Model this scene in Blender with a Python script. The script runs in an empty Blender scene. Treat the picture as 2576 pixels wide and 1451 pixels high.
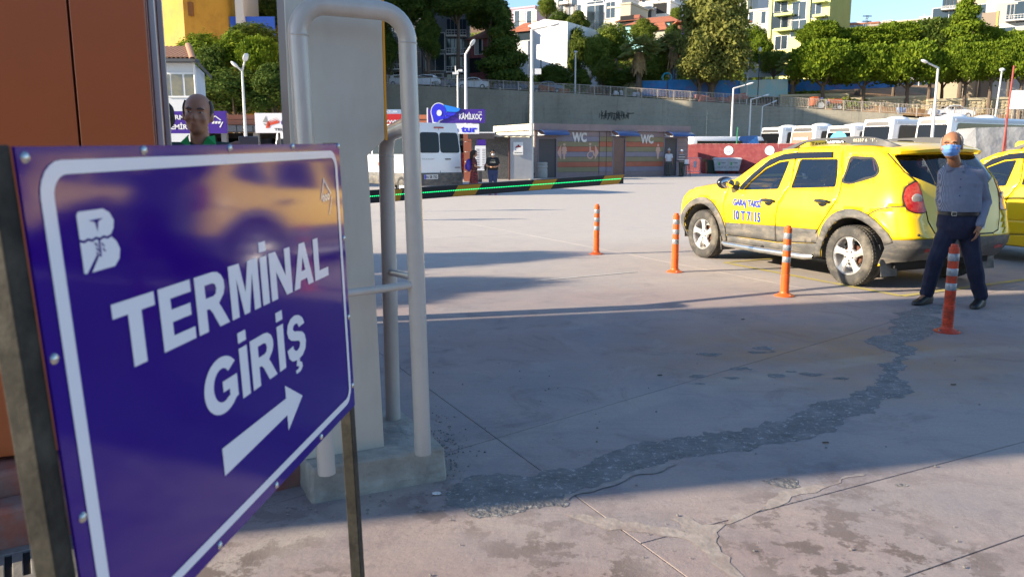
import bpy, bmesh, math, random
from mathutils import Vector, Matrix, noise
from mathutils.geometry import delaunay_2d_cdt
R = math.radians
random.seed(7)
scn = bpy.context.scene
COL = scn.collection
# ------------------------------------------------------------------ camera
F0 = 2000.0; CX = 1288.0; CY = 725.5; HY = 385.0; CAMH = 1.5
TH = math.atan((CY-HY)/F0); CT, ST = math.cos(TH), math.sin(TH)
cd = bpy.data.cameras.new('camera'); cam = bpy.data.objects.new('camera', cd); COL.objects.link(cam)
cam.location = (0, 0, CAMH); cam.rotation_euler = (math.pi/2-TH, 0, 0)
cd.sensor_width = 36; cd.lens = F0/2576*36; cd.clip_start = .05; cd.clip_end = 3000
cd.dof.use_dof = True; cd.dof.focus_distance = 8.0; cd.dof.aperture_fstop = 6.3
scn.camera = cam
# ------------------------------------------------------------------ light
SUN_EL = R(20.0)
LX, LY = .975, .222                      # way the light travels over the ground
world = bpy.data.worlds.new("World"); scn.world = world; world.use_nodes = True
wn = world.node_tree; wn.nodes.clear()
sky = wn.nodes.new('ShaderNodeTexSky'); sky.sky_type = 'NISHITA'; sky.sun_disc = False
sky.sun_elevation = SUN_EL; sky.sun_rotation = math.atan2(-LX, -LY); sky.altitude = 50; sky.air_density = 1.0; sky.dust_density = 0.25; sky.ozone_density = 3.2
bgn = wn.nodes.new('ShaderNodeBackground'); bgn.inputs['Strength'].default_value = .112
wo = wn.nodes.new('ShaderNodeOutputWorld')
wn.links.new(sky.outputs[0], bgn.inputs['Color']); wn.links.new(bgn.outputs[0], wo.inputs['Surface'])
sl = bpy.data.lights.new('sun', 'SUN'); so = bpy.data.objects.new('sun', sl); COL.objects.link(so)
sl.energy = 5.0; sl.angle = R(.55); sl.color = (1, .85, .64)
ld = Vector((LX*math.cos(SUN_EL), LY*math.cos(SUN_EL), -math.sin(SUN_EL)))
so.rotation_euler = ld.to_track_quat('-Z', 'Y').to_euler()
so.location = (-20, -5, 30)
scn.view_settings.view_transform = 'Standard'; scn.view_settings.look = 'None'
scn.view_settings.gamma = 1; scn.view_settings.use_curve_mapping = False
scn.view_settings.exposure = 1.3
scn.cycles.use_denoising = True
scn.cycles.max_bounces = 6; scn.cycles.transparent_max_bounces = 16
scn.cycles.sample_clamp_indirect = 6
# ------------------------------------------------------------------ survey: a photo sighting at a known distance -> a place
def ray(x, y):
    u = x-CX; v = CY-y
    return Vector((u, F0*CT+v*ST, -F0*ST+v*CT))
def P(x, y, Y):
    r = ray(x, y); p = r*(Y/r.y); return Vector((p.x, p.y, p.z+CAMH))
def G(x, y, z=0.0):
    r = ray(x, y); p = r*((z-CAMH)/r.z); return Vector((p.x, p.y, z))
def s2l(c):
    return c/12.92 if c <= .04045 else ((c+.055)/1.055)**2.4
def hexc(h):
    return tuple(s2l(int(h[i:i+2], 16)/255) for i in (0, 2, 4))
# ------------------------------------------------------------------ materials
MATS = {}
def mat(name, col, rough=.6, metal=0., vary=None, bump=None, coat=0., emit=None, spec=.5, dirt=None, coords='Object'):
    """vary=(scale, amount), bump=(scale, strength, distance), dirt=(scale, colour, amount)"""
    if name in MATS: return MATS[name]
    if isinstance(col, str): col = hexc(col)
    m = bpy.data.materials.new(name); m.use_nodes = True; MATS[name] = m
    nt = m.node_tree; b = nt.nodes['Principled BSDF']
    b.inputs['Base Color'].default_value = (*col, 1); b.inputs['Roughness'].default_value = rough
    b.inputs['Metallic'].default_value = metal; b.inputs['Specular IOR Level'].default_value = spec
    if coat: b.inputs['Coat Weight'].default_value = coat; b.inputs['Coat Roughness'].default_value = .06
    if emit: b.inputs['Emission Color'].default_value = (*emit[0], 1); b.inputs['Emission Strength'].default_value = emit[1]
    tc = nt.nodes.new('ShaderNodeTexCoord'); src = tc.outputs[coords]
    last = None
    if vary:
        n = nt.nodes.new('ShaderNodeTexNoise'); n.inputs['Scale'].default_value = vary[0]; n.inputs['Detail'].default_value = 6
        n.inputs['Roughness'].default_value = .65
        nt.links.new(src, n.inputs['Vector'])
        r = nt.nodes.new('ShaderNodeMapRange'); r.inputs[1].default_value = .3; r.inputs[2].default_value = .7
        r.inputs[3].default_value = 1-vary[1]; r.inputs[4].default_value = 1+vary[1]*.6
        nt.links.new(n.outputs['Fac'], r.inputs[0])
        hsv = nt.nodes.new('ShaderNodeHueSaturation'); hsv.inputs['Color'].default_value = (*col, 1)
        nt.links.new(r.outputs[0], hsv.inputs['Value']); last = hsv.outputs[0]
        nt.links.new(last, b.inputs['Base Color'])
        r2 = nt.nodes.new('ShaderNodeMapRange'); r2.inputs[1].default_value = .3; r2.inputs[2].default_value = .7
        r2.inputs[3].default_value = min(1, rough*1.15); r2.inputs[4].default_value = rough*.88
        nt.links.new(n.outputs['Fac'], r2.inputs[0]); nt.links.new(r2.outputs[0], b.inputs['Roughness'])
    if dirt:
        n = nt.nodes.new('ShaderNodeTexNoise'); n.inputs['Scale'].default_value = dirt[0]; n.inputs['Detail'].default_value = 8; n.inputs['Roughness'].default_value = .7
        mp = nt.nodes.new('ShaderNodeMapping'); mp.inputs['Scale'].default_value = dirt[3] if len(dirt) > 3 else (1, 1, 1)
        nt.links.new(src, mp.inputs['Vector']); nt.links.new(mp.outputs[0], n.inputs['Vector'])
        r = nt.nodes.new('ShaderNodeMapRange'); r.inputs[1].default_value = .46; r.inputs[2].default_value = .66; r.inputs[4].default_value = dirt[2]
        nt.links.new(n.outputs['Fac'], r.inputs[0])
        mx = nt.nodes.new('ShaderNodeMix'); mx.data_type = 'RGBA'
        nt.links.new(r.outputs[0], mx.inputs[0])
        if last: nt.links.new(last, mx.inputs[6])
        else: mx.inputs[6].default_value = (*col, 1)
        dc = hexc(dirt[1]) if isinstance(dirt[1], str) else dirt[1]
        mx.inputs[7].default_value = (*dc, 1); nt.links.new(mx.outputs[2], b.inputs['Base Color'])
    if bump:
        n = nt.nodes.new('ShaderNodeTexNoise'); n.inputs['Scale'].default_value = bump[0]; n.inputs['Detail'].default_value = 5
        nt.links.new(src, n.inputs['Vector'])
        bp = nt.nodes.new('ShaderNodeBump'); bp.inputs['Strength'].default_value = bump[1]; bp.inputs['Distance'].default_value = bump[2] if len(bump) > 2 else .01
        nt.links.new(n.outputs['Fac'], bp.inputs['Height']); nt.links.new(bp.outputs[0], b.inputs['Normal'])
    return m
def glassmat(name, tint=(.6, .7, .75), refl=.25, rough=.02, opac=.0):
    if name in MATS: return MATS[name]
    m = bpy.data.materials.new(name); m.use_nodes = True; MATS[name] = m
    nt = m.node_tree; nt.nodes.clear()
    t = nt.nodes.new('ShaderNodeBsdfTransparent'); t.inputs[0].default_value = (*tint, 1)
    g = nt.nodes.new('ShaderNodeBsdfGlossy'); g.inputs['Roughness'].default_value = rough
    f = nt.nodes.new('ShaderNodeLayerWeight'); f.inputs[0].default_value = .30
    r = nt.nodes.new('ShaderNodeMapRange'); r.inputs[1].default_value = 0; r.inputs[2].default_value = 1; r.inputs[3].default_value = refl*.4; r.inputs[4].default_value = 1
    mx = nt.nodes.new('ShaderNodeMixShader'); o = nt.nodes.new('ShaderNodeOutputMaterial')
    nt.links.new(f.outputs[0], r.inputs[0]); nt.links.new(r.outputs[0], mx.inputs[0])
    nt.links.new(t.outputs[0], mx.inputs[1]); nt.links.new(g.outputs[0], mx.inputs[2]); nt.links.new(mx.outputs[0], o.inputs[0])
    return m
def foliage(name, cols, dark=.5, scale=.8, transl=.35):
    if name in MATS: return MATS[name]
    m = bpy.data.materials.new(name); m.use_nodes = True; MATS[name] = m
    nt = m.node_tree; b = nt.nodes['Principled BSDF']; b.inputs['Roughness'].default_value = .75; b.inputs['Specular IOR Level'].default_value = .1
    tc = nt.nodes.new('ShaderNodeTexCoord'); n = nt.nodes.new('ShaderNodeTexNoise'); n.inputs['Scale'].default_value = scale; n.inputs['Detail'].default_value = 8; n.inputs['Roughness'].default_value = .75
    cr = nt.nodes.new('ShaderNodeValToRGB'); cr.color_ramp.elements[0].position = .3; cr.color_ramp.elements[1].position = .7
    cr.color_ramp.elements[0].color = (*cols[0], 1); cr.color_ramp.elements[1].color = (*cols[-1], 1)
    if len(cols) > 2:
        e = cr.color_ramp.elements.new(.5); e.color = (*cols[1], 1)
    nt.links.new(tc.outputs['Object'], n.inputs[0]); nt.links.new(n.outputs['Fac'], cr.inputs[0]); nt.links.new(cr.outputs[0], b.inputs['Base Color'])
    tr = nt.nodes.new('ShaderNodeBsdfTranslucent'); nt.links.new(cr.outputs[0], tr.inputs[0])
    mx = nt.nodes.new('ShaderNodeMixShader'); mx.inputs[0].default_value = transl
    o = nt.nodes['Material Output']
    nt.links.new(b.outputs[0], mx.inputs[1]); nt.links.new(tr.outputs[0], mx.inputs[2]); nt.links.new(mx.outputs[0], o.inputs[0])
    return m
# ------------------------------------------------------------------ objects
def tag(o, label=None, cat=None, group=None, kind=None):
    if label: o['label'] = label
    if cat: o['category'] = cat
    if group: o['group'] = group
    if kind: o['kind'] = kind
    return o
def thing(name, label, cat, loc=(0, 0, 0), rz=0., group=None, kind=None):
    o = bpy.data.objects.new(name, None); COL.objects.link(o); o.location = loc; o.rotation_euler = (0, 0, rz)
    o.empty_display_size = .2
    return tag(o, label, cat, group, kind)
def copy_tree(o, parent=None):
    c = o.copy(); COL.objects.link(c); c.parent = parent
    for ch in list(o.children): copy_tree(ch, c)
    return c
def dup(o, loc, rz=None, label=None, group=None, scale=None):
    c = copy_tree(o); c.location = loc
    if rz is not None: c.rotation_euler = (0, 0, rz)
    if label: c['label'] = label
    if group: c['group'] = group
    if scale: c.scale = (scale,)*3 if not hasattr(scale, '__len__') else scale
    return c
class MB:
    def __init__(s): s.v = []; s.f = []; s.m = []; s.cm = 0
    def add(s, vs, fs):
        k = len(s.v); s.v.extend([tuple(v) for v in vs]); s.f.extend([tuple(i+k for i in f) for f in fs]); s.m.extend([s.cm]*len(fs)); return s
    def box(s, x0, x1, y0, y1, z0, z1, M=None):
        vs = [Vector(p) for p in ((x0, y0, z0), (x1, y0, z0), (x1, y1, z0), (x0, y1, z0), (x0, y0, z1), (x1, y0, z1), (x1, y1, z1), (x0, y1, z1))]
        if M is not None: vs = [M @ v for v in vs]
        return s.add(vs, [(0, 3, 2, 1), (4, 5, 6, 7), (0, 1, 5, 4), (1, 2, 6, 5), (2, 3, 7, 6), (3, 0, 4, 7)])
    def cbox(s, c, d, M=None):
        return s.box(c[0]-d[0]/2, c[0]+d[0]/2, c[1]-d[1]/2, c[1]+d[1]/2, c[2]-d[2]/2, c[2]+d[2]/2, M)
    def quad(s, a, b, c, d): return s.add([a, b, c, d], [(0, 1, 2, 3)])
    def slab(s, pts, th, nrm=None):
        """polygon pts (3d, planar) given thickness along -normal"""
        pts = [Vector(p) for p in pts]
        if nrm is None: nrm = (pts[1]-pts[0]).cross(pts[2]-pts[1]).normalized()
        n = len(pts); back = [p-nrm*th for p in pts]
        fs = [tuple(range(n)), tuple(range(2*n-1, n-1, -1))]
        for i in range(n):
            j = (i+1) % n; fs.append((i, i+n, j+n, j))
        return s.add(pts+back, fs)
    def tube(s, pts, r, n=10, cap=True, closed=False):
        pts = [Vector(p) for p in pts]; N = len(pts); rs = r if hasattr(r, '__len__') else [r]*N
        rings = []; up = None
        for i, p in enumerate(pts):
            a = pts[i-1] if i else p; b = pts[i+1] if i < N-1 else p
            t = (b-a).normalized()
            if up is None:
                up = Vector((0, 0, 1)) if abs(t.z) < .9 else Vector((1, 0, 0))
                up = (up-t*up.dot(t)).normalized()
            else:
                up = (up-t*up.dot(t)).normalized()
            sd = t.cross(up)
            rings.append([p+(up*math.cos(2*math.pi*k/n)+sd*math.sin(2*math.pi*k/n))*rs[i] for k in range(n)])
        return s.loft(rings, cap)
    def loft(s, rings, cap=True):
        n = len(rings[0]); vs = [p for r in rings for p in r]; fs = []
        for i in range(len(rings)-1):
            for k in range(n):
                a = i*n+k; b = i*n+(k+1) % n; fs.append((a, b, b+n, a+n))
        if cap:
            fs.append(tuple(range(n-1, -1, -1))); fs.append(tuple((len(rings)-1)*n+k for k in range(n)))
        return s.add(vs, fs)
    def cyl(s, a, b, r0, r1=None, n=12): return s.tube([a, b], [r0, r0 if r1 is None else r1], n)
    def lathe(s, prof, n=16, c=(0, 0, 0), M=None, cap=False):
        rings = []
        for r, z in prof:
            ring = [Vector((c[0]+r*math.cos(2*math.pi*k/n), c[1]+r*math.sin(2*math.pi*k/n), c[2]+z)) for k in range(n)]
            rings.append([M @ v for v in ring] if M is not None else ring)
        return s.loft(rings, cap)
    def ell(s, c, r, M=None, nu=12, nv=8):
        c = Vector(c); rings = []
        for j in range(1, nv):
            t = math.pi*j/nv
            ring = [Vector((r[0]*math.sin(t)*math.cos(2*math.pi*k/nu), r[1]*math.sin(t)*math.sin(2*math.pi*k/nu), -r[2]*math.cos(t))) for k in range(nu)]
            rings.append([(M @ v if M is not None else v)+c for v in ring])
        k = len(s.v); s.loft(rings, False)
        b = Vector((0, 0, -r[2])); t_ = Vector((0, 0, r[2]))
        if M is not None: b = M @ b; t_ = M @ t_
        nn = len(rings)*nu
        base = len(s.v); s.v.extend([tuple(b+c), tuple(t_+c)])
        for q in range(nu):
            s.f.append((k+(q+1) % nu, k+q, base)); s.f.append((k+nn-nu+q, k+nn-nu+(q+1) % nu, base+1)); s.m.extend([s.cm]*2)
        return s
    def cap(s, a, b, ra, rb, n=10):
        """capsule with rounded ends"""
        a = Vector(a); b = Vector(b); d = (b-a); L = d.length; t = d/L if L > 1e-6 else Vector((0, 0, 1))
        pts = []; rs = []
        for q in (80, 50, 20): pts.append(a-t*ra*math.sin(R(q))); rs.append(ra*math.cos(R(q)))
        for q in (0, .5, 1): pts.append(a+d*q); rs.append(ra+(rb-ra)*q)
        for q in (20, 50, 80): pts.append(b+t*rb*math.sin(R(q))); rs.append(rb*math.cos(R(q)))
        return s.tube(pts, rs, n)
    def mesh(s, name, mats, smooth=False, angle=35):
        me = bpy.data.meshes.new(name); me.from_pydata(s.v, [], s.f)
        if not isinstance(mats, (list, tuple)): mats = [mats]
        for m in mats: me.materials.append(m)
        if len(mats) > 1: me.polygons.foreach_set('material_index', s.m)
        if smooth:
            me.shade_smooth(); me.set_sharp_from_angle(angle=R(angle))
        me.update(); return me
    def build(s, name, mats, parent=None, smooth=False, bevel=0., loc=None, angle=35, fixn=False):
        me = s.mesh(name, mats, smooth, angle)
        if fixn:
            bm = bmesh.new(); bm.from_mesh(me); bmesh.ops.recalc_face_normals(bm, faces=bm.faces); bm.to_mesh(me); bm.free()
        o = bpy.data.objects.new(name, me); COL.objects.link(o); o.parent = parent
        if loc is not None: o.location = loc
        if bevel:
            md = o.modifiers.new('bevel', 'BEVEL'); md.width = bevel; md.segments = 2; md.limit_method = 'ANGLE'; md.angle_limit = R(40)
        return o
def inst(name, me, parent=None, loc=(0, 0, 0), rot=None, scale=None):
    o = bpy.data.objects.new(name, me); COL.objects.link(o); o.parent = parent; o.location = loc
    if rot: o.rotation_euler = rot
    if scale: o.scale = scale
    return o
TMPS = bpy.data.scenes.new('workbench')
def evalmesh(o, name):
    for c in list(o.users_collection): c.objects.unlink(o)
    TMPS.collection.objects.link(o)
    vl = TMPS.view_layers[0]; vl.update(); dg = vl.depsgraph
    me = bpy.data.meshes.new_from_object(o.evaluated_get(dg)); me.name = name
    return me
def fuse(mb, name, m, parent, voxel=.01, smooth=4, disp=None):
    """overlapping solids grown together into one continuous skin"""
    me = mb.mesh(name, m); o = bpy.data.objects.new(name, me); COL.objects.link(o)
    md = o.modifiers.new('r', 'REMESH'); md.mode = 'VOXEL'; md.voxel_size = voxel; md.use_smooth_shade = True
    ms = o.modifiers.new('s', 'SMOOTH'); ms.iterations = smooth; ms.factor = .5
    ne = evalmesh(o, name)
    bpy.data.objects.remove(o)
    ne.materials.clear(); ne.materials.append(m)
    if disp:
        cn = [(v.co.copy(), v.normal.copy()) for v in ne.vertices]
        ne.vertices.foreach_set('co', [x for c, n in cn for x in c+n*disp(c)])
    ne.shade_smooth()
    o = bpy.data.objects.new(name, ne); COL.objects.link(o); o.parent = parent
    return o
def textmesh(s, bold=0., spacing=1., shear=0., extrude=0.):
    """2-D outlines of a text line, triangulated: list of (x, y) scaled so cap height = 1, starts at x = 0"""
    cu = bpy.data.curves.new('t', 'FONT'); cu.body = s; cu.size = 1; cu.offset = bold; cu.space_character = spacing; cu.shear = shear
    cu.resolution_u = 3
    o = bpy.data.objects.new('t', cu); COL.objects.link(o)
    me = evalmesh(o, 't'); bpy.data.objects.remove(o); bpy.data.curves.remove(cu)
    vs = [(v.co.x, v.co.y) for v in me.vertices]; fs = [tuple(p.vertices) for p in me.polygons]
    bpy.data.meshes.remove(me)
    return vs, fs
def put_text(mb, s, fn, w=None, h=1., bold=0., spacing=1., center=False, basey=None, capref='E'):
    """text mapped by fn(a, b): a runs 0..w, b 0..h(cap height)"""
    vs, fs = textmesh(s, bold, spacing)
    if not vs: return
    cap = .727+bold*2
    x0 = min(v[0] for v in vs); x1 = max(v[0] for v in vs)
    sx = (w/(x1-x0)) if w else h/cap
    off = -(x1-x0)*sx/2 if center else 0
    mb.add([fn((v[0]-x0)*sx+off, (v[1]+bold)*h/cap) for v in vs], fs)
def planefn(o, u, v):
    o = Vector(o); u = Vector(u); v = Vector(v)
    return lambda a, b: o+u*a+v*b
# ================================================================== the ground
def pip(x, y, poly):
    c = False; n = len(poly); j = n-1
    for i in range(n):
        xi, yi = poly[i]; xj, yj = poly[j]
        if (yi > y) != (yj > y) and x < (xj-xi)*(y-yi)/(yj-yi)+xi: c = not c
        j = i
    return c
def cdt(polys, step=None, bounds=None):
    """triangulate the plane constrained to all the outlines; returns verts, tris"""
    vs = []; es = []
    for poly in polys:
        k = len(vs); n = len(poly)
        for p in poly: vs.append(Vector(p))
        es += [(k+i, k+(i+1) % n) for i in range(n)]
    if step:
        x0, x1, y0, y1 = bounds; ny = int((y1-y0)/step)+1; nx = int((x1-x0)/step)+1
        for i in range(nx+1):
            for j in range(ny+1):
                vs.append(Vector((min(x1, x0+(i+.013)*step), min(y1, y0+(j+.017)*step))))
    r = delaunay_2d_cdt(vs, es, [], 0, 1e-5)
    return r[0], r[2]
def groundmat():
    m = bpy.data.materials.new('worn concrete'); m.use_nodes = True; MATS['ground'] = m
    nt = m.node_tree; b = nt.nodes['Principled BSDF']; L = nt.links.new; N = nt.nodes.new
    geo = N('ShaderNodeNewGeometry'); pos = geo.outputs['Position']
    sep = N('ShaderNodeSeparateXYZ'); L(pos, sep.inputs[0])
    def noise_(scale, detail=6, rough=.6, vec=None, dist=0.):
        n = N('ShaderNodeTexNoise'); n.inputs['Scale'].default_value = scale; n.inputs['Detail'].default_value = detail
        n.inputs['Roughness'].default_value = rough; n.inputs['Distortion'].default_value = dist; L(vec or pos, n.inputs['Vector']); return n.outputs['Fac']
    def rng(src, a, b_, c=0., d=1.):
        r = N('ShaderNodeMapRange'); r.inputs[1].default_value = a; r.inputs[2].default_value = b_; r.inputs[3].default_value = c; r.inputs[4].default_value = d
        if hasattr(src, 'links'): L(src, r.inputs[0])
        return r.outputs[0]
    def mix(f, a, c):
        x = N('ShaderNodeMix'); x.data_type = 'RGBA'
        if isinstance(f, float): x.inputs[0].default_value = f
        else: L(f, x.inputs[0])
        for i, q in ((6, a), (7, c)):
            if isinstance(q, tuple): x.inputs[i].default_value = (*q, 1)
            else: L(q, x.inputs[i])
        return x.outputs[2]
    def mul(a, c):
        x = N('ShaderNodeMath'); x.operation = 'MULTIPLY'
        for i, q in ((0, a), (1, c)):
            if isinstance(q, (int, float)): x.inputs[i].default_value = q
            else: L(q, x.inputs[i])
        return x.outputs[0]
    mp = N('ShaderNodeMapping'); mp.inputs['Rotation'].default_value = (0, 0, R(-27)); mp.inputs['Scale'].default_value = (.25, 1, 1); L(pos, mp.inputs[0])
    big = rng(noise_(.42, 4, .55, mp.outputs[0], .4), .38, .62)
    c = mix(big, (.355, .30, .275), (.295, .222, .212))
    c = mix(rng(noise_(.9, 6, .6, dist=.6), .45, .7, 0, .7), c, (.235, .225, .24))
    c = mix(rng(noise_(1.7, 9, .72, dist=1.2), .52, .66, 0, .55), c, (.155, .12, .13))
    c = mix(rng(noise_(.75, 9, .7, dist=2.), .55, .60, 0, .35), c, (.37, .325, .295))
    # dust: the yard beyond the gate is paler
    yv = N('ShaderNodeMath'); yv.operation = 'ADD'; L(sep.outputs[1], yv.inputs[0]); L(rng(noise_(.6, 5), 0, 1, -1.6, 1.6), yv.inputs[1])
    c = mix(rng(yv.outputs[0], 6.5, 14.5, 0, .95), c, (.54, .49, .44))
    # rust-orange stain round the broken strip
    dv = N('ShaderNodeVectorMath'); dv.operation = 'DISTANCE'
    ms = N('ShaderNodeMapping'); ms.inputs['Location'].default_value = (-2.6*.55, -5.9*.8, 0); ms.inputs['Scale'].default_value = (.55, .8, 1); L(pos, ms.inputs[0])
    L(ms.outputs[0], dv.inputs[0]); dv.inputs[1].default_value = (0, 0, 0)
    st = mul(rng(dv.outputs['Value'], .25, 1.15, 1, 0), rng(noise_(1.6, 8, .7), .4, .6, .25, .75))
    c = mix(st, c, (.40, .22, .085))
    # wide faded painted arc
    mpa = N('ShaderNodeMapping'); mpa.inputs['Location'].default_value = (-5.2, 1.2, 0); L(pos, mpa.inputs[0])
    ln = N('ShaderNodeVectorMath'); ln.operation = 'LENGTH'; L(mpa.outputs[0], ln.inputs[0])
    w1 = N('ShaderNodeMath'); w1.operation = 'ADD'; L(ln.outputs['Value'], w1.inputs[0]); w1.inputs[1].default_value = -7.35
    ab = N('ShaderNodeMath'); ab.operation = 'ABSOLUTE'; L(w1.outputs[0], ab.inputs[0])
    c = mix(mul(rng(ab.outputs[0], .07, .13, 1, 0), rng(noise_(3, 8, .7), .4, .6, .1, .38)), c, (.44, .40, .33))
    # speckled flaked skin close to the kerb
    fk = mul(rng(noise_(5.5, 10, .72), .50, .54), rng(sep.outputs[1], 4.0, 2.8, 0, 1))
    fk = mul(fk, rng(noise_(1.1, 3, .5), .42, .56))
    c = mix(mul(fk, .9), c, (.13, .10, .088))
    # oil spots
    vo = N('ShaderNodeTexVoronoi'); vo.inputs['Scale'].default_value = 1.7; vo.feature = 'F1'; L(pos, vo.inputs['Vector'])
    nz = noise_(7, 4, .6)
    ad = N('ShaderNodeMath'); ad.operation = 'ADD'; L(vo.outputs['Distance'], ad.inputs[0]); L(rng(nz, 0, 1, -.1, .1), ad.inputs[1])
    c = mix(rng(ad.outputs[0], .0, .05, .5, 0), c, (.12, .11, .11))
    # fine scuffs along the drive direction
    mp2 = N('ShaderNodeMapping'); mp2.inputs['Rotation'].default_value = (0, 0, R(-32)); mp2.inputs['Scale'].default_value = (1.2, 14, 1); L(pos, mp2.inputs[0])
    c = mix(rng(noise_(1.3, 8, .7, mp2.outputs[0]), .52, .72, 0, .35), c, (.20, .18, .18))
    c = mix(rng(noise_(60, 4, .7), .35, .7, 0, .30), c, (.15, .14, .13))
    L(c, b.inputs['Base Color']); b.inputs['Roughness'].default_value = .8; b.inputs['Specular IOR Level'].default_value = .3
    L(rng(noise_(2.2, 6), .3, .7, .62, .92), b.inputs['Roughness'])
    bp = N('ShaderNodeBump'); bp.inputs['Strength'].default_value = .5; bp.inputs['Distance'].default_value = .006
    L(noise_(35, 8, .75), bp.inputs['Height'])
    bp2 = N('ShaderNodeBump'); bp2.inputs['Strength'].default_value = .4; bp2.inputs['Distance'].default_value = .02
    L(noise_(2.5, 4, .5), bp2.inputs['Height']); L(bp.outputs[0], bp2.inputs['Normal']); L(bp2.outputs[0], b.inputs['Normal'])
    return m
M_GROUND = groundmat()
g_ = MB(); g_.quad((-400, -60, -.01), (900, -60, -.01), (900, 1600, -.01), (-400, 1600, -.01))
ground = tag(g_.build('ground', M_GROUND), kind='structure')
def clip(poly, a, b, c, keep):
    """keep the part with a*x+b*y-c of sign keep"""
    out = []; n = len(poly)
    for i in range(n):
        p = poly[i]; q = poly[(i+1) % n]
        dp = (a*p[0]+b*p[1]-c)*keep; dq = (a*q[0]+b*q[1]-c)*keep
        if dp >= 0: out.append(p)
        if dp*dq < 0:
            t = dp/(dp-dq); out.append((p[0]+(q[0]-p[0])*t, p[1]+(q[1]-p[1])*t))
    return out
def inset(poly, d):
    n = len(poly); res = list(poly)
    cx = sum(p[0] for p in poly)/n; cy = sum(p[1] for p in poly)/n
    for i in range(n):
        p = poly[i]; q = poly[(i+1) % n]; ex, ey = q[0]-p[0], q[1]-p[1]; l = math.hypot(ex, ey)
        if l < 1e-6: continue
        nx, ny = -ey/l, ex/l
        if (cx-p[0])*nx+(cy-p[1])*ny < 0: nx, ny = -nx, -ny
        res = clip(res, nx, ny, nx*p[0]+ny*p[1]+d, 1)
    return res
E1 = (.893, .45); E2 = (-.45, .893)
def pq(p, q): return (E1[0]*p+E2[0]*q, E1[1]*p+E2[1]*q)
polys = [[pq(-6, -1), pq(14, -1), pq(14, 16), pq(-6, 16)]]
def split(ps, a, b, c, cond=None):
    out = []
    for po in ps:
        mx = sum(p[0] for p in po)/len(po); my = sum(p[1] for p in po)/len(po)
        if cond and not cond(mx*E1[0]+my*E1[1], mx*E2[0]+my*E2[1]): out.append(po); continue
        for k in (1, -1):
            r = clip(po, a, b, c, k)
            if len(r) > 2: out.append(r)
    return out
polys = split(polys, *E1, 1.75)
polys = split(polys, *E2, 9.75)
l1d = (.763, .646); l1n = (-l1d[1], l1d[0]); polys = split(polys, *l1n, l1n[0]*-.352+l1n[1]*3.828, lambda p, q: q < 9.7)
polys = split(polys, *E2, 2.358, lambda p, q: q < 3.5 and p > 1.75)
polys = split(polys, *E2, 1.725, lambda p, q: q < 2.3 and p > 1.75)
polys = split(polys, *E1, 6.9, lambda p, q: p > 3)
polys = split(polys, *E1, -2.2, lambda p, q: p < 1.7)
polys = split(polys, *E2, 13.2, lambda p, q: q > 9.8)
for i, po in enumerate(polys):
    ins = inset(po, .0028)
    if len(ins) < 3: continue
    area = sum(ins[k][0]*ins[(k+1) % len(ins)][1]-ins[(k+1) % len(ins)][0]*ins[k][1] for k in range(len(ins)))
    if area < 0: ins = ins[::-1]
    dz = random.uniform(-.0012, 0)
    mb = MB(); top = [Vector((x, y, dz)) for x, y in ins]; mb.slab(top, .03, Vector((0, 0, 1)))
    mb.build('concrete_slab', M_GROUND, ground, bevel=.002)
def fract(poly, amp=.12, it=3, seed=1):
    rr = random.Random(seed)
    for q_ in range(it):
        out = []
        for i, p in enumerate(poly):
            q = poly[(i+1) % len(poly)]; l = math.hypot(q[0]-p[0], q[1]-p[1]); o = rr.uniform(-amp, amp)*l
            out += [p, ((p[0]+q[0])/2-(q[1]-p[1])/max(l, 1e-6)*o, (p[1]+q[1])/2+(q[0]-p[0])/max(l, 1e-6)*o)]
        poly = out
    return poly
def c3(x, y): g = G(x*.6959+1030, y*.6959+441.6); return (g.x, g.y)
def flatpatch(name, poly, m, z, rise=.0, step=.12):
    xs = [p[0] for p in poly]; ys = [p[1] for p in poly]
    vs, fs = cdt([poly], step, (min(xs), max(xs), min(ys), max(ys)))
    fs = [f for f in fs if pip(sum(vs[i].x for i in f)/3, sum(vs[i].y for i in f)/3, poly)]
    onb = {(round(p[0], 4), round(p[1], 4)) for p in poly}
    mb = MB(); mb.add([Vector((v.x, v.y, z+(0 if (round(v.x, 4), round(v.y, 4)) in onb else rise*(.5+noise.noise(Vector((v.x*9, v.y*9, 0))))))) for v in vs], fs)
    return mb.build(name, m, ground, smooth=True)
river = [(160, 1120), (200, 1092), (330, 1075), (420, 1090), (510, 1062), (640, 1045), (730, 1000), (900, 965), (1060, 925), (1200, 925), (1280, 885), (1380, 870), (1450, 825), (1560, 808), (1590, 790), (1650, 775), (1680, 735), (1690, 680), (1690, 620), (1740, 575), (1760, 540), (1770, 515), (1850, 470),
         (1935, 465), (1905, 560), (1850, 595), (1830, 640), (1800, 650), (1790, 700), (1810, 760), (1790, 800), (1700, 835), (1600, 870), (1540, 905), (1400, 960), (1250, 985), (1100, 1005), (930, 1050), (800, 1080), (700, 1120), (560, 1160), (560, 1200), (330, 1235), (200, 1215), (140, 1160)]
M_PATCH = mat('broken cement', (.185, .178, .172), .9, vary=(7, .35), bump=(38, 1., .02), dirt=(3.0, (.15, .14, .14), .85), coords='Object')
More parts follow.
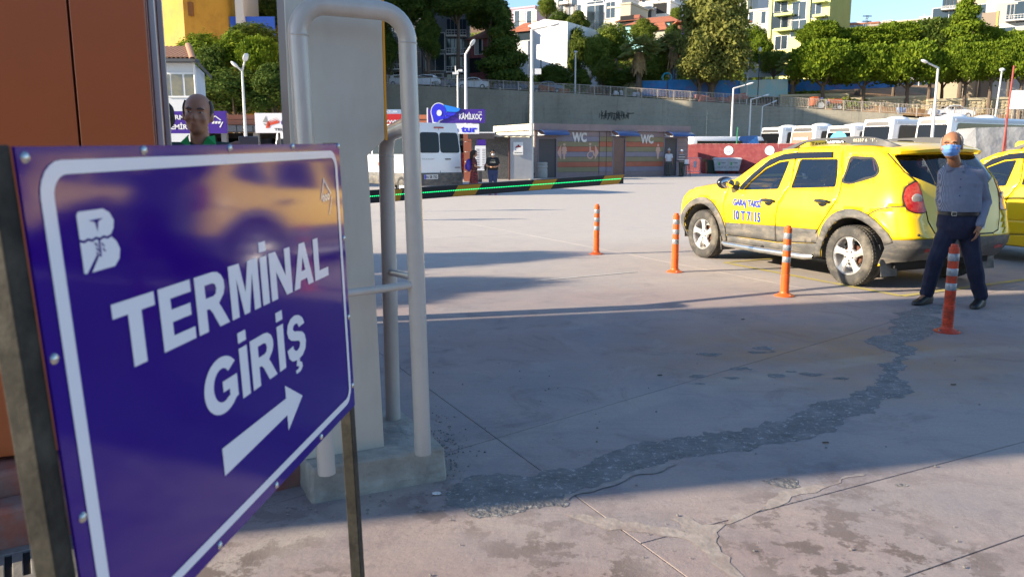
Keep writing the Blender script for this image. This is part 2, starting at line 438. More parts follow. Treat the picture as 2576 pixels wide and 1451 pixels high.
def specks(m, scale, col, lo, hi, amt):
    nt = m.node_tree; b = nt.nodes['Principled BSDF']; prev = b.inputs['Base Color'].links[0].from_socket
    n = nt.nodes.new('ShaderNodeTexNoise'); n.inputs['Scale'].default_value = scale; n.inputs['Detail'].default_value = 6; n.inputs['Roughness'].default_value = .8
    tc = nt.nodes.new('ShaderNodeTexCoord'); nt.links.new(tc.outputs['Object'], n.inputs[0])
    r = nt.nodes.new('ShaderNodeMapRange'); r.inputs[1].default_value = lo; r.inputs[2].default_value = hi; r.inputs[4].default_value = amt; nt.links.new(n.outputs['Fac'], r.inputs[0])
    x = nt.nodes.new('ShaderNodeMix'); x.data_type = 'RGBA'; nt.links.new(r.outputs[0], x.inputs[0]); nt.links.new(prev, x.inputs[6]); x.inputs[7].default_value = (*col, 1); nt.links.new(x.outputs[2], b.inputs['Base Color'])
specks(M_PATCH, 26, (.50, .48, .46), .56, .62, .75); specks(M_PATCH, 45, (.08, .08, .08), .58, .66, .7)
flatpatch('cement_patch', fract([c3(*p) for p in river], .25, 4, 21), M_PATCH, .0008, .0022, .06)
M_PALE = mat('pale cement skim', (.325, .28, .25), .9, vary=(12, .3), bump=(30, .5, .008), dirt=(5, (.25, .195, .175), 1.))
skim = [(940, 1240), (1010, 1232), (1060, 1262), (1300, 1170), (1420, 1125), (1560, 1092), (1640, 1075), (1645, 1084), (1560, 1110), (1420, 1150), (1300, 1205), (1110, 1290), (1120, 1340), (1180, 1420), (1260, 1500), (1180, 1510), (1090, 1400), (1030, 1330), (900, 1300), (760, 1278), (640, 1255), (560, 1222), (700, 1236), (860, 1262), (1000, 1290)]
flatpatch('cement_skim', fract([c3(*p) for p in skim], .18, 2, 9), M_PALE, .0012, .0006, .1)
edge = [(560, 1152), (700, 1112), (800, 1072), (930, 1042), (960, 1036), (965, 1045), (935, 1055), (800, 1088), (700, 1130), (600, 1155), (575, 1175), (556, 1170)]
flatpatch('broken_edge', fract([c3(*p) for p in edge], .15, 2, 4), M_PALE, .0035, .002, .08)
# small flaked spots
rr = random.Random(5)
for k in range(15):
    x, y = rr.uniform(880, 1800), rr.uniform(600, 760)
    if k > 12: x, y = rr.uniform(200, 2100), rr.uniform(950, 1400)
    g = c3(x, y); s = rr.uniform(.02, .075)
    n = 7; poly = [(g[0]+s*1.8*math.cos(a)*rr.uniform(.5, 1), g[1]+s*math.sin(a)*rr.uniform(.5, 1)) for a in [2*math.pi*i/n for i in range(n)]]
    flatpatch('flaked_spot', fract(poly, .2, 1, k), M_PATCH, .0009, 0, .5)
# painted bay lines
M_YEL = mat('worn yellow road paint', (.52, .42, .10), .7, dirt=(9, (.36, .33, .29), .9), vary=(3, .2))
def strip(name, a, b, w, m, z=.004, parent=ground):
    a = Vector((a[0], a[1], z)); b = Vector((b[0], b[1], z)); d = (b-a).normalized(); n = Vector((-d.y, d.x, 0))*w/2
    mb = MB(); mb.quad(a-n, b-n, b+n, a+n); return mb.build(name, m, parent)
ya, yb, yc, ye = [G(*p) for p in ((1823, 661), (1940, 651), (2269, 745), (2576, 704))]
strip('bay_line', ya, ya+(yb-ya)*3.2, .09, M_YEL); strip('bay_line', ya, yc, .09, M_YEL, .0045)
strip('bay_line', yc, yc+(ye-yc)*2.2, .09, M_YEL, .005)
strip('faded_line', G(1345, 707), G(1600, 684), .05, mat('faded white paint', (.50, .49, .46), .8, dirt=(14, (.33, .3, .27), 1.)), .004)
# grit and litter lying about
M_STONE = mat('grey grit', (.2, .19, .18), .9)
mb = MB(); rr = random.Random(11)
for k in range(420):
    if k < 250: g = c3(rr.gauss(120, 40), rr.gauss(1000, 70)); g = (g[0], g[1])
    else: g = c3(rr.uniform(0, 2200), rr.uniform(480, 1450))
    if k >= 330: p = G(rr.uniform(560, 1150), rr.uniform(1230, 1300)); g = (p.x, p.y)
    s = rr.uniform(.002, .006)*(1 if k < 250 else 1.3)
    mb.ell((g[0], g[1], s*.4+.002), (s, s*rr.uniform(.6, 1), s*.6), None, 5, 4)
tag(mb.build('gravel', M_STONE, ground), kind='stuff')
mb = MB(); p = G(1098, 1243); mb.ell((p.x, p.y, .006), (.022, .016, .005), None, 7, 5)
mb.build('chalk_flake', mat('chalk white', (.6, .6, .58), .8), ground)
for (x, y, a) in ((905, 723, .2), (1504, 967, .1), (1966, 757, .1), (1205, 521, .4)):
    g = c3(x, y); mb = MB(); mb.cbox((0, 0, .006), (.032, .010, .005), Matrix.Translation((g[0], g[1], 0)) @ Matrix.Rotation(a, 4, 'Z'))
    tag(mb.build('leaf_litter', mat('dead leaf', (.09, .07, .05), .9)), 'bit of dead leaf litter lying on the concrete apron', 'litter', 'bits of litter on the concrete')
# ================================================================== kerb, kiosk and drain
KD = Vector((.937, .35, 0)); KN = Vector((-.35, .937, 0))
M_TERRA = mat('painted terracotta kerb', (.30, .105, .07), .75, vary=(6, .4), bump=(18, .5, .01), dirt=(4, (.20, .16, .14), .9))
def along(o, d, n, mb, a0, a1, b0, b1, z0, z1):
    o = Vector(o); c = [o+d*a0+n*b0, o+d*a1+n*b0, o+d*a1+n*b1, o+d*a0+n*b1]
    mb.add([Vector((p.x, p.y, z)) for z in (z0, z1) for p in c], [(0, 3, 2, 1), (4, 5, 6, 7), (0, 1, 5, 4), (1, 2, 6, 5), (2, 3, 7, 6), (3, 0, 4, 7)])
KC = G(100, 1368)                          # foot of the kerb below the kiosk
kd2 = (G(690, 1238)-G(100, 1370)).normalized(); kn2 = Vector((-kd2.y, kd2.x, 0))
kerb = MB(); along(KC, kd2, kn2, kerb, -2.2, 1.14, 0, .14, -.02, .17)
kb = kerb.build('kerb', M_TERRA, bevel=.02); tag(kb, 'terracotta painted two-step kerb under the orange kiosk', 'kerb')
k2 = MB(); along(KC, kd2, kn2, k2, -2.2, 1.14, .14, 1.6, -.02, .27); k2.build('upper_step', M_TERRA, kb, bevel=.02)
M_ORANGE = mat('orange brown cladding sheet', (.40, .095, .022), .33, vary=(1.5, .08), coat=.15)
M_ALU = mat('dull aluminium', (.55, .53, .50), .4, .8)
C0 = P(389, 360, 3.28); C0.z = .27
def hitpx0(o, d, px, y):
    r_ = ray(px, y); nq = Vector((r_.y, -r_.x, 0)); return -(o.dot(nq))/(d.dot(nq))
kio = thing('kiosk', 'orange clad kiosk standing on the terracotta kerb at the left edge', 'kiosk', (C0.x, C0.y, .27))
def kbox(name, a0, a1, b0, b1, z0, z1, m, parent=None, bevel=.004):
    mb = MB(); along((0, 0, 0), KD, KN, mb, a0, a1, b0, b1, z0, z1); return mb.build(name, m, parent or kio, bevel=bevel)
seam = -hitpx0(C0, KD, 203, 350)
kbox('cladding_panel', -seam, -.0, 0, .05, .02, 3.1, M_ORANGE)
kbox('cladding_panel', -1.95, -seam-.008, 0, .05, .02, 3.1, M_ORANGE)
kbox('wall', -1.9, -.01, .052, 1.05, 0, 3.1, mat('kiosk core', (.12, .05, .03), .8))
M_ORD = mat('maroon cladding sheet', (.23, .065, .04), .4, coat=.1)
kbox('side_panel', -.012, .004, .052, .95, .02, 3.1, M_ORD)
kbox('roof_trim', -2.0, .06, -.06, 1.1, 3.1, 3.25, M_ALU)
nb = kbox('notice_frame', .004, .03, .12, .15, 1.22, 3.0, M_ALU); kbox('notice_frame', .004, .03, .80, .84, 1.18, 3.0, M_ALU)
kbox('notice_frame', .004, .045, .12, .84, 1.18, 1.25, M_ALU, bevel=.012)
kbox('poster', .004, .012, .25, .60, 1.95, 2.7, mat('grey paper notice', (.42, .42, .46), .5, dirt=(6, (.25, .25, .3), .8)))
# drain grate
gp0 = G(0, 1400); M_IRON = mat('cast iron', (.23, .22, .2), .6, .3, vary=(12, .4), bump=(40, .5, .004))
dr = thing('drain_grate', 'slotted drain grate in the ground below the kerb', 'drain', (G(60, 1420).x, G(60, 1420).y, .0), math.atan2(kd2.y, kd2.x))
mb = MB(); mb.box(-.5, .42, -.45, .18, -.006, .001); mb.build('slot_bed', mat('slot black', (.01, .01, .01), .9), dr)
for i in range(16):
    x = -.5+i*.058
    mb = MB(); mb.box(x, x+.034, -.45, .155, -.004, .010); mb.build('bar', M_IRON, dr, bevel=.003)
for y in (-.42, -.16, .10):
    mb = MB(); mb.box(-.5, .42, y, y+.05, -.004, .012); mb.build('cross_rail', M_IRON, dr, bevel=.003)
# ================================================================== the ticket pillar and its crash rails on a plinth
M_CEM = mat('rough plinth concrete', (.36, .345, .30), .9, vary=(5, .3), bump=(25, .8, .015), dirt=(4, (.2, .19, .17), .7))
def poly_prism(pts, z0, z1s):
    mb = MB(); n = len(pts); zs = z1s if hasattr(z1s, '__len__') else [z1s]*n
    vs = [Vector((p.x, p.y, z0)) for p in pts]+[Vector((p.x, p.y, z)) for p, z in zip(pts, zs)]
    mb.add(vs, [tuple(range(n-1, -1, -1)), tuple(range(n, 2*n))]+[(i, (i+1) % n, (i+1) % n+n, i+n) for i in range(n)]); return mb
a, b = G(785, 1268), G(1123, 1206); dd = (b-a).normalized(); nn = Vector((-dd.y, dd.x, 0))
pl = [a, b, b+nn*.66-dd*.02, a+nn*.62-dd*.02]
bm = bmesh.new(); me = poly_prism(pl, -.02, .16).mesh('c', M_CEM); bm.from_mesh(me)
bmesh.ops.bevel(bm, geom=list(bm.edges), offset=.012, segments=1, affect='EDGES'); bmesh.ops.triangulate(bm, faces=bm.faces[:]); bmesh.ops.subdivide_edges(bm, edges=bm.edges[:], cuts=6, use_grid_fill=True)
for v in bm.verts:
    q = v.co*7; v.co += Vector((noise.noise(q), noise.noise(q+Vector((5, 0, 0))), noise.noise(q+Vector((0, 9, 0)))))*.009+Vector((noise.noise(v.co*40), noise.noise(v.co*37), noise.noise(v.co*33)))*.003
me2 = bpy.data.meshes.new('plinth'); bm.to_mesh(me2); bm.free(); me2.materials.append(M_CEM)
pli = inst('plinth', me2); tag(pli, 'rough concrete plinth under the grey pillar and tube guard rails', 'plinth')
M_PILL = mat('cream grey powder coat', (.56, .54, .46), .34, vary=(3, .06), bump=(260, .25, .002), coat=.25, dirt=(2.4, (.40, .36, .28), .4, (1, 1, .3)))
M_PSIDE = mat('taupe powder coat', (.20, .16, .155), .5)
M_TRIM = mat('orange edge trim', (.75, .33, .02), .4)
PD = Vector((.906, .423, 0)); PN = Vector((-.423, .906, 0))
lr = G(973, 1123, .16); ur = P(966, 300, lr.y+.02)
pil = thing('ticket_pillar', 'tall cream grey ticket pillar with an orange edge behind tube rails', 'pillar', (lr.x, lr.y, .16))
off = (ur-lr).dot(PD)
def hitpx(o, d, px, y):
    r_ = ray(px, y); nq = Vector((r_.y, -r_.x, 0)); return -(o.dot(nq))/(d.dot(nq))
W_ = -hitpx(lr, PD, 722, 150)
prof = [(-W_, 0), (0-.012, 0), (-.048, 1.33), (off, 1.40), (off, 2.45), (-W_, 2.45)]
mb = MB(); mb.slab([PD*x+Vector((0, 0, z)) for x, z in prof], .012, -PN); mb.build('front_panel', M_PILL, pil, bevel=.003)
core = [(-W_+.004, 0), (-.03, 0), (-.06, 1.34), (off-.02, 1.41), (off-.02, 2.44), (-W_+.004, 2.44)]
mb = MB(); mb.slab([PD*x+PN*.013+Vector((0, 0, z)) for x, z in core], hitpx(lr-PD*W_, PN, 697, 80), -PN); mb.build('body', M_PSIDE, pil, bevel=.01)
mb = MB(); mb.slab([PD*x+PN*.0+Vector((0, 0, z)) for x, z in ((off+.001, 1.395), (off+.011, 1.395), (off+.011, 2.45), (off+.001, 2.45))], .03, -PN); mb.build('edge_trim', M_TRIM, pil)
# rails
M_TUBE = mat('warm grey painted tube', (.50, .47, .42), .30, coat=.4, vary=(2, .06), bump=(120, .08, .002), dirt=(4, (.30, .25, .19), .35, (1, 1, .5)))
def arc(c, u, v, r, n=8): return [c+u*(r*math.sin(t))+v*(-r*math.cos(t)+0) for t in [math.pi/2*i/n for i in range(n+1)]]
r1, r2, r3 = G(822, 1190, .16), G(1064, 1140, .16), G(989, 1052, .16)
zt = P(880, 14, r1.y+.05).z
def utube(a, b, z0, z1a, z1b, rb=.115):
    Z = Vector((0, 0, 1)); pts = [a.copy()]
    A = Vector((P(748, 60, a.y).x, a.y, z1a)); B = Vector((P(1024, 60, b.y).x, b.y, z1b)); n = 9; d = (B-A); d.z = 0; d.normalize()
    for i in range(n+1):
        t = math.pi/2*i/n; pts.append(A+d*(rb-rb*math.cos(t))+Z*(-rb+rb*math.sin(t)))
    for i in range(n+1):
        t = math.pi/2*i/n; pts.append(B-d*(rb-rb*math.sin(t))+Z*(-rb+rb*math.cos(t)))
    pts.append(b.copy()); return pts
TR = .0375
rail = thing('crash_rail', 'tall grey tubular crash rail bolted to the plinth around the pillar', 'rail', (r2.x, r2.y, .16))
def loc_(p): return Vector(p)-Vector((r2.x, r2.y, .16))
mb = MB(); mb.tube([loc_(p) for p in utube(r1, r2, .16, zt, zt)], TR, 24); mb.build('hoop', M_TUBE, rail, smooth=True)
zb = P(989, 335, r3.y-.05).z
pts = [r3.copy()]; tgt = Vector((r2.x, r2.y, P(1040, 312, r2.y).z)); dirv = Vector((tgt.x-r3.x, tgt.y-r3.y, 0)).normalized()
for i in range(10):
    t = math.pi/2*i/9; pts.append(Vector((r3.x, r3.y, zb))+dirv*(.1-.1*math.cos(t))+Vector((0, 0, -.1+.1*math.sin(t))))
tgt.x = P(1040, 312, r2.y).x-.01; pts.append(tgt)
mb = MB(); mb.tube([loc_(p) for p in pts], TR, 24); mb.build('side_hoop', M_TUBE, rail, smooth=True)
za = P(1020, 714, r2.y).z; z_a = P(885, 738, r1.y+.08).z
mb = MB(); mb.cyl(loc_(Vector((r1.x, r1.y, za+(z_a-za)))), loc_(Vector((r2.x, r2.y, za))), .017, n=14); mb.build('cross_bar', M_TUBE, rail, smooth=True)
z3 = P(985, 684, r3.y).z; z4 = P(1030, 700, r2.y).z
mb = MB(); mb.cyl(loc_(Vector((r3.x, r3.y, z3))), loc_(Vector((r2.x, r2.y, z4))), .017, n=14); mb.build('cross_bar', M_TUBE, rail, smooth=True)
for q in ((0, .003), (.055, .003)):       # weld collars at the bends
    pass
for pt in (Vector((P(748, 60, r1.y).x+.002, r1.y, zt-.12)), Vector((P(1024, 60, r2.y).x+.001, r2.y, zt-.12)), Vector((r3.x, r3.y, zb-.11))):
    mb = MB(); mb.tube([loc_(pt-Vector((0, 0, .003))), loc_(pt), loc_(pt+Vector((0, 0, .003)))], [TR+.0005, TR+.0022, TR+.0005], 24); mb.build('weld_seam', M_TUBE, rail, smooth=True)
# ================================================================== the direction sign
S0, S1, S2, S3 = Vector((-.559, .907, 1.507)), Vector((-.437, 2.039, 1.523)), Vector((-.429, 2.082, .824)), Vector((-.550, .951, .808))
SW, SH = 1.138, .70
su = (S1-S0)/SW; sv = (S3-S0)/SH; sn = su.cross(sv).normalized()
if sn.x < 0: sn = -sn
sgn = thing('direction_sign', 'purple direction sign with white lettering TERMİNAL GİRİŞ and an arrow', 'sign', S0*.5+S2*.5-Vector((0, 0, .9)))
so_ = Vector(sgn.location)
def SP(u, v, d=0.): return S0+su*u+sv*v+sn*d-so_
M_PURP = mat('gloss purple sign sheet', (.030, .0025, .215), .075, coat=0., spec=.42, vary=(2, .05))
M_SWH = mat('white sign vinyl', (.82, .82, .86), .16, spec=.3)
mb = MB(); mb.slab([SP(0, 0), SP(SW, 0), SP(SW, SH), SP(0, SH)], .004, sn)
mb.build('panel', M_PURP, sgn, fixn=True)
def rrect(u0, v0, u1, v1, r, n=6):
    pts = []
    for cx, cy, a0 in ((u1-r, v0+r, -90), (u1-r, v1-r, 0), (u0+r, v1-r, 90), (u0+r, v0+r, 180)):
        for i in range(n+1):
            a = R(a0+90*i/n); pts.append((cx+r*math.cos(a), cy+r*math.sin(a)))
    return pts
o_ = rrect(.0285, .0165, SW-.027, SH-.024, .045); i_ = rrect(.0525, .034, SW-.044, SH-.041, .028)
mb = MB(); n = len(o_); mb.add([SP(*p, .0012) for p in o_]+[SP(*p, .0012) for p in i_], [(i, (i+1) % n, (i+1) % n+n, i+n) for i in range(n)])
mb.build('border', M_SWH, sgn)
# block capitals cut from vinyl: unit letters (width, outlines), cap height 1
def letter(ch):
    s = .25
    if ch == 'T': return .82, [[(0, 1), (.82, 1), (.82, .79), (.54, .79), (.54, 0), (.28, 0), (.28, .79), (0, .79)]]
    if ch == 'E': return .76, [[(0, 0), (0, 1), (.74, 1), (.74, .8), (.25, .8), (.25, .62), (.70, .62), (.70, .42), (.25, .42), (.25, .2), (.76, .2), (.76, 0)]]
    if ch == 'M': return .96, [[(0, 0), (0, 1), (.34, 1), (.48, .42), (.62, 1), (.96, 1), (.96, 0), (.74, 0), (.74, .74), (.57, 0), (.39, 0), (.22, .74), (.22, 0)]]
    if ch == 'I': return .25, [[(0, 0), (0, 1), (.25, 1), (.25, 0)]]
    if ch == 'İ': return .25, [[(0, 0), (0, .98), (.25, .98), (.25, 0)], [(0, 1.08), (0, 1.28), (.25, 1.28), (.25, 1.08)]]
    if ch == 'N': return .86, [[(0, 0), (0, 1), (.26, 1), (.62, .42), (.62, 1), (.86, 1), (.86, 0), (.61, 0), (.24, .58), (.24, 0)]]
    if ch == 'A': return .92, [[(0, 0), (.33, 1), (.59, 1), (.92, 0), (.66, 0), (.61, .17), (.31, .17), (.26, 0)], [(.37, .37), (.46, .70), (.55, .37)]]
    if ch == 'L': return .72, [[(0, 0), (0, 1), (.25, 1), (.25, .21), (.72, .21), (.72, 0)]]
    if ch == 'R':
        o = [(0, 0), (0, 1), (.50, 1)]+[(.50+.30*math.cos(t), .715+.285*math.sin(t)) for t in [R(a) for a in (65, 40, 15, -10, -35, -60)]]
        o += [(.60, .42), (.68, .30), (.86, 0), (.57, 0), (.40, .30), (.33, .38), (.25, .39), (.25, 0)]
        return .86, [o, [(.25, .58), (.25, .81), (.46, .81), (.53, .78), (.56, .695), (.53, .61), (.46, .58)]]
    if ch == 'G':
        o = [(.50+.50*math.cos(R(a)), .50+.52*math.sin(R(a))) for a in range(38, 322, 12)]
        o += [(.92, .14), (.92, .56), (.50, .56), (.50, .36), (.68, .36), (.68, .24)]
        o += [(.50+.25*math.cos(R(a)), .50+.31*math.sin(R(a))) for a in range(300, 50, -14)]
        o += [(.68, .70)]
        return .94, [o]
    if ch == 'Ş':
        pts = [(.79, .72), (.72, .87), (.57, .97), (.40, 1.01), (.22, .98), (.09, .88), (.04, .73), (.08, .59), (.19, .50), (.36, .44), (.50, .40), (.55, .33), (.51, .24), (.41, .20), (.32, .22), (.26, .29), (.25, .36),
               (.0, .33), (.05, .14), (.17, .03), (.40, -.02), (.62, .02), (.76, .13), (.81, .30), (.77, .46), (.66, .56), (.48, .62), (.34, .66), (.28, .72), (.31, .79), (.40, .82), (.49, .80), (.54, .70)]
        ced = [(.36, -.02), (.50, -.02), (.47, -.08), (.57, -.13), (.58, -.24), (.48, -.31), (.30, -.31), (.28, -.23), (.40, -.22), (.43, -.18), (.35, -.14), (.32, -.14)]
        return .82, [pts, ced]
def vinyl(mb, s, fn, w, h, gap=.085):
    tot = sum(letter(c)[0] for c in s)+gap*(len(s)-1); k = w/tot; x = 0
    for ch in s:
        wd, outs = letter(ch)
        vs, fs = cdt(outs)
        for f in fs:
            cx = sum(vs[i].x for i in f)/3; cy = sum(vs[i].y for i in f)/3
            ins = sum(pip(cx, cy, o) for o in outs)
            if ins % 2 == 1: mb.add([fn((x+vs[i].x)*k, vs[i].y*h) for i in f], [(0, 1, 2)])
        x += wd+gap
mb = MB(); vinyl(mb, 'TERMİNAL', lambda a, b: SP(.133+a, .309+a*.006-b, .0012), .862, .098); mb.build('lettering', M_SWH, sgn)
mb = MB(); vinyl(mb, 'GİRİŞ', lambda a, b: SP(.351+a, .464-b, .0012), .468, .098, .10); mb.build('lettering', M_SWH, sgn)
mb = MB(); ar = [(.392, .525), (.682, .5285), (.682, .500), (.773, .552), (.682, .601), (.682, .566), (.392, .577)]
mb.add([SP(*p, .0012) for p in ar], [(0, 1, 5, 6), (2, 3, 4), (1, 2, 4, 5)][:1]+[(2, 3, 4)]); mb.build('arrow', M_SWH, sgn)
# crest: a split capital B with a wave, a post and an olive twig
bo = [(0, 0), (0, .079)]; u0, v0 = .088, .0815
Bt = [(0, .004), (.004, 0), (.055, 0), (.068, .006), (.076, .017), (.073, .028), (.066, .035)]+[(.066-.066*i/8, .0355+(.0018 if i % 2 else -.0005)) for i in range(1, 9)]
Bb = [(.066-.066*(8-i)/8, .039+(.0018 if i % 2 else -.0005)) for i in range(9)]+[(.076, .046), (.082, .057), (.078, .070), (.066, .079), (.016, .080), (.034, .061), (.030, .059), (.006, .080), (0, .079)]
def flat(mb, outs, fn):
    vs, fs = cdt(outs)
    for f in fs:
        cx = sum(vs[i].x for i in f)/3; cy = sum(vs[i].y for i in f)/3
        if sum(pip(cx, cy, o) for o in outs) % 2 == 1: mb.add([fn(vs[i].x, vs[i].y) for i in f], [(0, 1, 2)])
mb = MB(); flat(mb, [Bt], lambda a, b: SP(u0+a, v0+b, .0012)); flat(mb, [Bb], lambda a, b: SP(u0+a, v0+b, .0012)); mb.build('crest', M_SWH, sgn)
mb = MB(); flat(mb, [[(.022, .013), (.052, .012), (.041, .016), (.038, .029), (.035, .016)]], lambda a, b: SP(u0+a, v0+b, .0018))
flat(mb, [[(.037, .040), (.040, .040), (.039, .062), (.036, .062)]], lambda a, b: SP(u0+a, v0+b, .0018))
for (a, b, s) in ((.031, .045, -1), (.045, .047, 1), (.033, .052, -1), (.046, .054, 1), (.032, .058, -1)):
    flat(mb, [[(a-.004, b-.003*1), (a, b-.002), (a+.004, b+.003), (a, b+.002)]], lambda x, y: SP(u0+x, v0+y, .0018))
mb.build('crest_twig', M_PURP, sgn)
mb = MB()
for pts in ([(1.005, .079), (1.009, .083), (.982, .131), (.978, .129)], [(1.009, .085), (1.052, .118), (1.050, .123), (1.004, .087)], [(1.055, .125), (1.058, .127), (1.032, .172), (1.030, .168)]):
    mb.add([SP(*p, .0012) for p in pts], [(0, 1, 2, 3)])
for k in range(3):
    c = .996+k*.0175
    o = [(c+.008*math.cos(R(a)), .128-k*.001+.009*math.sin(R(a))) for a in range(0, 360, 30)]; i2 = [(c+.003*math.cos(R(a)), .128-k*.001+.0035*math.sin(R(a))) for a in range(0, 360, 45)]
    flat(mb, [o, i2], lambda a, b: SP(a, b, .0012))
mb.build('emblem', M_SWH, sgn)
M_RIV = mat('zinc rivet', (.55, .57, .55), .25, .9)
rm = MB(); rm.lathe([(.0001, .004), (.003, .0038), (.0055, .0026), (.007, .0004), (.0072, 0)], 14); rme = rm.mesh('rivet', M_RIV, True)
rot = sn.to_track_quat('Z', 'Y').to_euler()
for u, v in ((.0135, .0125), (.257, .007), (.53, .006), (.826, .005), (SW-.008, .006), (.0115, .253), (.0195, .468), (.02, .68), (SW-.008, .24), (SW-.009, .45), (SW-.012, .64), (.87, SH-.011), (.60, SH-.010), (.35, SH-.010)):
    inst('rivet', rme, sgn, SP(u, v, .0005), rot)
M_POST = mat('mottled old steel angle', (.022, .020, .014), .75, .2, vary=(18, .5), bump=(60, .5, .003), dirt=(14, (.075, .07, .055), .5))
M_PEDGE = mat('black steel edge', (.015, .014, .012), .6)
for (u, w0) in ((-.0, .034), (SW-.025, .036)):
    # square posts fixed behind the sheet; feet on the ground
    t = SP(u, -.002, -.005); bt = SP(u, SH, -.005); dn = (bt-t).normalized(); Lg = (so_.z+t.z)/(-dn.z)
    foot = t+dn*Lg
    w = su*w0; dp = -sn*.03
    sg = -1 if u < .5 else 1
    o0 = t-(w if u < .5 else Vector((0, 0, 0))); f0 = foot-(w if u < .5 else Vector((0, 0, 0)))
    mb = MB(); c = [o0, o0+w, o0+w+dp, o0+dp]; c2 = [f0, f0+w, f0+w+dp, f0+dp]
    mb.loft([c, c2]); mb.build('post', M_POST, sgn, bevel=.002, fixn=True)
# ================================================================== the estate taxi: one body builder
M_TAXI = mat('taxi yellow paint', (.88, .565, .004), .33, coat=.6, vary=(1.2, .03), dirt=(2.2, (.72, .50, .05), .25))
M_CLAD = mat('dusty black plastic', (.085, .083, .08), .62, vary=(5, .3), bump=(90, .2, .002), dirt=(3, (.22, .19, .15), .8, (1, 1, 3)))
M_BLK = mat('black rubber', (.012, .012, .012), .6)
M_GBLK = mat('gloss black plastic', (.012, .013, .016), .2, coat=.4)
M_TYRE = mat('dusty tyre rubber', (.055, .052, .048), .85, vary=(9, .3), dirt=(4, (.20, .175, .135), .8))
M_RIM = mat('silver alloy', (.70, .70, .68), .35, .55, dirt=(8, (.35, .27, .2), .5))
M_GLS = glassmat('car glass', (.74, .82, .86), .28)
M_DGL = glassmat('dark car glass', (.10, .11, .12), .12)
M_INT = mat('charcoal seat fabric', (.035, .037, .042), .9)
M_RED = mat('red lamp lens', (.34, .008, .006), .15, coat=.5, bump=(140, .3, .002), dirt=(9, (.6, .16, .08), .6))
M_CLR = mat('clear lamp lens', (.36, .33, .30), .2, .2, coat=.3)
M_CHR = mat('worn chrome', (.6, .6, .58), .25, .9)
M_BLUE = mat('blue taxi lettering', (.02, .06, .42), .6, spec=.2)
def interp(x, tab):
    if x <= tab[0][0]: return tab[0][1]
    for (a, b), (c, d) in zip(tab, tab[1:]):
        if x <= c: return b+(d-b)*(x-a)/(c-a)
    return tab[-1][1]
def sinterp(x, tab):
    """monotone-ish smooth interpolation"""
    if x <= tab[0][0]: return tab[0][1]
    for i in range(len(tab)-1):
        (a, b), (c, d) = tab[i], tab[i+1]
        if x <= c:
            m0 = (d-tab[i-1][1])/(c-tab[i-1][0]) if i else (d-b)/(c-a)
            m1 = (tab[i+2][1]-b)/(tab[i+2][0]-a) if i+2 < len(tab) else (d-b)/(c-a)
            h = c-a; t = (x-a)/h
            return (2*t**3-3*t*t+1)*b+(t**3-2*t*t+t)*h*m0+(-2*t**3+3*t*t)*d+(t**3-t*t)*h*m1
    return tab[-1][1]
WT = [(.1, .80), (.3, .855), (.45, .885), (.6, .895), (.75, .90), (.88, .895), (.98, .875), (1.08, .845), (1.25, .775), (1.45, .70), (1.55, .655), (1.62, .60)]
XR = [(.2, 4.16), (.36, 4.24), (.48, 4.33), (.6, 4.35), (.75, 4.31), (.9, 4.28), (1.1, 4.23), (1.27, 4.15), (1.5, 3.98), (1.6, 3.90)]
XF = [(.2, .16), (.36, .06), (.5, .0), (.7, .0), (.85, .05), (.95, .15), (1.0, .15)]
U1, U2, U3 = 3.95, 4.42, 5.02; RC = .30; V1, V2 = .42, -.02
def S(u, z, off=0.):
    """body skin: u runs along the side (metres from the nose), round the rear corner and to the centre of the tailgate"""
    w = sinterp(z, WT); xr = sinterp(z, XR); xf = sinterp(min(z, .95), XF)
    side = .985+.015*math.cos((u-2.2)/2.2*1.5)-(.035*max(0, (1.2-u)/1.2)**2)
    if z < 1.0:                                    # lower door waist tuck
        side -= .012*math.exp(-((z-.50)/.10)**2)*(1 if 1.3 < u < 3.1 else 0)
        for cx in (.82, 3.52):                     # haunches over the wheels
            side += .018*math.exp(-((u-cx)/.5)**2)*math.exp(-((z-.72)/.25)**2)
    if u <= U1:
        if u > 2.6: x = 2.6+(u-2.6)/(U1-2.6)*(xr-.04-RC-2.6)
        elif u < 1.3 and z < 1.0 and u >= V1: x = 1.3-(1.3-u)/(1.3-V1)*(1.3-xf-.05-.35)
        elif u < V1:
            if z >= .999: x = u; 
            else:
                t = min(1, (V1-u)/(V1-V2)); a = t*math.pi/2
                x = xf+.05+.35*(1-math.sin(a)); yy = w*side-.35+.35*math.cos(a)
                if t >= 1: yy = max(0, yy-(V2-u)); x = xf+.05*(yy/(w-.35))**2
                return Vector((x-off*math.sin(a), -(yy+off*math.cos(a)), z))
        else: x = u
        return Vector((x, -(w*side+off), z))
    if u <= U2:
        a = (u-U1)/(U2-U1)*math.pi/2
        x = xr-.04-RC+RC*math.sin(a); y = w*.985-RC*.93+RC*.93*math.cos(a)
        return Vector((x+off*math.sin(a), -(y+off*math.cos(a)), z))
    t = min(1, (u-U2)/(U3-U2)); y = (w*.985-RC*.93)*(1-t)
    return Vector((xr-.04*(1-t)**2+off, -y, z))
def ux(x, z):                                      # side position -> u
    xr = sinterp(z, XR)
    return x if x <= 2.6 else 2.6+(x-2.6)*(U1-2.6)/(xr-.04-RC-2.6)
def uy(y, z): return U2+(1-y/(sinterp(z, WT)*.985-RC*.93))*(U3-U2)
def dens(poly, step=.08):
    out = []
    for i, p in enumerate(poly):
        q = poly[(i+1) % len(poly)]; n = max(1, int(math.hypot(q[0]-p[0], q[1]-p[1])/step))
        out += [(p[0]+(q[0]-p[0])*k/n, p[1]+(q[1]-p[1])*k/n) for k in range(n)]
    return out
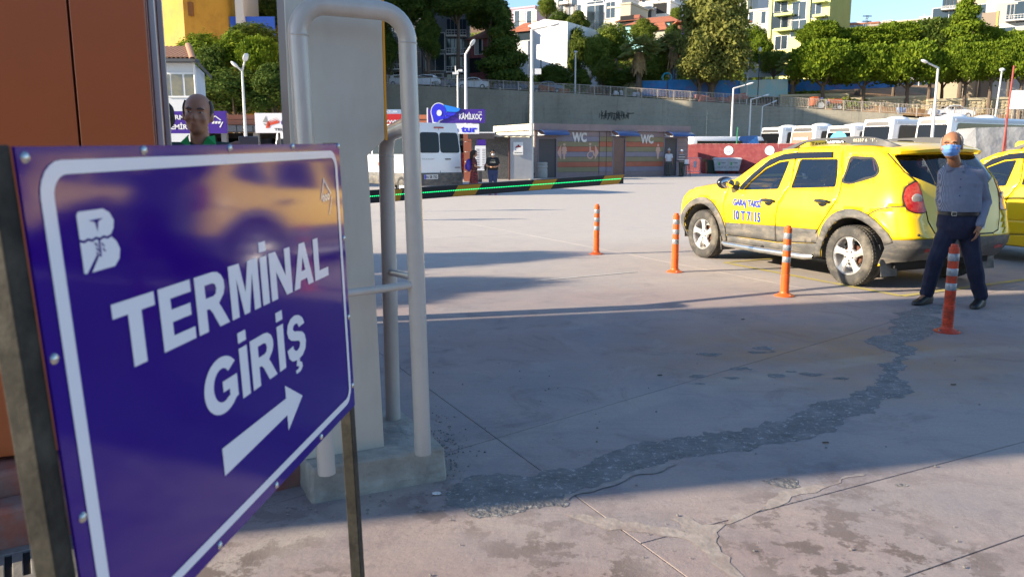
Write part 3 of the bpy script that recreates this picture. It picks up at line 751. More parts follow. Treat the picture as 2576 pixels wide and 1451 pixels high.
def roundpoly(poly, r=.03, n=3):
    out = []; N = len(poly)
    for i in range(N):
        p0, p, p1 = Vector(poly[i-1]), Vector(poly[i]), Vector(poly[(i+1) % N])
        a = (p0-p); b = (p1-p); rr_ = min(r, a.length*.45, b.length*.45); A = p+a.normalized()*rr_; B = p+b.normalized()*rr_
        for k in range(n+1):
            t = k/n; q = A*(1-t)**2+p*2*t*(1-t)+B*t*t; out.append((q.x, q.y))
    return out
def ribbon(line, w):
    L = []; Rr = []
    for i, p in enumerate(line):
        a = Vector(line[max(0, i-1)]); b = Vector(line[min(len(line)-1, i+1)]); d = (b-a).normalized(); n = Vector((-d.y, d.x))*w/2
        L.append((p[0]+n.x, p[1]+n.y)); Rr.append((p[0]-n.x, p[1]-n.y))
    return L+Rr[::-1]
def scalepoly(poly, d):
    cx = sum(p[0] for p in poly)/len(poly); cy = sum(p[1] for p in poly)/len(poly); out = []
    for x, y in poly:
        l = math.hypot(x-cx, y-cy); out.append((cx+(x-cx)*(l-d)/l, cy+(y-cy)*(l-d)/l))
    return out
TOP = [(.15, .90), (.28, .955), (.57, 1.00), (1.02, 1.06), (1.33, 1.10), (1.45, 1.16), (1.62, 1.275), (1.82, 1.41), (2.02, 1.50), (2.25, 1.545), (2.6, 1.575), (3.11, 1.585), (3.5, 1.575), (3.80, 1.55)]
WC_F, WC_R = (.82, .345), (3.52, .345)
def circ(c, r, a0, a1, n): return [(c[0]+r*math.cos(R(a0+(a1-a0)*i/n)), c[1]+r*math.sin(R(a0+(a1-a0)*i/n))) for i in range(n+1)]
def sidepanels(root, clad=True, far=False):
    X = lambda pts: [(ux(x, z), z) for x, z in pts]
    top = [(-.55, .88), (-.02, .88)]+X(TOP)+[(U1+.2, 1.545), (U2, 1.53), (U3, 1.55)]
    outline = dens([(-.6, .30), (V2, .26), (.30, .26)]+circ(WC_F, .44, 190, -8, 14)+X([(1.4, .24), (2.9, .24)])+circ((ux(*WC_R), .345), .44, 188, -10, 14)+[(ux(4.05, .33), .33), (U2, .36), (U3, .37)]+top[::-1])
    front = dens(roundpoly([(1.64, 1.01), (2.31, 1.05), (2.335, 1.405), (2.16, 1.385), (1.95, 1.30), (1.76, 1.14)], .03))
    rearg = dens(roundpoly(X([(2.52, 1.07), (3.22, 1.11), (3.11, 1.43), (2.51, 1.425)]), .03))
    qtr = dens(roundpoly(X([(3.27, 1.16), (3.42, 1.145), (3.74, 1.24), (3.765, 1.31), (3.63, 1.455), (3.27, 1.465)]), .06))
    visor = dens([(1.57, 1.02), (1.64, 1.01), (1.77, 1.155), (1.95, 1.315), (2.16, 1.405), (2.36, 1.425), (2.52, 1.435), (3.14, 1.445), (3.13, 1.515), (2.42, 1.505), (2.2, 1.485), (1.98, 1.415), (1.77, 1.25), (1.62, 1.10)])
    frame = dens([(1.50, .985), (2.36, 1.04), (2.37, 1.42), (2.14, 1.41), (1.93, 1.32), (1.73, 1.14)])
    sg = [((1.36, 1.06), (1.33, .95), (1.31, .80), (1.32, .65), (1.34, .49), (1.36, .40)), ((2.41, 1.56), (2.44, 1.35), (2.48, 1.18), (2.49, 1.10), (2.44, 1.0), (2.37, .88), (2.34, .72), (2.335, .55), (2.35, .385)), ((3.11, 1.58), (3.20, 1.35), (3.29, 1.16), (3.31, 1.05), (3.29, .94), (3.20, .80), (3.09, .65), (3.02, .55))]
    gaps = [dens(ribbon(X(g), .013)) for g in sg]
    crease = dens(ribbon(X([(3.74, .79), (3.83, .86), (3.92, .90), (4.05, .93)])+[(U1+.30, .945)], .012))
    lamp = dens(roundpoly([(U1+.22, 1.03), (U1+.24, 1.14), (U1+.34, 1.195), (uy(.60, 1.19), 1.19), (uy(.575, .88), .88), (U1+.36, .875), (U1+.27, .91)], .035))
    lampf = dens(scalepoly(lamp, -.013))
    tg = dens(ribbon([(uy(.62, 1.50), 1.50), (uy(.64, 1.30), 1.30), (uy(.60, 1.19), 1.19), (uy(.575, .88), .88), (uy(.56, .78), .78), (uy(.50, .66), .66), (uy(.40, .63), .63), (U3, .63)], .016))
    rglass = dens(roundpoly([(uy(.60, 1.47), 1.475), (U3+.02, 1.49), (U3+.02, 1.10), (uy(.35, 1.13), 1.13), (uy(.62, 1.25), 1.25), (uy(.63, 1.35), 1.35)], .02))
    archF = dens([(.29, .30)]+circ(WC_F, .535, 178, 2, 16)+[(1.36, .30)]+circ(WC_F, .44, -6, 188, 16))
    archR = dens([(ux(2.99, .3), .27)]+circ((ux(*WC_R), .345), .535, 178, 23, 14)+circ((ux(*WC_R), .345), .44, 23, 188, 14))
    bump = dens([(ux(3.93, .345), .30), (ux(3.99, .56), .575), (U2, .60), (U3, .60), (U3, .36), (U2, .33)])
    fbump = dens([(-.62, .25), (V2, .2), (.31, .2), (.31, .40), (V2, .46), (-.62, .46)])
    sill = dens(X([(1.2, .22), (3.05, .22), (3.05, .435), (2.35, .375), (1.36, .375), (1.3, .3)]))
    sgap = dens(ribbon(X([(1.36, .38), (2.35, .385), (3.04, .44)]), .012))
    dclad = dens(X([(1.35, .385), (2.35, .39), (3.05, .445), (3.05, .60), (2.33, .585), (1.33, .55)]))
    tail_l = [(u, z) for u, z in bump]
    PO = dict(front=front, rearg=rearg, qtr=qtr, qin=dens(scalepoly(qtr, .035)), frame=frame, visor=visor, lamp=lamp, lampf=lampf, tg=tg, rglass=rglass, archF=archF, archR=archR, bump=bump, fbump=fbump, sill=sill, sgap=sgap, dclad=dclad, crease=crease, g0=gaps[0], g1=gaps[1], g2=gaps[2])
    plate = [(3.11, 0), (3.11, 2)]
    dividers = [X([(1.36, 1.06), (1.33, .95), (1.31, .80), (1.32, .65), (1.34, .49), (1.36, .40)])]
    vs, fs = cdt([outline]+list(PO.values()), .06, (-.6, U3, .2, 1.6))
    order = [('rglass', 'tailgate_glass', M_DGL, -.006), ('lamp', 'tail_lamp', M_RED, .008), ('lampf', 'lamp_gasket', M_BLK, .0), ('front', 'door_glass', M_GLS, -.012), ('rearg', 'door_glass', M_GLS, -.012), ('visor', 'wind_deflector', M_GBLK, .012),
             ('qin', 'quarter_glass', M_GLS, -.004), ('qtr', 'quarter_frame', M_BLK, .0), ('archF', 'arch_trim', M_CLAD if clad else M_TAXI, .016), ('archR', 'arch_trim', M_CLAD if clad else M_TAXI, .016), ('bump', 'rear_bumper', M_CLAD, .012), ('fbump', 'front_bumper', M_CLAD, .01),
             ('sgap', 'gap', M_BLK, -.01), ('g0', 'gap', M_BLK, -.012), ('g1', 'gap', M_BLK, -.012), ('g2', 'gap', M_BLK, -.012), ('tg', 'gap', M_BLK, -.008), ('crease', 'gap', M_BLK, -.004),
             ('sill', 'sill', M_CLAD if clad else M_TAXI, .0), ('dclad', 'door_cladding', M_CLAD if clad else M_TAXI, .008)]
    parts = {}
    g0, g1, g2 = [X(g) for g in sg]
    def gx(g, z):
        t = sorted([(zz, uu) for uu, zz in g]); return interp(z, t)
    for f in fs:
        cx = sum(vs[i].x for i in f)/3; cz = sum(vs[i].y for i in f)/3
        if not pip(cx, cz, outline): continue
        for key, nm, m, off in order:
            if pip(cx, cz, PO[key]): break
        else:
            m = M_TAXI; off = 0.; key = nm = None
            if cx < gx(g0, cz): nm = 'front_wing'
            elif cx < gx(g1, cz): nm = 'front_door'
            elif cx < gx(g2, cz): nm = 'rear_door'
            elif cx > uy(.62, cz) and cz > .63: nm = 'tailgate'
            else: nm = 'rear_wing'
            key = nm
        parts.setdefault(key, (nm, m, off, []))[3].append(f)
    out = {}
    for key, (nm, m, off, ff) in parts.items():
        mid = key in ('tailgate', 'rglass', 'bump')
        if mid and far: continue
        if mid:
            mb = MB(); ids = sorted({i for f in ff for i in f}); ix = {i: k for k, i in enumerate(ids)}
            for sg2 in (1, -1):
                k0 = len(ids)*(sg2 < 0)
                mb.add([Vector((q.x, q.y*sg2, q.z)) for q in (S(vs[i].x, vs[i].y, off) for i in ids)], [tuple(ix[i] for i in (f if sg2 < 0 else f[::-1])) for f in ff])
            bm = bmesh.new(); bm.from_mesh(mb.mesh('t', m)); bmesh.ops.remove_doubles(bm, verts=bm.verts, dist=.003); bmesh.ops.recalc_face_normals(bm, faces=bm.faces); me = bpy.data.meshes.new(nm); bm.to_mesh(me); bm.free(); me.materials.append(m); me.shade_smooth()
            out[key] = inst(nm, me, root); continue
        for sgn_ in (1,) if not far else (-1,):
            mb = MB(); idx = {}
            for f in ff:
                for i in f:
                    if i not in idx:
                        idx[i] = len(idx)
            vv = [None]*len(idx)
            for i, k in idx.items():
                q = S(vs[i].x, vs[i].y, off); vv[k] = Vector((q.x, q.y*sgn_, q.z))
            mb.add(vv, [tuple(idx[i] for i in (f if sgn_ > 0 else f[::-1])) for f in ff])
            o = mb.build(nm, m, root, smooth=True, angle=60)
            if m in (M_CLAD, M_TAXI) and key not in ('tailgate', 'rglass', 'bump'):
                md = o.modifiers.new('solid', 'SOLIDIFY'); md.thickness = .012; md.offset = -1 if sgn_ > 0 else 1
            out[key] = o
    return out, vs
def wheel(root, c, r=.343, w=.215, side=-1, steer=0.):
    """wheel lying on local z, then turned; side -1 faces -y"""
    wo = thing('wheel', None, None, c); wo.parent = root
    Mr = Matrix.Rotation(R(90) if side < 0 else R(-90), 4, 'X')
    h = w/2
    prof = [(r*.63, h*.80), (r*.66, h*.93), (r*.74, h*1.0), (r*.86, h*.99), (r*.94, h*.90), (r*.985, h*.74), (r, h*.55), (r*.992, h*.50), (r, h*.44), (r, h*.12), (r*.99, h*.09), (r*.99, -h*.09), (r, -h*.12), (r, -h*.44), (r, -h*.55), (r*.985, -h*.74), (r*.94, -h*.9), (r*.8, -h), (r*.6, -h*.9)]
    mb = MB(); mb.lathe(prof, 56, M=Mr)
    for k in range(56):                             # tread blocks
        a = 2*math.pi*k/56
        for s_ in (-1, 1):
            mb.cbox((r+.001, 0, s_*h*.28), (.008, .026, h*.30), Mr @ Matrix.Rotation(a, 4, 'Z') @ Matrix.Rotation(0, 4, 'Z'))
            mb.cbox((r*.992, 0, s_*h*.66), (.010, .022, h*.18), Mr @ Matrix.Rotation(a+.05, 4, 'Z') @ Matrix.Rotation(0, 4, 'Z'))
    mb.build('tyre', M_TYRE, wo, smooth=True)
    rr_ = r*.64
    mb = MB(); mb.lathe([(rr_, h*.82), (rr_*.985, h*.84), (rr_*.95, h*.74), (rr_*.93, h*.45), (rr_*.90, -h*.4), (rr_*.5, -h*.5), (.001, -h*.5)], 40, M=Mr); 
    mb.build('rim', M_RIM, wo, smooth=True)
    mb = MB(); mb.lathe([(.001, h*.70), (.045, h*.70), (.075, h*.66), (.085, h*.55), (.085, h*.3), (.001, h*.3)], 24, M=Mr)
    for k in range(5):
        a0 = 2*math.pi*(k+.25)/5
        def pt(rad, da, z): return Mr @ Vector((rad*math.cos(a0+da), rad*math.sin(a0+da), z))
        rin, ro = .06, rr_*.955; zt_ = h*.66; zo = h*.74
        prof = [(rin, -.42, .42, zt_), (.11, -.34, .26, zt_+.004), (.155, -.20, .22, (zt_+zo)/2+.004), (ro-.02, -.16, .26, zo), (ro, -.22, .34, zo)]
        ring = []
        for rad, d0, d1, z in prof:
            ring.append([pt(rad, d0, z-.03), pt(rad, d0, z-.004), pt(rad, (d0+d1)/2, z+.006), pt(rad, d1, z-.004), pt(rad, d1, z-.03)])
        mb.loft(ring, True)
    mb.build('spoke', M_RIM, wo, smooth=True, angle=25)
    mb = MB(); mb.lathe([(.001, h*.1), (.12, h*.1), (.13, h*.0)], 24, M=Mr); mb.build('brake_disc', mat('rusty brake', (.14, .06, .035), .7, .3), wo)
    mb = MB()
    for k in range(5):
        a = 2*math.pi*(k+.75)/5; p = Mr @ Vector((.055*math.cos(a), .055*math.sin(a), h*.68)); q = Mr @ Vector((.055*math.cos(a), .055*math.sin(a), h*.75)); mb.cyl(p, q, .011, n=6)
    mb.build('wheel_nut_ring', mat('dark nut', (.12, .1, .09), .5, .5), wo)
    return wo
def toploft(root, xs, crown, name, m, fwd=0., n=10, th=.0):
    rings = []
    for x in xs:
        z = sinterp(x, TOP); p = S(ux(x, z), z); y0 = abs(p.y)
        ring = []
        for i in range(n+1):
            t = -1+2*i/n; k = 1-t*t
            ring.append(Vector((p.x-fwd*k, y0*t, p.z+crown(x)*(1-abs(t)**2.4))))
        rings.append(ring)
    mb = MB()
    for a, b in zip(rings, rings[1:]):
        for i in range(n): mb.quad(a[i], a[i+1], b[i+1], b[i])
    bm = bmesh.new(); bm.from_mesh(mb.mesh('t', m)); bmesh.ops.remove_doubles(bm, verts=bm.verts, dist=1e-4); bmesh.ops.recalc_face_normals(bm, faces=bm.faces)
    me = bpy.data.meshes.new(name); bm.to_mesh(me); bm.free(); me.materials.append(m); me.shade_smooth()
    return inst(name, me, root)
def taxi(name, label, loc, rz, clad=True, full=True):
    t = thing(name, label, 'taxi', loc, rz, None)
    parts, vs = sidepanels(t, clad)
    sidepanels(t, clad, far=True)
    toploft(t, [.15+.1*i for i in range(13)], lambda x: .075, 'bonnet', M_TAXI)
    toploft(t, [1.35, 1.45, 1.6, 1.75, 1.9, 2.02], lambda x: .04, 'windscreen', M_GLS, .10)
    toploft(t, [2.02+.13*i for i in range(13)]+[3.75, 3.80], lambda x: .05, 'roof', M_TAXI)
    # spoiler lip over the tailgate glass
    mb = MB(); rings = []
    for i in range(13):
        y = -.64+1.28*i/12; k = 1-(y/.64)**2; xb = 3.78; xe = 4.02+.035*k-.10*(abs(y)/.64)**6; zt_ = 1.555+.05*k
        rings.append([Vector((xb, y, zt_)), Vector((xb+.12, y, zt_-.003)), Vector((xe, y, 1.515+.035*k)), Vector((xe-.01, y, 1.485+.03*k)), Vector((xe-.14, y, 1.49+.03*k)), Vector((xb, y, 1.50+.03*k))])
    mb.loft(rings, True); mb.build('spoiler', M_TAXI, t, smooth=True, angle=50, fixn=True)
    mb = MB(); mb.box(.25, 4.05, -.74, .74, .26, .46); mb.box(.3, 1.35, -.55, .55, .46, .85); mb.box(3.6, 4.02, -.6, .6, .4, .7); mb.box(1.3, 3.9, -.55, .55, .2, .3)
    mb.build('chassis', mat('underbody black', (.02, .019, .018), .9), t)
    for cx in (.82, 3.52):                          # wheel houses
        mb = MB(); rings = [[Vector((cx+rr2*math.cos(R(a)), y, .345+rr2*math.sin(R(a)))) for a in range(-10, 191, 10)] for rr2, y in ((.445, -.86), (.43, -.5))]
        rings2 = [[Vector((p.x, -p.y, p.z)) for p in r_] for r_ in rings]
        for rg in (rings, rings2):
            for i in range(len(rg[0])-1): mb.quad(rg[0][i], rg[0][i+1], rg[1][i+1], rg[1][i])
        tag(mb.build('wheel_house', M_CLAD, t), kind='stuff')
        for s_ in (-1, 1): wheel(t, (cx, s_*.785, .343), side=s_)
    # cabin
    mb = MB()
    for x, ys in ((2.05, (-.36, .36)), (2.95, (-.42, 0, .42))):
        for y in ys:
            M4 = Matrix.Translation((x, y, .5)) @ Matrix.Rotation(R(12), 4, 'Y')
            mb.cbox((.22, 0, .34), (.11, .44 if len(ys) == 2 else .38, .62), M4); mb.cbox((0, 0, .06), (.46, .44, .14), Matrix.Translation((x, y, .42)))
    mb.build('seat', M_INT, t, bevel=.04)
    mb = MB()
    for x, ys in ((2.05, (-.36, .36)), (2.95, (-.42, .42))):
        for y in ys: mb.ell((x+.36, y, 1.235), (.05, .125, .085))
    mb.build('headrest', M_INT, t, smooth=True)
    mb = MB(); mb.box(1.32, 1.62, -.66, .66, .75, 1.03); mb.build('dashboard', M_INT, t, bevel=.05)
    mb = MB(); Mw = Matrix.Translation((1.80, -.36, 1.0)) @ Matrix.Rotation(R(-62), 4, 'Y')
    mb.tube([Mw @ Vector((.185*math.cos(R(a)), .185*math.sin(R(a)), 0)) for a in range(0, 361, 15)], .014, 8); mb.cyl(Mw @ Vector((-.18, 0, 0)), Mw @ Vector((.18, 0, 0)), .012); mb.cyl(Mw @ Vector((0, 0, 0)), Mw @ Vector((0, 0, -.2)), .03)
    mb.build('steering_wheel', M_INT, t, smooth=True)
    mb = MB(); mb.box(1.4, 3.95, -.76, .76, .44, .50); mb.box(3.86, 3.90, -.5, .5, .5, .95); mb.build('cabin_floor', M_INT, t)
    # door handles
    for x, z in ((2.19, .895), (3.10, .935)):
        p = S(ux(x, z), z)
        for s_ in (1, -1):
            mb = MB(); Mh = Matrix.Translation((p.x, p.y*s_, z))

            mb.tube([(-.115, .006*s_, .0), (-.085, .034*s_, .008), (0, .045*s_, .012), (.085, .034*s_, .008), (.115, .006*s_, 0)], [.013, .019, .023, .019, .013], 10); mb.ell((0, .006*s_, -.022), (.07, .012, .038), None, 14, 8)
            o = mb.build('door_handle', M_GBLK, t, smooth=True); o.location = (p.x, p.y*s_, z); o.scale = (1, -1, 1)
    # mirrors
    for s_ in (1, -1):
        m_ = MB(); M3 = Matrix.Rotation(R(-12*s_), 3, 'Z'); m_.ell((1.45, -1.0*s_, 1.10), (.075, .125, .085), M3, 16, 10); m_.cap((1.55, -.86*s_, 1.03), (1.48, -.95*s_, 1.07), .035, .03)
        mo = m_.build('door_mirror', M_GBLK, t, smooth=True)
        m2_ = MB(); m2_.ell((1.512, -1.0*s_, 1.10), (.018, .105, .068), M3, 16, 10); m2_.build('mirror_glass', mat('mirror', (.7, .7, .7), .03, 1.), mo, smooth=True)
    # roof rails
    for s_ in (1, -1):
        def rp(x, h, o=0.): 
            z = sinterp(x, TOP); p = S(ux(x, z), z); return Vector((p.x, (p.y+.05+o)*s_, z+.02+h))
        rl = MB()
        xs = [2.02, 2.12, 2.3, 2.45, 2.6, 2.9, 3.05, 3.13, 3.25, 3.5, 3.62, 3.75, 3.84]; hs = [-.03, -.005, .04, .065, .075, .078, .078, .085, .085, .08, .06, .01, -.03]; bs = [.01, .03, .05, .028, .024, .024, .03, .075, .085, .085, .07, .04, .01]
        rings = []
        for x, h, b in zip(xs, hs, bs):
            c = rp(x, h); rings.append([c+Vector((0, -.022, -b)), c+Vector((0, -.016, 0)), c+Vector((0, .016, 0)), c+Vector((0, .022, -b))])
        rl.loft(rings, True); rl.build('roof_rail', mat('grey rail plastic', (.055, .055, .06), .5, vary=(8, .2)), t, smooth=True, angle=50, fixn=True)
        rl = MB(); a = rp(2.2, -.02); rl.box(a.x-.1, a.x+.3, a.y-.025, a.y+.025, a.z-.05, a.z+.02)
        rl.build('rail_foot', M_CLAD, t, bevel=.01)
    if full:
        # side step
        for s_ in (-1, 1):
            mb = MB(); mb.tube([(1.40, .955*s_, .285), (1.50, .985*s_, .275), (2.2, .985*s_, .27), (2.95, .985*s_, .275), (3.06, .95*s_, .285)], [.030, .038, .038, .038, .03], 12); mb.build('side_step', M_CHR, t, smooth=True)
            mb = MB()
            for x0 in (1.56, 2.25): mb.box(x0, x0+.62, .955*s_-.028, .955*s_+.028, .300, .312)
            mb.build('step_tread', M_CLAD, t, bevel=.004)
            mb = MB(); mb.box(1.5, 1.56, min(.7*s_, .96*s_), max(.7*s_, .96*s_), .27, .30); mb.box(2.9, 2.96, min(.7*s_, .96*s_), max(.7*s_, .96*s_), .27, .30); mb.build('step_bracket', M_CLAD, t)
            for x in (1.27, 3.99):
                mb = MB(); mb.slab([(x, .90*s_, .36), (x+.03, .90*s_, .17), (x+.03, .66*s_, .17), (x, .66*s_, .36)], .012); mb.build('mud_flap', M_CLAD, t, bevel=.004)
        # reversing lens in the tail lamp, reflector, fog marker
        for s_ in (1, -1):
            c = S(U1+.365, 1.02, .010); n_ = (S(U1+.365, 1.02, .03)-c).normalized(); c.y *= s_; n_.y *= s_
            mb = MB(); Mq = Matrix.Translation(c) @ n_.to_track_quat('Z', 'Y').to_matrix().to_4x4(); mb.lathe([(.056, -.012), (.055, .000), (.045, .004), (.025, .006), (.001, .007)], 24, M=Mq)
            mb.build('reversing_lens', M_CLR, t, smooth=True)
            c = S(U2+.02, .475, .014); mb = MB(); mb.quad(*[Vector((q.x, q.y*s_, q.z)) for q in (S(U2-.02, .455, .015), S(U2+.14, .455, .015), S(U2+.14, .495, .015), S(U2-.02, .495, .015))]); mb.build('reflector', M_RED, t)
        # lettering on the door
        def door(a, b): return S(a, b, .0035)
        def sidetext(s, x0, x1, z0, z1, parent, m, bold=.02, off=.0035, dz=0.):
            vs_, fs_ = textmesh(s, bold); xa = min(v[0] for v in vs_); xb = max(v[0] for v in vs_)
            mb = MB(); mb.add([S(ux(x0+(v[0]-xa)/(xb-xa)*(x1-x0), 1.), z0+dz*(v[0]-xa)/(xb-xa)+(v[1]+bold)/(.727+2*bold)*(z1-z0), off) for v in vs_], fs_)
            return mb.build('lettering', m, parent)
        sidetext('GARAJ TAKSİ', 1.51, 2.06, .80, .895, parts['front_door'], M_BLUE, .036, .008)
        sidetext('10 T 7115', 1.53, 2.06, .61, .745, parts['front_door'], M_BLUE, .036, .008)
        # phone digits flaking off the rail
        mb = MB(); z = sinterp(3.3, TOP); y0 = S(ux(3.3, z), z).y+.05-.0225
        put_text(mb, '05337 6', lambda a, b: Vector((3.22+a, y0-.003, z+.045+b)), w=.20, h=.035, bold=.01); put_text(mb, "'1' .", lambda a, b: Vector((3.47+a, y0-.003, z+.045+b)), w=.09, h=.035, bold=.01)
        mb.build('rail_digits', mat('cream sticker', (.6, .55, .42), .6), t)
        # sticker on tailgate glass, read from inside
        mb = MB(); put_text(mb, 'CIPA', lambda a, b: S(uy(.0, 1.3)-.0+.0, 1.30)+Vector((.008, -.30+.26-a, b)), w=.24, h=.07, bold=.01)
        mb.build('window_lettering', mat('white sticker', (.6, .62, .68), .5), t)
        mb = MB(); p = S(ux(1.68, 1.0), .94, .006); mb.ell(p, (.022, .006, .010), None, 8, 6); mb.build('side_repeater', M_CLR, t)
        c = S(U1+.36, .645, .004); mb = MB(); mb.ell(c, (.014, .014, .014), None, 8, 6); mb.build('tow_cap', M_BLK, t)
    if full:
        # number plate
        mb = MB(); mb.box(4.315, 4.325, -.26, .26, .68, .79); mb.build('number_plate', mat('plate white', (.6, .6, .6), .4), t)
    # roof sign
    sg_ = MB(); x0 = 1.99; z0 = 1.565
    sg_.loft([[Vector((x0+sx, sy, z)) for sx, sy in ((-a, -b), (a, -b), (a, b), (-a, b))] for a, b, z in ((.09, .17, z0), (.085, .165, z0+.07), (.06, .145, z0+.105))], True)
    o = sg_.build('roof_sign', mat('yellow lamp plastic', (.85, .62, .01), .35, coat=.3), t, smooth=True, bevel=.015, angle=30)
    mb = MB(); put_text(mb, 'TAKSİ', lambda a, b: Vector((x0+.0905-b*.06, -.0-a*-1, z0+.025+b)), w=.26, h=.05, bold=.02, center=True); mb.build('sign_lettering', M_BLK, o)
    return t
FW = Vector((2.749, 11.483, 0)); cardir = Vector((.401, -.916, 0)); outn = Vector((-.916, -.401, 0))
org = FW-outn*.88-cardir*.82
CANG = math.atan2(cardir.y, cardir.x)
tx = taxi('taxi', 'yellow off-road estate taxi lettered GARAJ TAKSİ behind the orange bollards', org, CANG)
# second taxi behind, no cladding
p2 = P(2478, 512, 11.3); org2 = Vector((p2.x, p2.y, 0))-outn*.88-cardir*2.05
tx2 = taxi('taxi', 'second yellow taxi at the right edge, behind the man in the mask', org2, CANG, clad=False, full=False)
for k in (.93, ):
    mb = MB(); a, b = S(1.55, .66, .012), S(2.12, .66, .012)
    mb.box(1.62, 2.2, a.y-.012, a.y+.004, .655, .715); mb.build('door_moulding', M_GBLK, tx2, bevel=.008)
mb = MB(); 
# ================================================================== bollards
M_OR = mat('weathered orange plastic', (.78, .12, .012), .5, vary=(9, .15), dirt=(14, (.3, .09, .03), .5))
M_OR2 = mat('grimy red orange plastic', (.60, .055, .015), .55, vary=(9, .3), dirt=(12, (.05, .03, .02), .8))
M_SIL = mat('scuffed reflective band', (.32, .33, .35), .35, .2, dirt=(26, (.08, .08, .09), .8))
def bollard(loc, m, label, lean=(0, 0), h=.75):
    t = thing('bollard', label, 'bollard', loc, 0, 'flexible bollards in a row across the yard'); t.rotation_euler = (lean[0], lean[1], random.uniform(0, 3))
    mb = MB(); mb.lathe([(.105, 0), (.105, .008), (.085, .016), (.052, .032), (.046, .05)], 24); mb.build('base', m, t, smooth=True)
    for k in range(3):
        a = 2*math.pi*k/3+.5; b_ = MB(); b_.cyl((.082*math.cos(a), .082*math.sin(a), .012), (.082*math.cos(a), .082*math.sin(a), .024), .010, n=6); b_.build('bolt', M_CHR, t)
    prof = [(.046, .045)]
    for k in range(9):
        z = .055+k*.021; prof += [(.0465, z), (.0465, z+.009), (.040, z+.012), (.040, z+.019)]
    prof += [(.043, .25), (.041, h-.055), (.041, h-.05)]
    mb = MB(); mb.lathe(prof, 24); mb.build('post', m, t, smooth=True, angle=30)
    mb = MB(); mb.lathe([(.0405, h-.052), (.0405, h-.03), (.036, h-.026), (.030, h-.024), (.028, h-.004), (.022, h), (.0001, h)], 24); mb.build('cap', m, t, smooth=True, angle=40)
    for z in (.36, .485, .61):
        mb = MB(); mb.lathe([(.0422, z), (.0436, z+.002), (.0434, z+.060), (.042, z+.062)], 24); mb.build('reflective_band', M_SIL, t, smooth=True)
    return t
for (x, y), m, lb, ln in (((1500, 643), M_OR, 'most distant orange bollard, standing clear of the taxi', (.0, .0)), ((1697, 688), M_OR, 'orange bollard just in front of the taxi front wheel', (0, -.0)), ((1973, 748), M_OR, 'orange bollard in front of the taxi rear door', (0, 0)), ((2382, 838), M_OR2, 'grimy red bollard nearest the camera, by the walking man', (0, -.01))):
    g = G(x, y-4); bollard((g.x, g.y, 0), m, lb, ln)
# ================================================================== people
def skinmat(name, col): return mat(name, col, .5, vary=(9, .12), spec=.4, bump=(70, .15, .003))
def headframe(c, yaw, pitch=0., roll=0.):
    return Matrix.Translation(c) @ Matrix.Rotation(yaw, 4, 'Z') @ Matrix.Rotation(pitch, 4, 'X') @ Matrix.Rotation(roll, 4, 'Y')
def hand(mb, w, d, out, side, s=1., curl=.35):
    """palm and five fingers from wrist w along d; out = back-of-hand direction; side = towards the thumb"""
    d = Vector(d).normalized(); out = Vector(out); out = (out-d*out.dot(d)).normalized(); sd = Vector(side); sd = (sd-d*sd.dot(d)-out*sd.dot(out)).normalized()
    Mx = Matrix((sd, out, d)).transposed()
    w = Vector(w)
    mb.cap(w-d*.02*s, w+d*.03*s, .027*s, .030*s, 10)
    mb.ell(w+d*.065*s, (.040*s, .018*s, .048*s), Mx, 12, 8)
    L = (.068, .078, .072, .056)
    for i in range(4):
        k = w+d*.100*s+sd*(.028-.0187*i)*s
        f1 = (d-out*curl*.7).normalized(); f2 = (d-out*curl*2.0).normalized()
        a = k-d*.02*s; b = k+f1*L[i]*.5*s; c = b+f2*L[i]*.5*s
        mb.cap(a, b, .0095*s, .0088*s, 8); mb.cap(b, c, .0088*s, .0075*s, 8)
    a = w+d*.03*s+sd*.028*s; b = a+(d*.6+sd*.65-out*.3).normalized()*.042*s; c = b+(d*.95+sd*.1-out*.35).normalized()*.032*s
    mb.cap(a, b, .014*s, .011*s, 8); mb.cap(b, c, .011*s, .0085*s, 8)
def headparts(mb, H):
    def e(c, r, q=None): mb.ell(H @ Vector(c), r, H.to_3x3() if q is None else H.to_3x3() @ q, 16, 12)
    e((0, -.014, .030), (.076, .096, .088)); e((0, .018, -.028), (.064, .072, .085)); e((0, .036, -.080), (.044, .046, .034))
    mb.cap(H @ Vector((0, .086, .006)), H @ Vector((0, .104, -.028)), .009, .0145, 8)
    for s in (-1, 1):
        e((s*.030, .076, .026), (.027, .014, .009)); e((s*.040, .068, -.030), (.022, .020, .022)); e((s*.077, -.008, -.012), (.009, .021, .033)); e((s*.013, .090, -.031), (.009, .010, .008))
    e((0, .086, -.056), (.025, .011, .006)); e((0, .084, -.066), (.021, .012, .006))
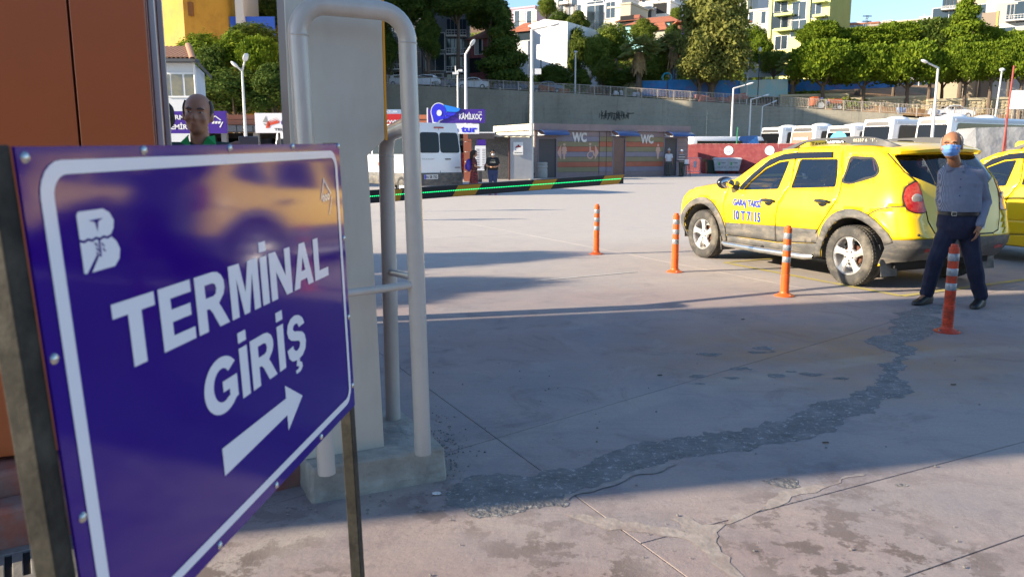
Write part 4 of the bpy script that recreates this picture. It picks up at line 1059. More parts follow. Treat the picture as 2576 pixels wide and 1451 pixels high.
def hairshell(H, m, parent, keep, name='hair', grow=.007, seed=0):
    mb = MB(); nu, nv = 36, 24; vs = []; 
    for j in range(nv+1):
        t = math.pi*j/nv
        for i in range(nu):
            a = 2*math.pi*i/nu; g = grow*(1+.6*noise.noise(Vector((math.cos(a)*3, math.sin(a)*3, t*3+seed))))
            vs.append(Vector(((.076+g)*math.sin(t)*math.cos(a), -.014+(.096+g)*math.sin(t)*math.sin(a), .030+(.088+g)*math.cos(t))))
    fs = []
    for j in range(nv):
        for i in range(nu):
            q = (j*nu+i, (j+1)*nu+i, (j+1)*nu+(i+1) % nu, j*nu+(i+1) % nu); c = sum((vs[k] for k in q), Vector())/4
            if keep(c, seed): fs.append(q)
    mb.add([H @ v for v in vs], fs)
    bm = bmesh.new(); bm.from_mesh(mb.mesh('h', m)); bmesh.ops.delete(bm, geom=[v for v in bm.verts if not v.link_faces], context='VERTS')
    me = bpy.data.meshes.new(name); bm.to_mesh(me); bm.free(); me.materials.append(m); me.shade_smooth()
    o = inst(name, me, parent); md = o.modifiers.new('s', 'SOLIDIFY'); md.thickness = .012; md.offset = 0
    return o
def lerp(a, b, t): return a+(b-a)*t
def person(name, label, loc, J, sp, group=None):
    t = thing(name, label, 'person', loc, 0, group)
    sk = sp['skin']; vox = sp.get('voxel', .012); k = sp.get('k', 1.); fat = sp.get('fat', 1.)
    J = {a: Vector(b) if not isinstance(b, (int, float)) else b for a, b in J.items()}
    H = headframe(J['head'], J.get('yaw', 0.), J.get('pitch', 0.), J.get('roll', 0.)) @ Matrix.Scale(sp.get('hk', 1.), 4)
    mb = MB(); headparts(mb, H)
    mb.cap(J['neck']-Vector((0, 0, .05)), H @ Vector((0, -.02, -.04)), .058*k, .054*k, 12)
    mb.cap(J['pel'], J['chest'], .10*k, .11*k, 12); mb.cap(J['chest'], J['neck']-Vector((0, 0, .06)), .11*k, .06*k)
    for s in 'LR':
        mb.cap(J['chest'], J['sh'+s], .06*k, .045*k); mb.cap(J['sh'+s], J['el'+s], .043*k, .036*k); mb.cap(J['el'+s], J['wr'+s], .037*k, .026*k)
        d = J.get('hd'+s, (J['wr'+s]-J['el'+s]))
        out = J.get('ho'+s, Vector((1 if s == 'L' else -1, 0, 0))); sd = J.get('hs'+s, Vector((0, -1, 0)))
        hand(mb, J['wr'+s], d, out, sd, .98*k, sp.get('curl', .35))
        mb.cap(J['pel'], J['hip'+s], .08*k, .08*k); mb.cap(J['hip'+s], J['kn'+s], .075*k, .05*k); mb.cap(J['kn'+s], J['an'+s], .05*k, .035*k); mb.cap(J['an'+s], lerp(J['an'+s], J['toe'+s], .35)-Vector((0, 0, .02)), .028*k, .018*k)
    fuse(mb, 'body', sk, t, vox, 3)
    # shirt
    side = J.get('side', (J['shL']-J['shR']).normalized()); side.z = 0; side.normalize(); fwd = Vector((side.y, -side.x, 0))
    if fwd.dot(J.get('front', Vector((0, -1, 0)))) < 0: fwd = -fwd
    mb = MB(); n = 24
    wb = sp.get('waist', .165)*fat; dp = sp.get('depth', .115)*fat
    hem = sp.get('hem', J['pel']+Vector((0, 0, .02)))
    rings = []
    for c, a, b in ((hem, wb*1.0, dp), (lerp(hem, J['chest'], .3), wb*1.06, dp*1.12), (lerp(hem, J['chest'], .65), wb*1.02, dp*1.05), (J['chest'], wb*1.07, dp*1.0), (lerp(J['chest'], J['neck'], .45), wb*1.03, dp*.88), (lerp(J['chest'], J['neck'], .72), wb*.80, dp*.70), (J['neck']-Vector((0, 0, .035)), .085*k, .075*k)):
        rings.append([c+side*a*math.cos(2*math.pi*i/n)+fwd*b*math.sin(2*math.pi*i/n) for i in range(n)])
    mb.loft(rings, True)
    sl = sp.get('sleeve', 'long')
    for s in 'LR':
        sh, el, wr = J['sh'+s], J['el'+s], J['wr'+s]
        mb.cap(lerp(J['chest'], J['neck'], .55), sh, .08*k, .068*k)
        if sl == 'long': mb.cap(sh, el, .068*k, .056*k); mb.cap(el, lerp(el, wr, .93), .056*k, .041*k)
        else: mb.cap(sh, lerp(sh, el, .62), .066*k, .058*k)
    def dsp(co):
        w = noise.noise(co*9)*.006+noise.noise(Vector((co.x*14, co.y*14, co.z*26)))*.004
        return w*sp.get('wrinkle', 1.)
    shirt = fuse(mb, 'shirt', sp['shirt'], t, vox, 3, dsp)
    # legs
    if sp.get('skirt'):
        mb = MB(); z0 = J['anL'].z+.08; c0 = J['pel']; c1 = Vector(((J['anL'].x+J['anR'].x)/2, (J['anL'].y+J['anR'].y)/2, z0)); rings = []
        for q in (0, .2, .5, .8, 1): 
            c = lerp(c0, c1, q); rings.append([c+side*(.15+.07*q)*math.cos(2*math.pi*i/n)*(1+.08*q*math.sin(i*2.2))+fwd*(.12+.08*q)*math.sin(2*math.pi*i/n) for i in range(n)])
        mb.loft(rings, True); mb.build('skirt', sp['trousers'], t, smooth=True, angle=80)
    else:
        mb = MB(); top = sp.get('hem', J['pel']+Vector((0, 0, .02)))
        rings = []
        for c, a, b in ((top+Vector((0, 0, .012)), wb*.97, dp*.97), (J['pel']+Vector((0, 0, -.02)), wb*1.03, dp*1.04), (J['pel']-Vector((0, 0, .07)), wb*.93, dp*.98), (J['pel']-Vector((0, 0, .15)), wb*.62, dp*.75)):
            rings.append([c+side*a*math.cos(2*math.pi*i/n)+fwd*b*math.sin(2*math.pi*i/n) for i in range(n)])
        mb.loft(rings, True)
        for s in 'LR':
            h, kn, an = J['hip'+s], J['kn'+s], J['an'+s]
            mb.cap(h, kn, .102*k*fat, .078*k); mb.cap(kn, an+Vector((0, 0, .012)), .078*k, .066*k)
            mb.cap(J['pel']-Vector((0, 0, .03)), h, .09*k*fat, .1*k*fat); mb.cap(lerp(J['pel'], h, .8)+Vector((0, 0, .05)), h, .088*k*fat, .1*k*fat)
        fuse(mb, 'trousers', sp['trousers'], t, vox, 3, lambda co: (noise.noise(Vector((co.x*10, co.y*10, co.z*14)))*.007)*sp.get('wrinkle', 1.))
    for s in 'LR':
        an, toe = J['an'+s], J['toe'+s]; d = (toe-an); d.z = 0; d.normalize(); q = Vector((-d.y, d.x, 0)); rings = []
        base = Vector((an.x, an.y, 0)); zf = min(an.z-.085, toe.z-.03)
        for x, w, h in ((-.072, .026, .06), (-.06, .040, .10), (0, .044, .115), (.06, .043, .085), (.12, .046, .055), (.17, .044, .045), (.205, .028, .032), (.215, .012, .02)):
            c = base+d*x*k; zb = max(zf, .002)+.004
            rings.append([c+q*w*k*math.cos(a)+Vector((0, 0, zb+h*k*(.5+.5*math.sin(a)) if math.sin(a) > -.4 else zb)) for a in [2*math.pi*i/14 for i in range(14)]])
        mb = MB(); mb.loft(rings, True); mb.build('shoe', sp['shoe'], t, smooth=True, angle=60, fixn=True)
    return t, H, shirt
def eyes(t, H, m_w, m_d, brow, squint=.6):
    for s in (-1, 1):
        mb = MB(); mb.ell(H @ Vector((s*.0305, .0825, .004)), (.0135, .006, .0075*squint), H.to_3x3(), 12, 8); e = mb.build('eye', m_w, t, smooth=True)
        mb = MB(); mb.ell(H @ Vector((s*.0305, .0875, .004)), (.0055, .003, .0055*squint), H.to_3x3(), 10, 6); mb.build('iris', m_d, e, smooth=True)
        mb = MB(); mb.tube([H @ Vector((s*.014, .093, .021)), H @ Vector((s*.032, .091, .027)), H @ Vector((s*.050, .078, .020))], [.004, .005, .002], 8); mb.build('eyebrow', brow, t, smooth=True)
M_EW = mat('eye white', (.5, .48, .45), .2); M_ED = mat('dark iris', (.02, .012, .008), .1)
def stripes(name, c1, c2, scale, axis='X', rough=.85):
    m = mat(name, c1, rough, bump=(120, .3, .002)); nt = m.node_tree; b = nt.nodes['Principled BSDF']
    tc = nt.nodes.new('ShaderNodeTexCoord'); w = nt.nodes.new('ShaderNodeTexWave'); w.inputs['Scale'].default_value = scale; w.bands_direction = axis; w.inputs['Distortion'].default_value = .6; w.inputs['Detail Scale'].default_value = .6
    cr = nt.nodes.new('ShaderNodeMix'); cr.data_type = 'RGBA'; cr.inputs[6].default_value = (*c1, 1); cr.inputs[7].default_value = (*c2, 1)
    nt.links.new(tc.outputs['Object'], w.inputs[0]); nt.links.new(w.outputs['Fac'], cr.inputs[0]); nt.links.new(cr.outputs[2], b.inputs['Base Color'])
    return m
# ---- the walking man
YM = 7.75
o0 = Vector((P(2408, 560, YM).x, YM, 0))
def m_(x, y, Y): return P(x, y, Y)-o0
J = dict(pel=m_(2408, 562, 7.75), chest=m_(2417, 462, 7.75), neck=m_(2406, 412, 7.77), head=m_(2394, 367, 7.66), yaw=math.pi-.62, pitch=.06, roll=.05,
         shL=m_(2461, 440, 7.68), elL=m_(2480, 506, 7.74), wrL=m_(2464, 566, 7.60), hdL=Vector((-.14, -.05, -1)), hoL=Vector((.75, -.6, 0)), hsL=Vector((-.6, -.75, 0)),
         shR=m_(2378, 437, 7.86), elR=m_(2368, 500, 7.96), wrR=m_(2372, 548, 8.00), hoR=Vector((-1, 0, 0)),
         hipL=m_(2434, 580, 7.74), knL=m_(2449, 662, 7.70), anL=m_(2466, 752, 7.74), toeL=m_(2446, 771, 7.58),
         hipR=m_(2387, 580, 7.78), knR=m_(2354, 652, 7.80), anR=m_(2331, 742, 7.90), toeR=m_(2284, 762, 7.74), front=Vector((-.5, -.86, 0)), side=Vector((.86, -.5, 0)))
J['anL'].z = .095; J['toeL'].z = .03; J['anR'].z = .10; J['toeR'].z = .03
M_SKIN = skinmat('sun tanned skin', (.34, .15, .075))
M_STRIPE = stripes('blue white pinstripe shirt', (.27, .28, .33), (.10, .11, .17), 42, 'X')
sp = dict(skin=M_SKIN, shirt=M_STRIPE, trousers=mat('navy trousers', (.012, .013, .035), .85, vary=(6, .2), bump=(200, .2, .002)), shoe=mat('black leather shoe', (.015, .014, .014), .45, vary=(20, .3)),
          voxel=.008, k=1.0, fat=1.04, waist=.172, depth=.125, hk=1.12, hem=m_(2412, 533, 7.75), curl=.5, wrinkle=1.1)
man, H, shirt = person('person', 'balding man in a blue face mask and striped shirt walking beside the taxi', o0, J, sp)
man['category'] = 'person'
eyes(man, H, M_EW, M_ED, mat('dark grey brow', (.05, .04, .035), .9), .45)
M_GREY = mat('grey hair', (.26, .245, .23), .8, vary=(60, .5), bump=(150, .8, .01))
hairshell(H, M_GREY, man, lambda c, s: (c.y < .022 and c.z > -.04 and abs(c.x) > .052 and c.z < .078) or (c.y < -.045 and c.z > -.05), 'hair', .004)
# face mask with pleats, wrapped round the lower face
mb = MB(); nu, nv = 22, 14; g = []
for j in range(nv+1):
    tz = j/nv; z = .002-.100*tz
    for i in range(nu+1):
        a = R(-78+156*i/nu); c = math.cos(a); s_ = math.sin(a)
        bul = math.sin(math.pi*min(1, tz*1.02))
        ry = .085+.026*bul*max(0, c)**.5 + (.024*(1-tz) if abs(a) < .45 else 0)*max(0, math.cos(a*3.2)); rx = .074*(1-.30*tz*tz)
        zz = z*(1-.22*abs(s_)**2)-.004*abs(s_)
        pl = .0025*math.sin(tz*math.pi*7)
        g.append(H @ Vector((rx*s_, .010+(ry+pl)*max(c, .0)-.012*tz*tz*c-.014*(tz > .85)*c, zz)))
mb.add(g, [(j*(nu+1)+i, j*(nu+1)+i+1, (j+1)*(nu+1)+i+1, (j+1)*(nu+1)+i) for j in range(nv) for i in range(nu)])
mk = mb.build('face_mask', mat('light blue mask fabric', (.16, .34, .72), .7, bump=(90, .3, .003)), man, smooth=True, angle=80); md = mk.modifiers.new('s', 'SOLIDIFY'); md.thickness = .003
for s_ in (-1, 1):
    mb = MB(); mb.tube([H @ Vector((s_*.068, .02, -.005)), H @ Vector((s_*.083, -.018, .008)), H @ Vector((s_*.084, -.03, -.02)), H @ Vector((s_*.066, .015, -.06))], .0018, 6); mb.build('mask_loop', mat('white elastic', (.6, .6, .6), .7), mk)
# collar, placket buttons, pocket, cuff, belt
side = Vector((.86, -.5, 0)).normalized(); fw = Vector((-.5, -.86, 0)).normalized(); nk = J['neck']; M_BTN = mat('navy button', (.01, .012, .05), .3)
for s_ in (-1, 1):
    mb = MB(); pts = []
    a = [nk+side*s_*.012+fw*.088+Vector((0, 0, -.055)), nk+side*s_*.075+fw*.105+Vector((0, 0, -.085)), nk+side*s_*.092+fw*.055+Vector((0, 0, -.025)), nk+side*s_*.078-fw*.03+Vector((0, 0, -.0)), nk+side*s_*.066-fw*.02+Vector((0, 0, .03)), nk+side*s_*.058+fw*.045+Vector((0, 0, .015))]
    mb.add(a, [(0, 1, 2), (0, 2, 5), (2, 3, 4), (2, 4, 5)]); o = mb.build('collar', M_STRIPE, man, smooth=True, angle=60); md = o.modifiers.new('s', 'SOLIDIFY'); md.thickness = .006
for i, (bx, by) in enumerate(((2389, 452), (2384.5, 472), (2381, 493), (2378, 516))):
    q = m_(bx+4, by-2, 7.75)
    ctr_ = lerp(sp['hem'], J['chest'], (q.z-sp['hem'].z)/(J['chest'].z-sp['hem'].z))
    q = ctr_+fw*(.133+(0, .008, .012, .002)[i])+side*.0; mb = MB(); mb.ell(q, (.0062, .003, .0062), None, 10, 6); mb.build('button', M_BTN, man, smooth=True)
mb = MB(); d = (J['wrL']-J['elL']).normalized(); mb.cap(lerp(J['elL'], J['wrL'], .80), lerp(J['elL'], J['wrL'], .97), .043, .041, 16); mb.build('cuff', M_STRIPE, man, smooth=True)
mb = MB(); c = sp['hem']+Vector((0, 0, -.012)); rings = []
for dz, r_ in ((-.018, 1.03), (-.016, 1.05), (.016, 1.05), (.018, 1.03)): rings.append([c+side*.179*r_*math.cos(2*math.pi*i/30)+fw*.130*r_*math.sin(2*math.pi*i/30)+Vector((0, 0, dz)) for i in range(30)])
mb.loft(rings, True); bl = mb.build('belt', mat('black belt', (.012, .012, .014), .35), man, smooth=True)
mb = MB(); q = c+fw*.138-side*.035; mb.tube([q+side*x+Vector((0, 0, z)) for x, z in ((-.02, .016), (.02, .016), (.02, -.016), (-.02, -.016), (-.02, .016))], .0035, 6); mb.build('buckle', M_CHR, bl)
# ---- template figure
def stand(h=1.65, yaw=0., arms='down', spread=.09, step=0.):
    k = h/1.72; c, s = math.cos(yaw), math.sin(yaw)
    def p(x, y, z): return Vector((x*c-y*s, x*s+y*c, z))*k
    J = dict(pel=p(0, 0, .93), chest=p(0, 0, 1.26), neck=p(0, .01, 1.46), head=p(0, -.02, 1.605), yaw=yaw+math.pi,
             shL=p(.175, .01, 1.38), shR=p(-.175, .01, 1.38), hipL=p(.09, 0, .88), hipR=p(-.09, 0, .88), knL=p(spread, -.02-step, .50), knR=p(-spread, -.02+step, .50),
             anL=p(spread+.01, .02-step*1.6, .095), anR=p(-spread-.01, .02+step*1.6, .095), toeL=p(spread+.03, -.14-step*1.6, .03), toeR=p(-spread-.03, -.14+step*1.6, .03), front=p(0, -1, 0), side=p(1, 0, 0))
    if arms == 'down': J.update(elL=p(.23, .03, 1.10), wrL=p(.24, -.03, .86), elR=p(-.23, .03, 1.10), wrR=p(-.24, -.03, .86))
    if arms == 'hold': J.update(elL=p(.25, -.02, 1.12), wrL=p(.07, -.22, 1.07), elR=p(-.25, -.02, 1.12), wrR=p(-.07, -.22, 1.07), hdL=p(-.8, -.5, 0), hdR=p(.8, -.5, 0), hoL=p(0, -.3, -1), hoR=p(0, -.3, -1))
    if arms == 'reach': J.update(elL=p(.24, .0, 1.12), wrL=p(.20, -.18, 1.0), elR=p(-.30, -.06, 1.18), wrR=p(-.46, -.22, 1.12), hoR=p(0, 0, 1))
    J['_k'] = k
    return J
def spec(J, **kw):
    d = dict(skin=M_SKIN, k=J.pop('_k'), voxel=.014, shoe=mat('dark shoe', (.02, .02, .02), .6)); d.update(kw); return d
M_SK2 = skinmat('olive skin', (.42, .22, .13)); M_SK3 = skinmat('ruddy skin', (.42, .20, .12))
M_DKH = mat('dark brown hair', (.018, .011, .008), .7, bump=(150, .8, .01), vary=(40, .4))
# woman in the printed black t-shirt
Jw = stand(1.60, .08, 'hold'); s_ = spec(Jw, skin=M_SK2, shirt=mat('black t-shirt', (.014, .014, .016), .85), sleeve='short', trousers=mat('blue jeans', (.03, .045, .12), .9, vary=(9, .2)), shoe=mat('pink trainer', (.35, .10, .14), .6), fat=1.15)
g = G(1240, 490); w1, Hw, _ = person('person', 'woman in a black printed t-shirt, sunglasses and white mask by the dark post', (g.x, g.y, 0), Jw, s_)
hairshell(Hw, M_DKH, w1, lambda c, s: c.z > .055 or (c.y < .0 and c.z > -.04), 'hair', .012)
mb = MB(); mb.ell(Hw @ Vector((0, .062, -.05)), (.056, .052, .045), Hw.to_3x3(), 16, 10); mb.build('face_mask', mat('white mask', (.75, .75, .75), .8), w1, smooth=True)
for q in (-1, 1):
    mb = MB(); mb.ell(Hw @ Vector((q*.032, .090, .006)), (.028, .008, .019), Hw.to_3x3(), 12, 8); mb.build('sunglasses', M_GBLK, w1, smooth=True)
mb = MB(); ck = Jw['chest']; put_text(mb, 'LOVE SHINES', lambda a, b: Vector((a, ck.y-.155, ck.z+.06+b)), w=.17, h=.02, bold=.02, center=True)
put_text(mb, 'HHHHHHH', lambda a, b: Vector((a, ck.y-.160, ck.z-.03+b)), w=.20, h=.055, bold=.03, center=True); mb.build('shirt_print', mat('grey shirt print', (.30, .32, .30), .8), w1)
# shoulder bag
mb = MB(); mb.ell((-.27, .05, .98), (.05, .10, .13)); mb.build('body_shell', mat('black bag', (.015, .012, .02), .6), None, smooth=True)
bag = bpy.data.objects['body_shell']; bag.name = 'handbag'; bag.location = (g.x, g.y, 0); tag(bag, 'black handbag hanging at the side of the woman in the t-shirt', 'handbag')
mb = MB(); mb.tube([(-.27, .0, 1.09), (-.20, -.02, 1.30), (-.16, .0, 1.42), (-.20, .06, 1.30), (-.27, .1, 1.09)], .008, 6); mb.build('strap', mat('black bag'  , (0, 0, 0)), bag)
# woman with the purple rucksack
Jb = stand(1.58, R(100), 'hold', .07)
M_FLOR = mat('black skirt with red flowers', (.012, .01, .012), .85, dirt=(26, (.55, .06, .07), 1.0))
s_ = spec(Jb, skin=M_SK2, shirt=mat('dark floral top', (.02, .015, .02), .85, dirt=(30, (.4, .06, .06), .8)), sleeve='short', trousers=M_FLOR, skirt=True, fat=1.0)
g = G(1193, 490); w2, Hb, _ = person('person', 'long-haired woman in a floral skirt carrying a purple rucksack', (g.x, g.y, 0), Jb, s_)
hairshell(Hb, M_DKH, w2, lambda c, s: c.z > .05 or c.y < .02, 'hair', .014)
mb = MB(); mb.cap(Hb @ Vector((0, -.09, .02)), Hb @ Vector((0, -.13, -.38)), .075, .055, 12); mb.build('long_hair', M_DKH, w2, smooth=True)
mb = MB(); pk = Jb['chest']-Jb['front'].normalized()*.19; mb.ell(pk-Vector((0, 0, .09)), (.11, .16, .23), None, 16, 12); bp_ = mb.build('rucksack', mat('purple nylon', (.055, .03, .33), .6, vary=(8, .3)), None, smooth=True, loc=(g.x, g.y, 0)); tag(bp_, 'purple rucksack on the back of the long-haired woman', 'rucksack')
mb = MB(); mb.ell(pk-Jb['front'].normalized()*.10-Vector((0, 0, .15)), (.05, .11, .11), None, 12, 8); mb.build('front_pocket', mat('purple nylon', (0, 0, 0)), bp_, smooth=True)
# two men at the toilet door
Jc = stand(1.72, math.pi-.35, 'down'); s_ = spec(Jc, skin=M_SK3, shirt=mat('white polo shirt', (.66, .66, .68), .8), sleeve='short', trousers=mat('grey trousers', (.10, .095, .085), .85), fat=1.12)
g = G(1681, 443); c1, Hc, _ = person('person', 'man in a white polo shirt seen from behind at the toilet door', (g.x, g.y, 0), Jc, s_)
mb = MB(); mb.lathe([(.10, .0), (.085, .07), (.05, .12), (.01, .17)], 16, M=Hc @ Matrix.Translation((0, -.014, .055))); mb.build('paper_hat', mat('pale cloth hat', (.5, .47, .44), .8), c1, smooth=True)
Jd = stand(1.68, math.pi+.5, 'reach'); s_ = spec(Jd, skin=M_SK3, shirt=stripes('dark and cream striped jumper', (.03, .025, .035), (.50, .45, .42), 1.9, 'Z'), trousers=mat('olive trousers', (.045, .05, .035), .9), fat=1.18)
g = G(1713, 444); c2, Hd, _ = person('person', 'man in a striped jumper and white sun hat at the toilet door', (g.x, g.y, 0), Jd, s_)
mb = MB(); mb.lathe([(.135, -.015), (.10, .0), (.098, .05), (.07, .095), (.001, .105)], 18, M=Hd @ Matrix.Translation((0, -.014, .04))); mb.build('sun_hat', mat('white cotton hat', (.72, .72, .72), .8), c2, smooth=True)
# ---- the two men talking by the kiosk
YP = 5.0
p0 = P(500, 300, YP); o1 = Vector((p0.x, YP, 0)); o1.z = 0
Jp = stand(1.76, .18, 'down', .09); kz = P(500, 289, YP).z-Jp['head'].z
rise = max(0., kz)
s_ = spec(Jp, skin=M_SK3, shirt=mat('dark green polo shirt', (.008, .045, .032), .85), sleeve='short', trousers=mat('dark trousers', (.02, .02, .025), .85), voxel=.010, fat=1.25, hk=1.08)
Jp['roll'] = -.05; Jp['pitch'] = .06
Jp['elL'] = P(598, 420, YP-.05)-o1-Vector((0, 0, rise)); Jp['wrL'] = P(583, 372, YP-.30)-o1-Vector((0, 0, rise)); Jp['hdL'] = Vector((.9, -.15, .30)); Jp['hoL'] = Vector((-.2, -.6, .8)); Jp['hsL'] = Vector((.2, -.8, .3))
gm, Hp, _ = person('person', 'bald man in a dark green polo shirt talking behind the sign', (o1.x, o1.y, rise), Jp, s_)
eyes(gm, Hp, M_EW, M_ED, mat('grey brow', (.10, .09, .085), .9), .55)
hairshell(Hp, mat('cropped grey hair', (.10, .09, .085), .9, bump=(200, .6, .004)), gm, lambda c, s: c.y < .02 and c.z < .07 and c.z > -.04 and (abs(c.x) > .05 or c.y < -.05), 'hair', .002)
M_GRN = mat('bright green collar', (.01, .30, .07), .8)
nk = Jp['neck']
for q in (-1, 1):
    mb = MB(); a = [nk+Vector((q*.015, -.10, -.085)), nk+Vector((q*.085, -.115, -.12)), nk+Vector((q*.115, -.05, -.035)), nk+Vector((q*.08, .03, .025)), nk+Vector((q*.058, -.04, .015))]
    mb.add(a, [(0, 1, 2), (0, 2, 4), (2, 3, 4)]); o = mb.build('collar', M_GRN, gm); md = o.modifiers.new('s', 'SOLIDIFY'); md.thickness = .006
mb = MB(); mb.add([nk+Vector((-.045, -.118, -.13)), nk+Vector((.045, -.118, -.13)), nk+Vector((.035, -.13, -.19)), nk+Vector((-.035, -.13, -.19))], [(0, 1, 2, 3)]); mb.build('placket', mat('white placket', (.6, .6, .62), .8), gm)
ph = MB(); ph.cbox((0, 0, 0), (.115, .010, .062)); pho = ph.build('phone', mat('silver phone', (.32, .33, .35), .3, .5), None, bevel=.004, loc=P(626, 357, YP-.36)); tag(pho, 'silver phone held by the man in the green polo shirt', 'phone')
YQ = 4.55; p0 = P(395, 320, YQ); o2 = Vector((p0.x, YQ, 0)); Jq = stand(1.66, -2.2, 'down'); rise2 = max(0, P(405, 305, YQ).z-Jq['head'].z)
s_ = spec(Jq, skin=M_SK3, shirt=mat('white knit shirt', (.60, .58, .57), .9, bump=(60, .8, .01)), sleeve='short', trousers=mat('dark trousers', (0, 0, 0)), voxel=.012, fat=1.1)
wm, Hq, _ = person('person', 'dark-haired man in a white knit shirt half hidden by the kiosk', (o2.x, o2.y, rise2), Jq, s_)
hairshell(Hq, M_DKH, wm, lambda c, s: c.z > .05 or c.y < .01, 'hair', .012)
# ================================================================== barrier arm
M_BOOM = mat('matt black boom', (.012, .012, .013), .45)
M_AMB = mat('amber reflective sheet', (.62, .27, .01), .4)
A_, B_ = P(1566, 450, 8.55), P(1070, 485, 7.53)
bd = (A_-B_).normalized(); B2 = B_-bd*1.15; bn = Vector((bd.y, -bd.x, 0)).normalized()
bar = thing('barrier_arm', 'black and amber barrier arm with a green light strip reaching across the yard', 'barrier', B2)
def BP(s, h, d=0.): return bd*s+Vector((0, 0, h))+bn*d
LB = (A_-B2).length
hh0, hh1 = .060, .050
mb = MB(); mb.loft([[BP(s, -h, .02), BP(s, h*.9, .02), BP(s, h, .012), BP(s, h, -.02), BP(s, -h, -.02)] for s, h in ((0, hh0), (LB, hh1))]); mb.build('arm', M_BOOM, bar, fixn=True)
def sx(px, y=470):   # distance along the arm under a sighting
    r = ray(px, y); n = Vector((r.y, -r.x, 0)); o = Vector((0, 0, 0)); return -(Vector((B2.x, B2.y, 0)).dot(n))/(Vector((bd.x, bd.y, 0)).dot(n))
for a, b in ((982, 1008), (1143, 1203), (1334, 1393), (1512, 1562)):
    s0, s1 = sx(a), sx(b); sk = (s1-s0)*.12; h = hh0+(hh1-hh0)*s0/LB; mb = MB()
    mb.quad(BP(s0-sk, -h+.004, .0215), BP(s1-sk*1.5, -h+.004, .0215), BP(s1+sk, h*.88, .0215), BP(s0+sk, h*.88, .0215)); mb.build('reflective_stripe', M_AMB, bar)
M_LED = mat('green diode', (.02, .6, .3), .4, emit=((.01, .9, .22), 1.1))
mb = MB(); mb.box(0, 1, 0, 1, 0, 1)
mb2 = MB(); k = 0; s = .02
while s < LB-.03: 
    c = BP(s, .004, .0225); mb2.cbox(c, (.010, .006, .007)); s += .019
tag(mb2.build('light_strip', M_LED, bar), kind='stuff')
mb = MB(); mb.cyl((0, 0, -B2.z), (0, 0, .22), .12, n=16); mb.build('barrier_post', mat('grey barrier cabinet', (.22, .22, .22), .5), bar)
# ================================================================== lamps
M_LAMP = mat('pale galvanised pole', (.58, .57, .55), .5, .2)
M_HEAD = mat('lamp head white', (.66, .66, .66), .4)
def street_lamp(px, ytop, Y, label, arm=None, base=None, r=.07, head=True, yfoot=None, zb=0.):
    """pole seen at px with its top at ytop; arm=(px, y) of the lamp head"""
    tp = P(px, ytop, Y); t = thing('street_lamp', label, 'street lamp', (tp.x, Y, zb), 0, 'street lamps of the bus yard')
    mb = MB(); mb.tube([(0, 0, 0), (0, 0, .5), (0, 0, tp.z-zb)], [r*1.25, r*1.1, r*.6], 10); mb.build('pole', M_LAMP, t, smooth=True)
    if arm:
        for k_, (ax, ay) in enumerate(arm if isinstance(arm, list) else [arm]):
            a = P(ax, ay, Y-.2)-Vector((tp.x, Y, zb)); b = Vector((0, 0, tp.z-zb-.03)); d = (a-b).normalized()
            mb = MB(); mb.tube([b, b+(a-b)*.7], [r*.6, r*.5], 8); mb.build('arm', M_LAMP, t, smooth=True)
            M3 = d.to_track_quat('X', 'Z').to_matrix(); L = (a-b).length
            mb = MB(); mb.ell(a, (max(.22, L*.24), .16, .075), M3, 14, 8); mb.build('lamp_head', M_HEAD, t, smooth=True)
    return t
l1 = street_lamp(1338, 74, 46, 'tall street lamp beside the toilet block, arm reaching right', (1395, 63), r=.11)
mb = MB(); q = P(1338, 391, 46); mb.cyl((0, 0, 3.3), (0, 0, 4.0), .088, n=10); mb.build('yellow_band', mat('yellow tape', (.7, .6, .02), .5), l1)
mb = MB(); z = P(1345, 181, 46).z; mb.cbox((.35, -.1, z), (.35, .2, .3)); mb.build('floodlight', M_HEAD, l1)
street_lamp(1171, 136, 44, 'curved street lamp above the purple bus company sign', (1189, 108), r=.10)
t = street_lamp(1151, 178, 47, 'short camera mast left of the curved street lamp', None, r=.07)
mb = MB(); z = P(1151, 178, 47).z; mb.cbox((-.12, 0, z-.15), (.35, .15, .12)); mb.cbox((.15, 0, z), (.25, .15, .12)); mb.cyl((-.1, 0, z-.1), (-.12, 0, z+.25), .03); mb.build('camera_head', M_HEAD, t)
street_lamp(1845, 222, 66, 'street lamp in front of the retaining wall, nearest the yellow taxi bonnet', (1887, 211), r=.10)
street_lamp(1889, 250, 78, 'middle one of three street lamps along the retaining wall', (1927, 240), r=.10)
street_lamp(1918, 268, 86, 'farthest and smallest of the three street lamps along the wall', (1948, 256), r=.09)
t = street_lamp(2360, 170, 48, 'street lamp among the white coaches, arm reaching left', (2326, 155), r=.10)
mb = MB(); z = P(2345, 348, 48).z; mb.cyl((0, 0, z-.2), (0, 0, z+.2), .09, n=10); mb.build('yellow_band', mat('yellow tape', (0, 0, 0)), t)
street_lamp(609, 178, 40, 'twin-headed street lamp left of the grey pillar', [(590, 163), (618, 145)], r=.085)
gp = P(1853, 320, 64); t = thing('green_pole', 'thin green pole beside the street lamp at the wall', 'pole', (gp.x, gp.y, 0)); mb = MB(); mb.cyl((0, 0, 0), (.1, 0, gp.z), .05, n=8); mb.build('pole', mat('green paint', (.02, .2, .09), .5), t)
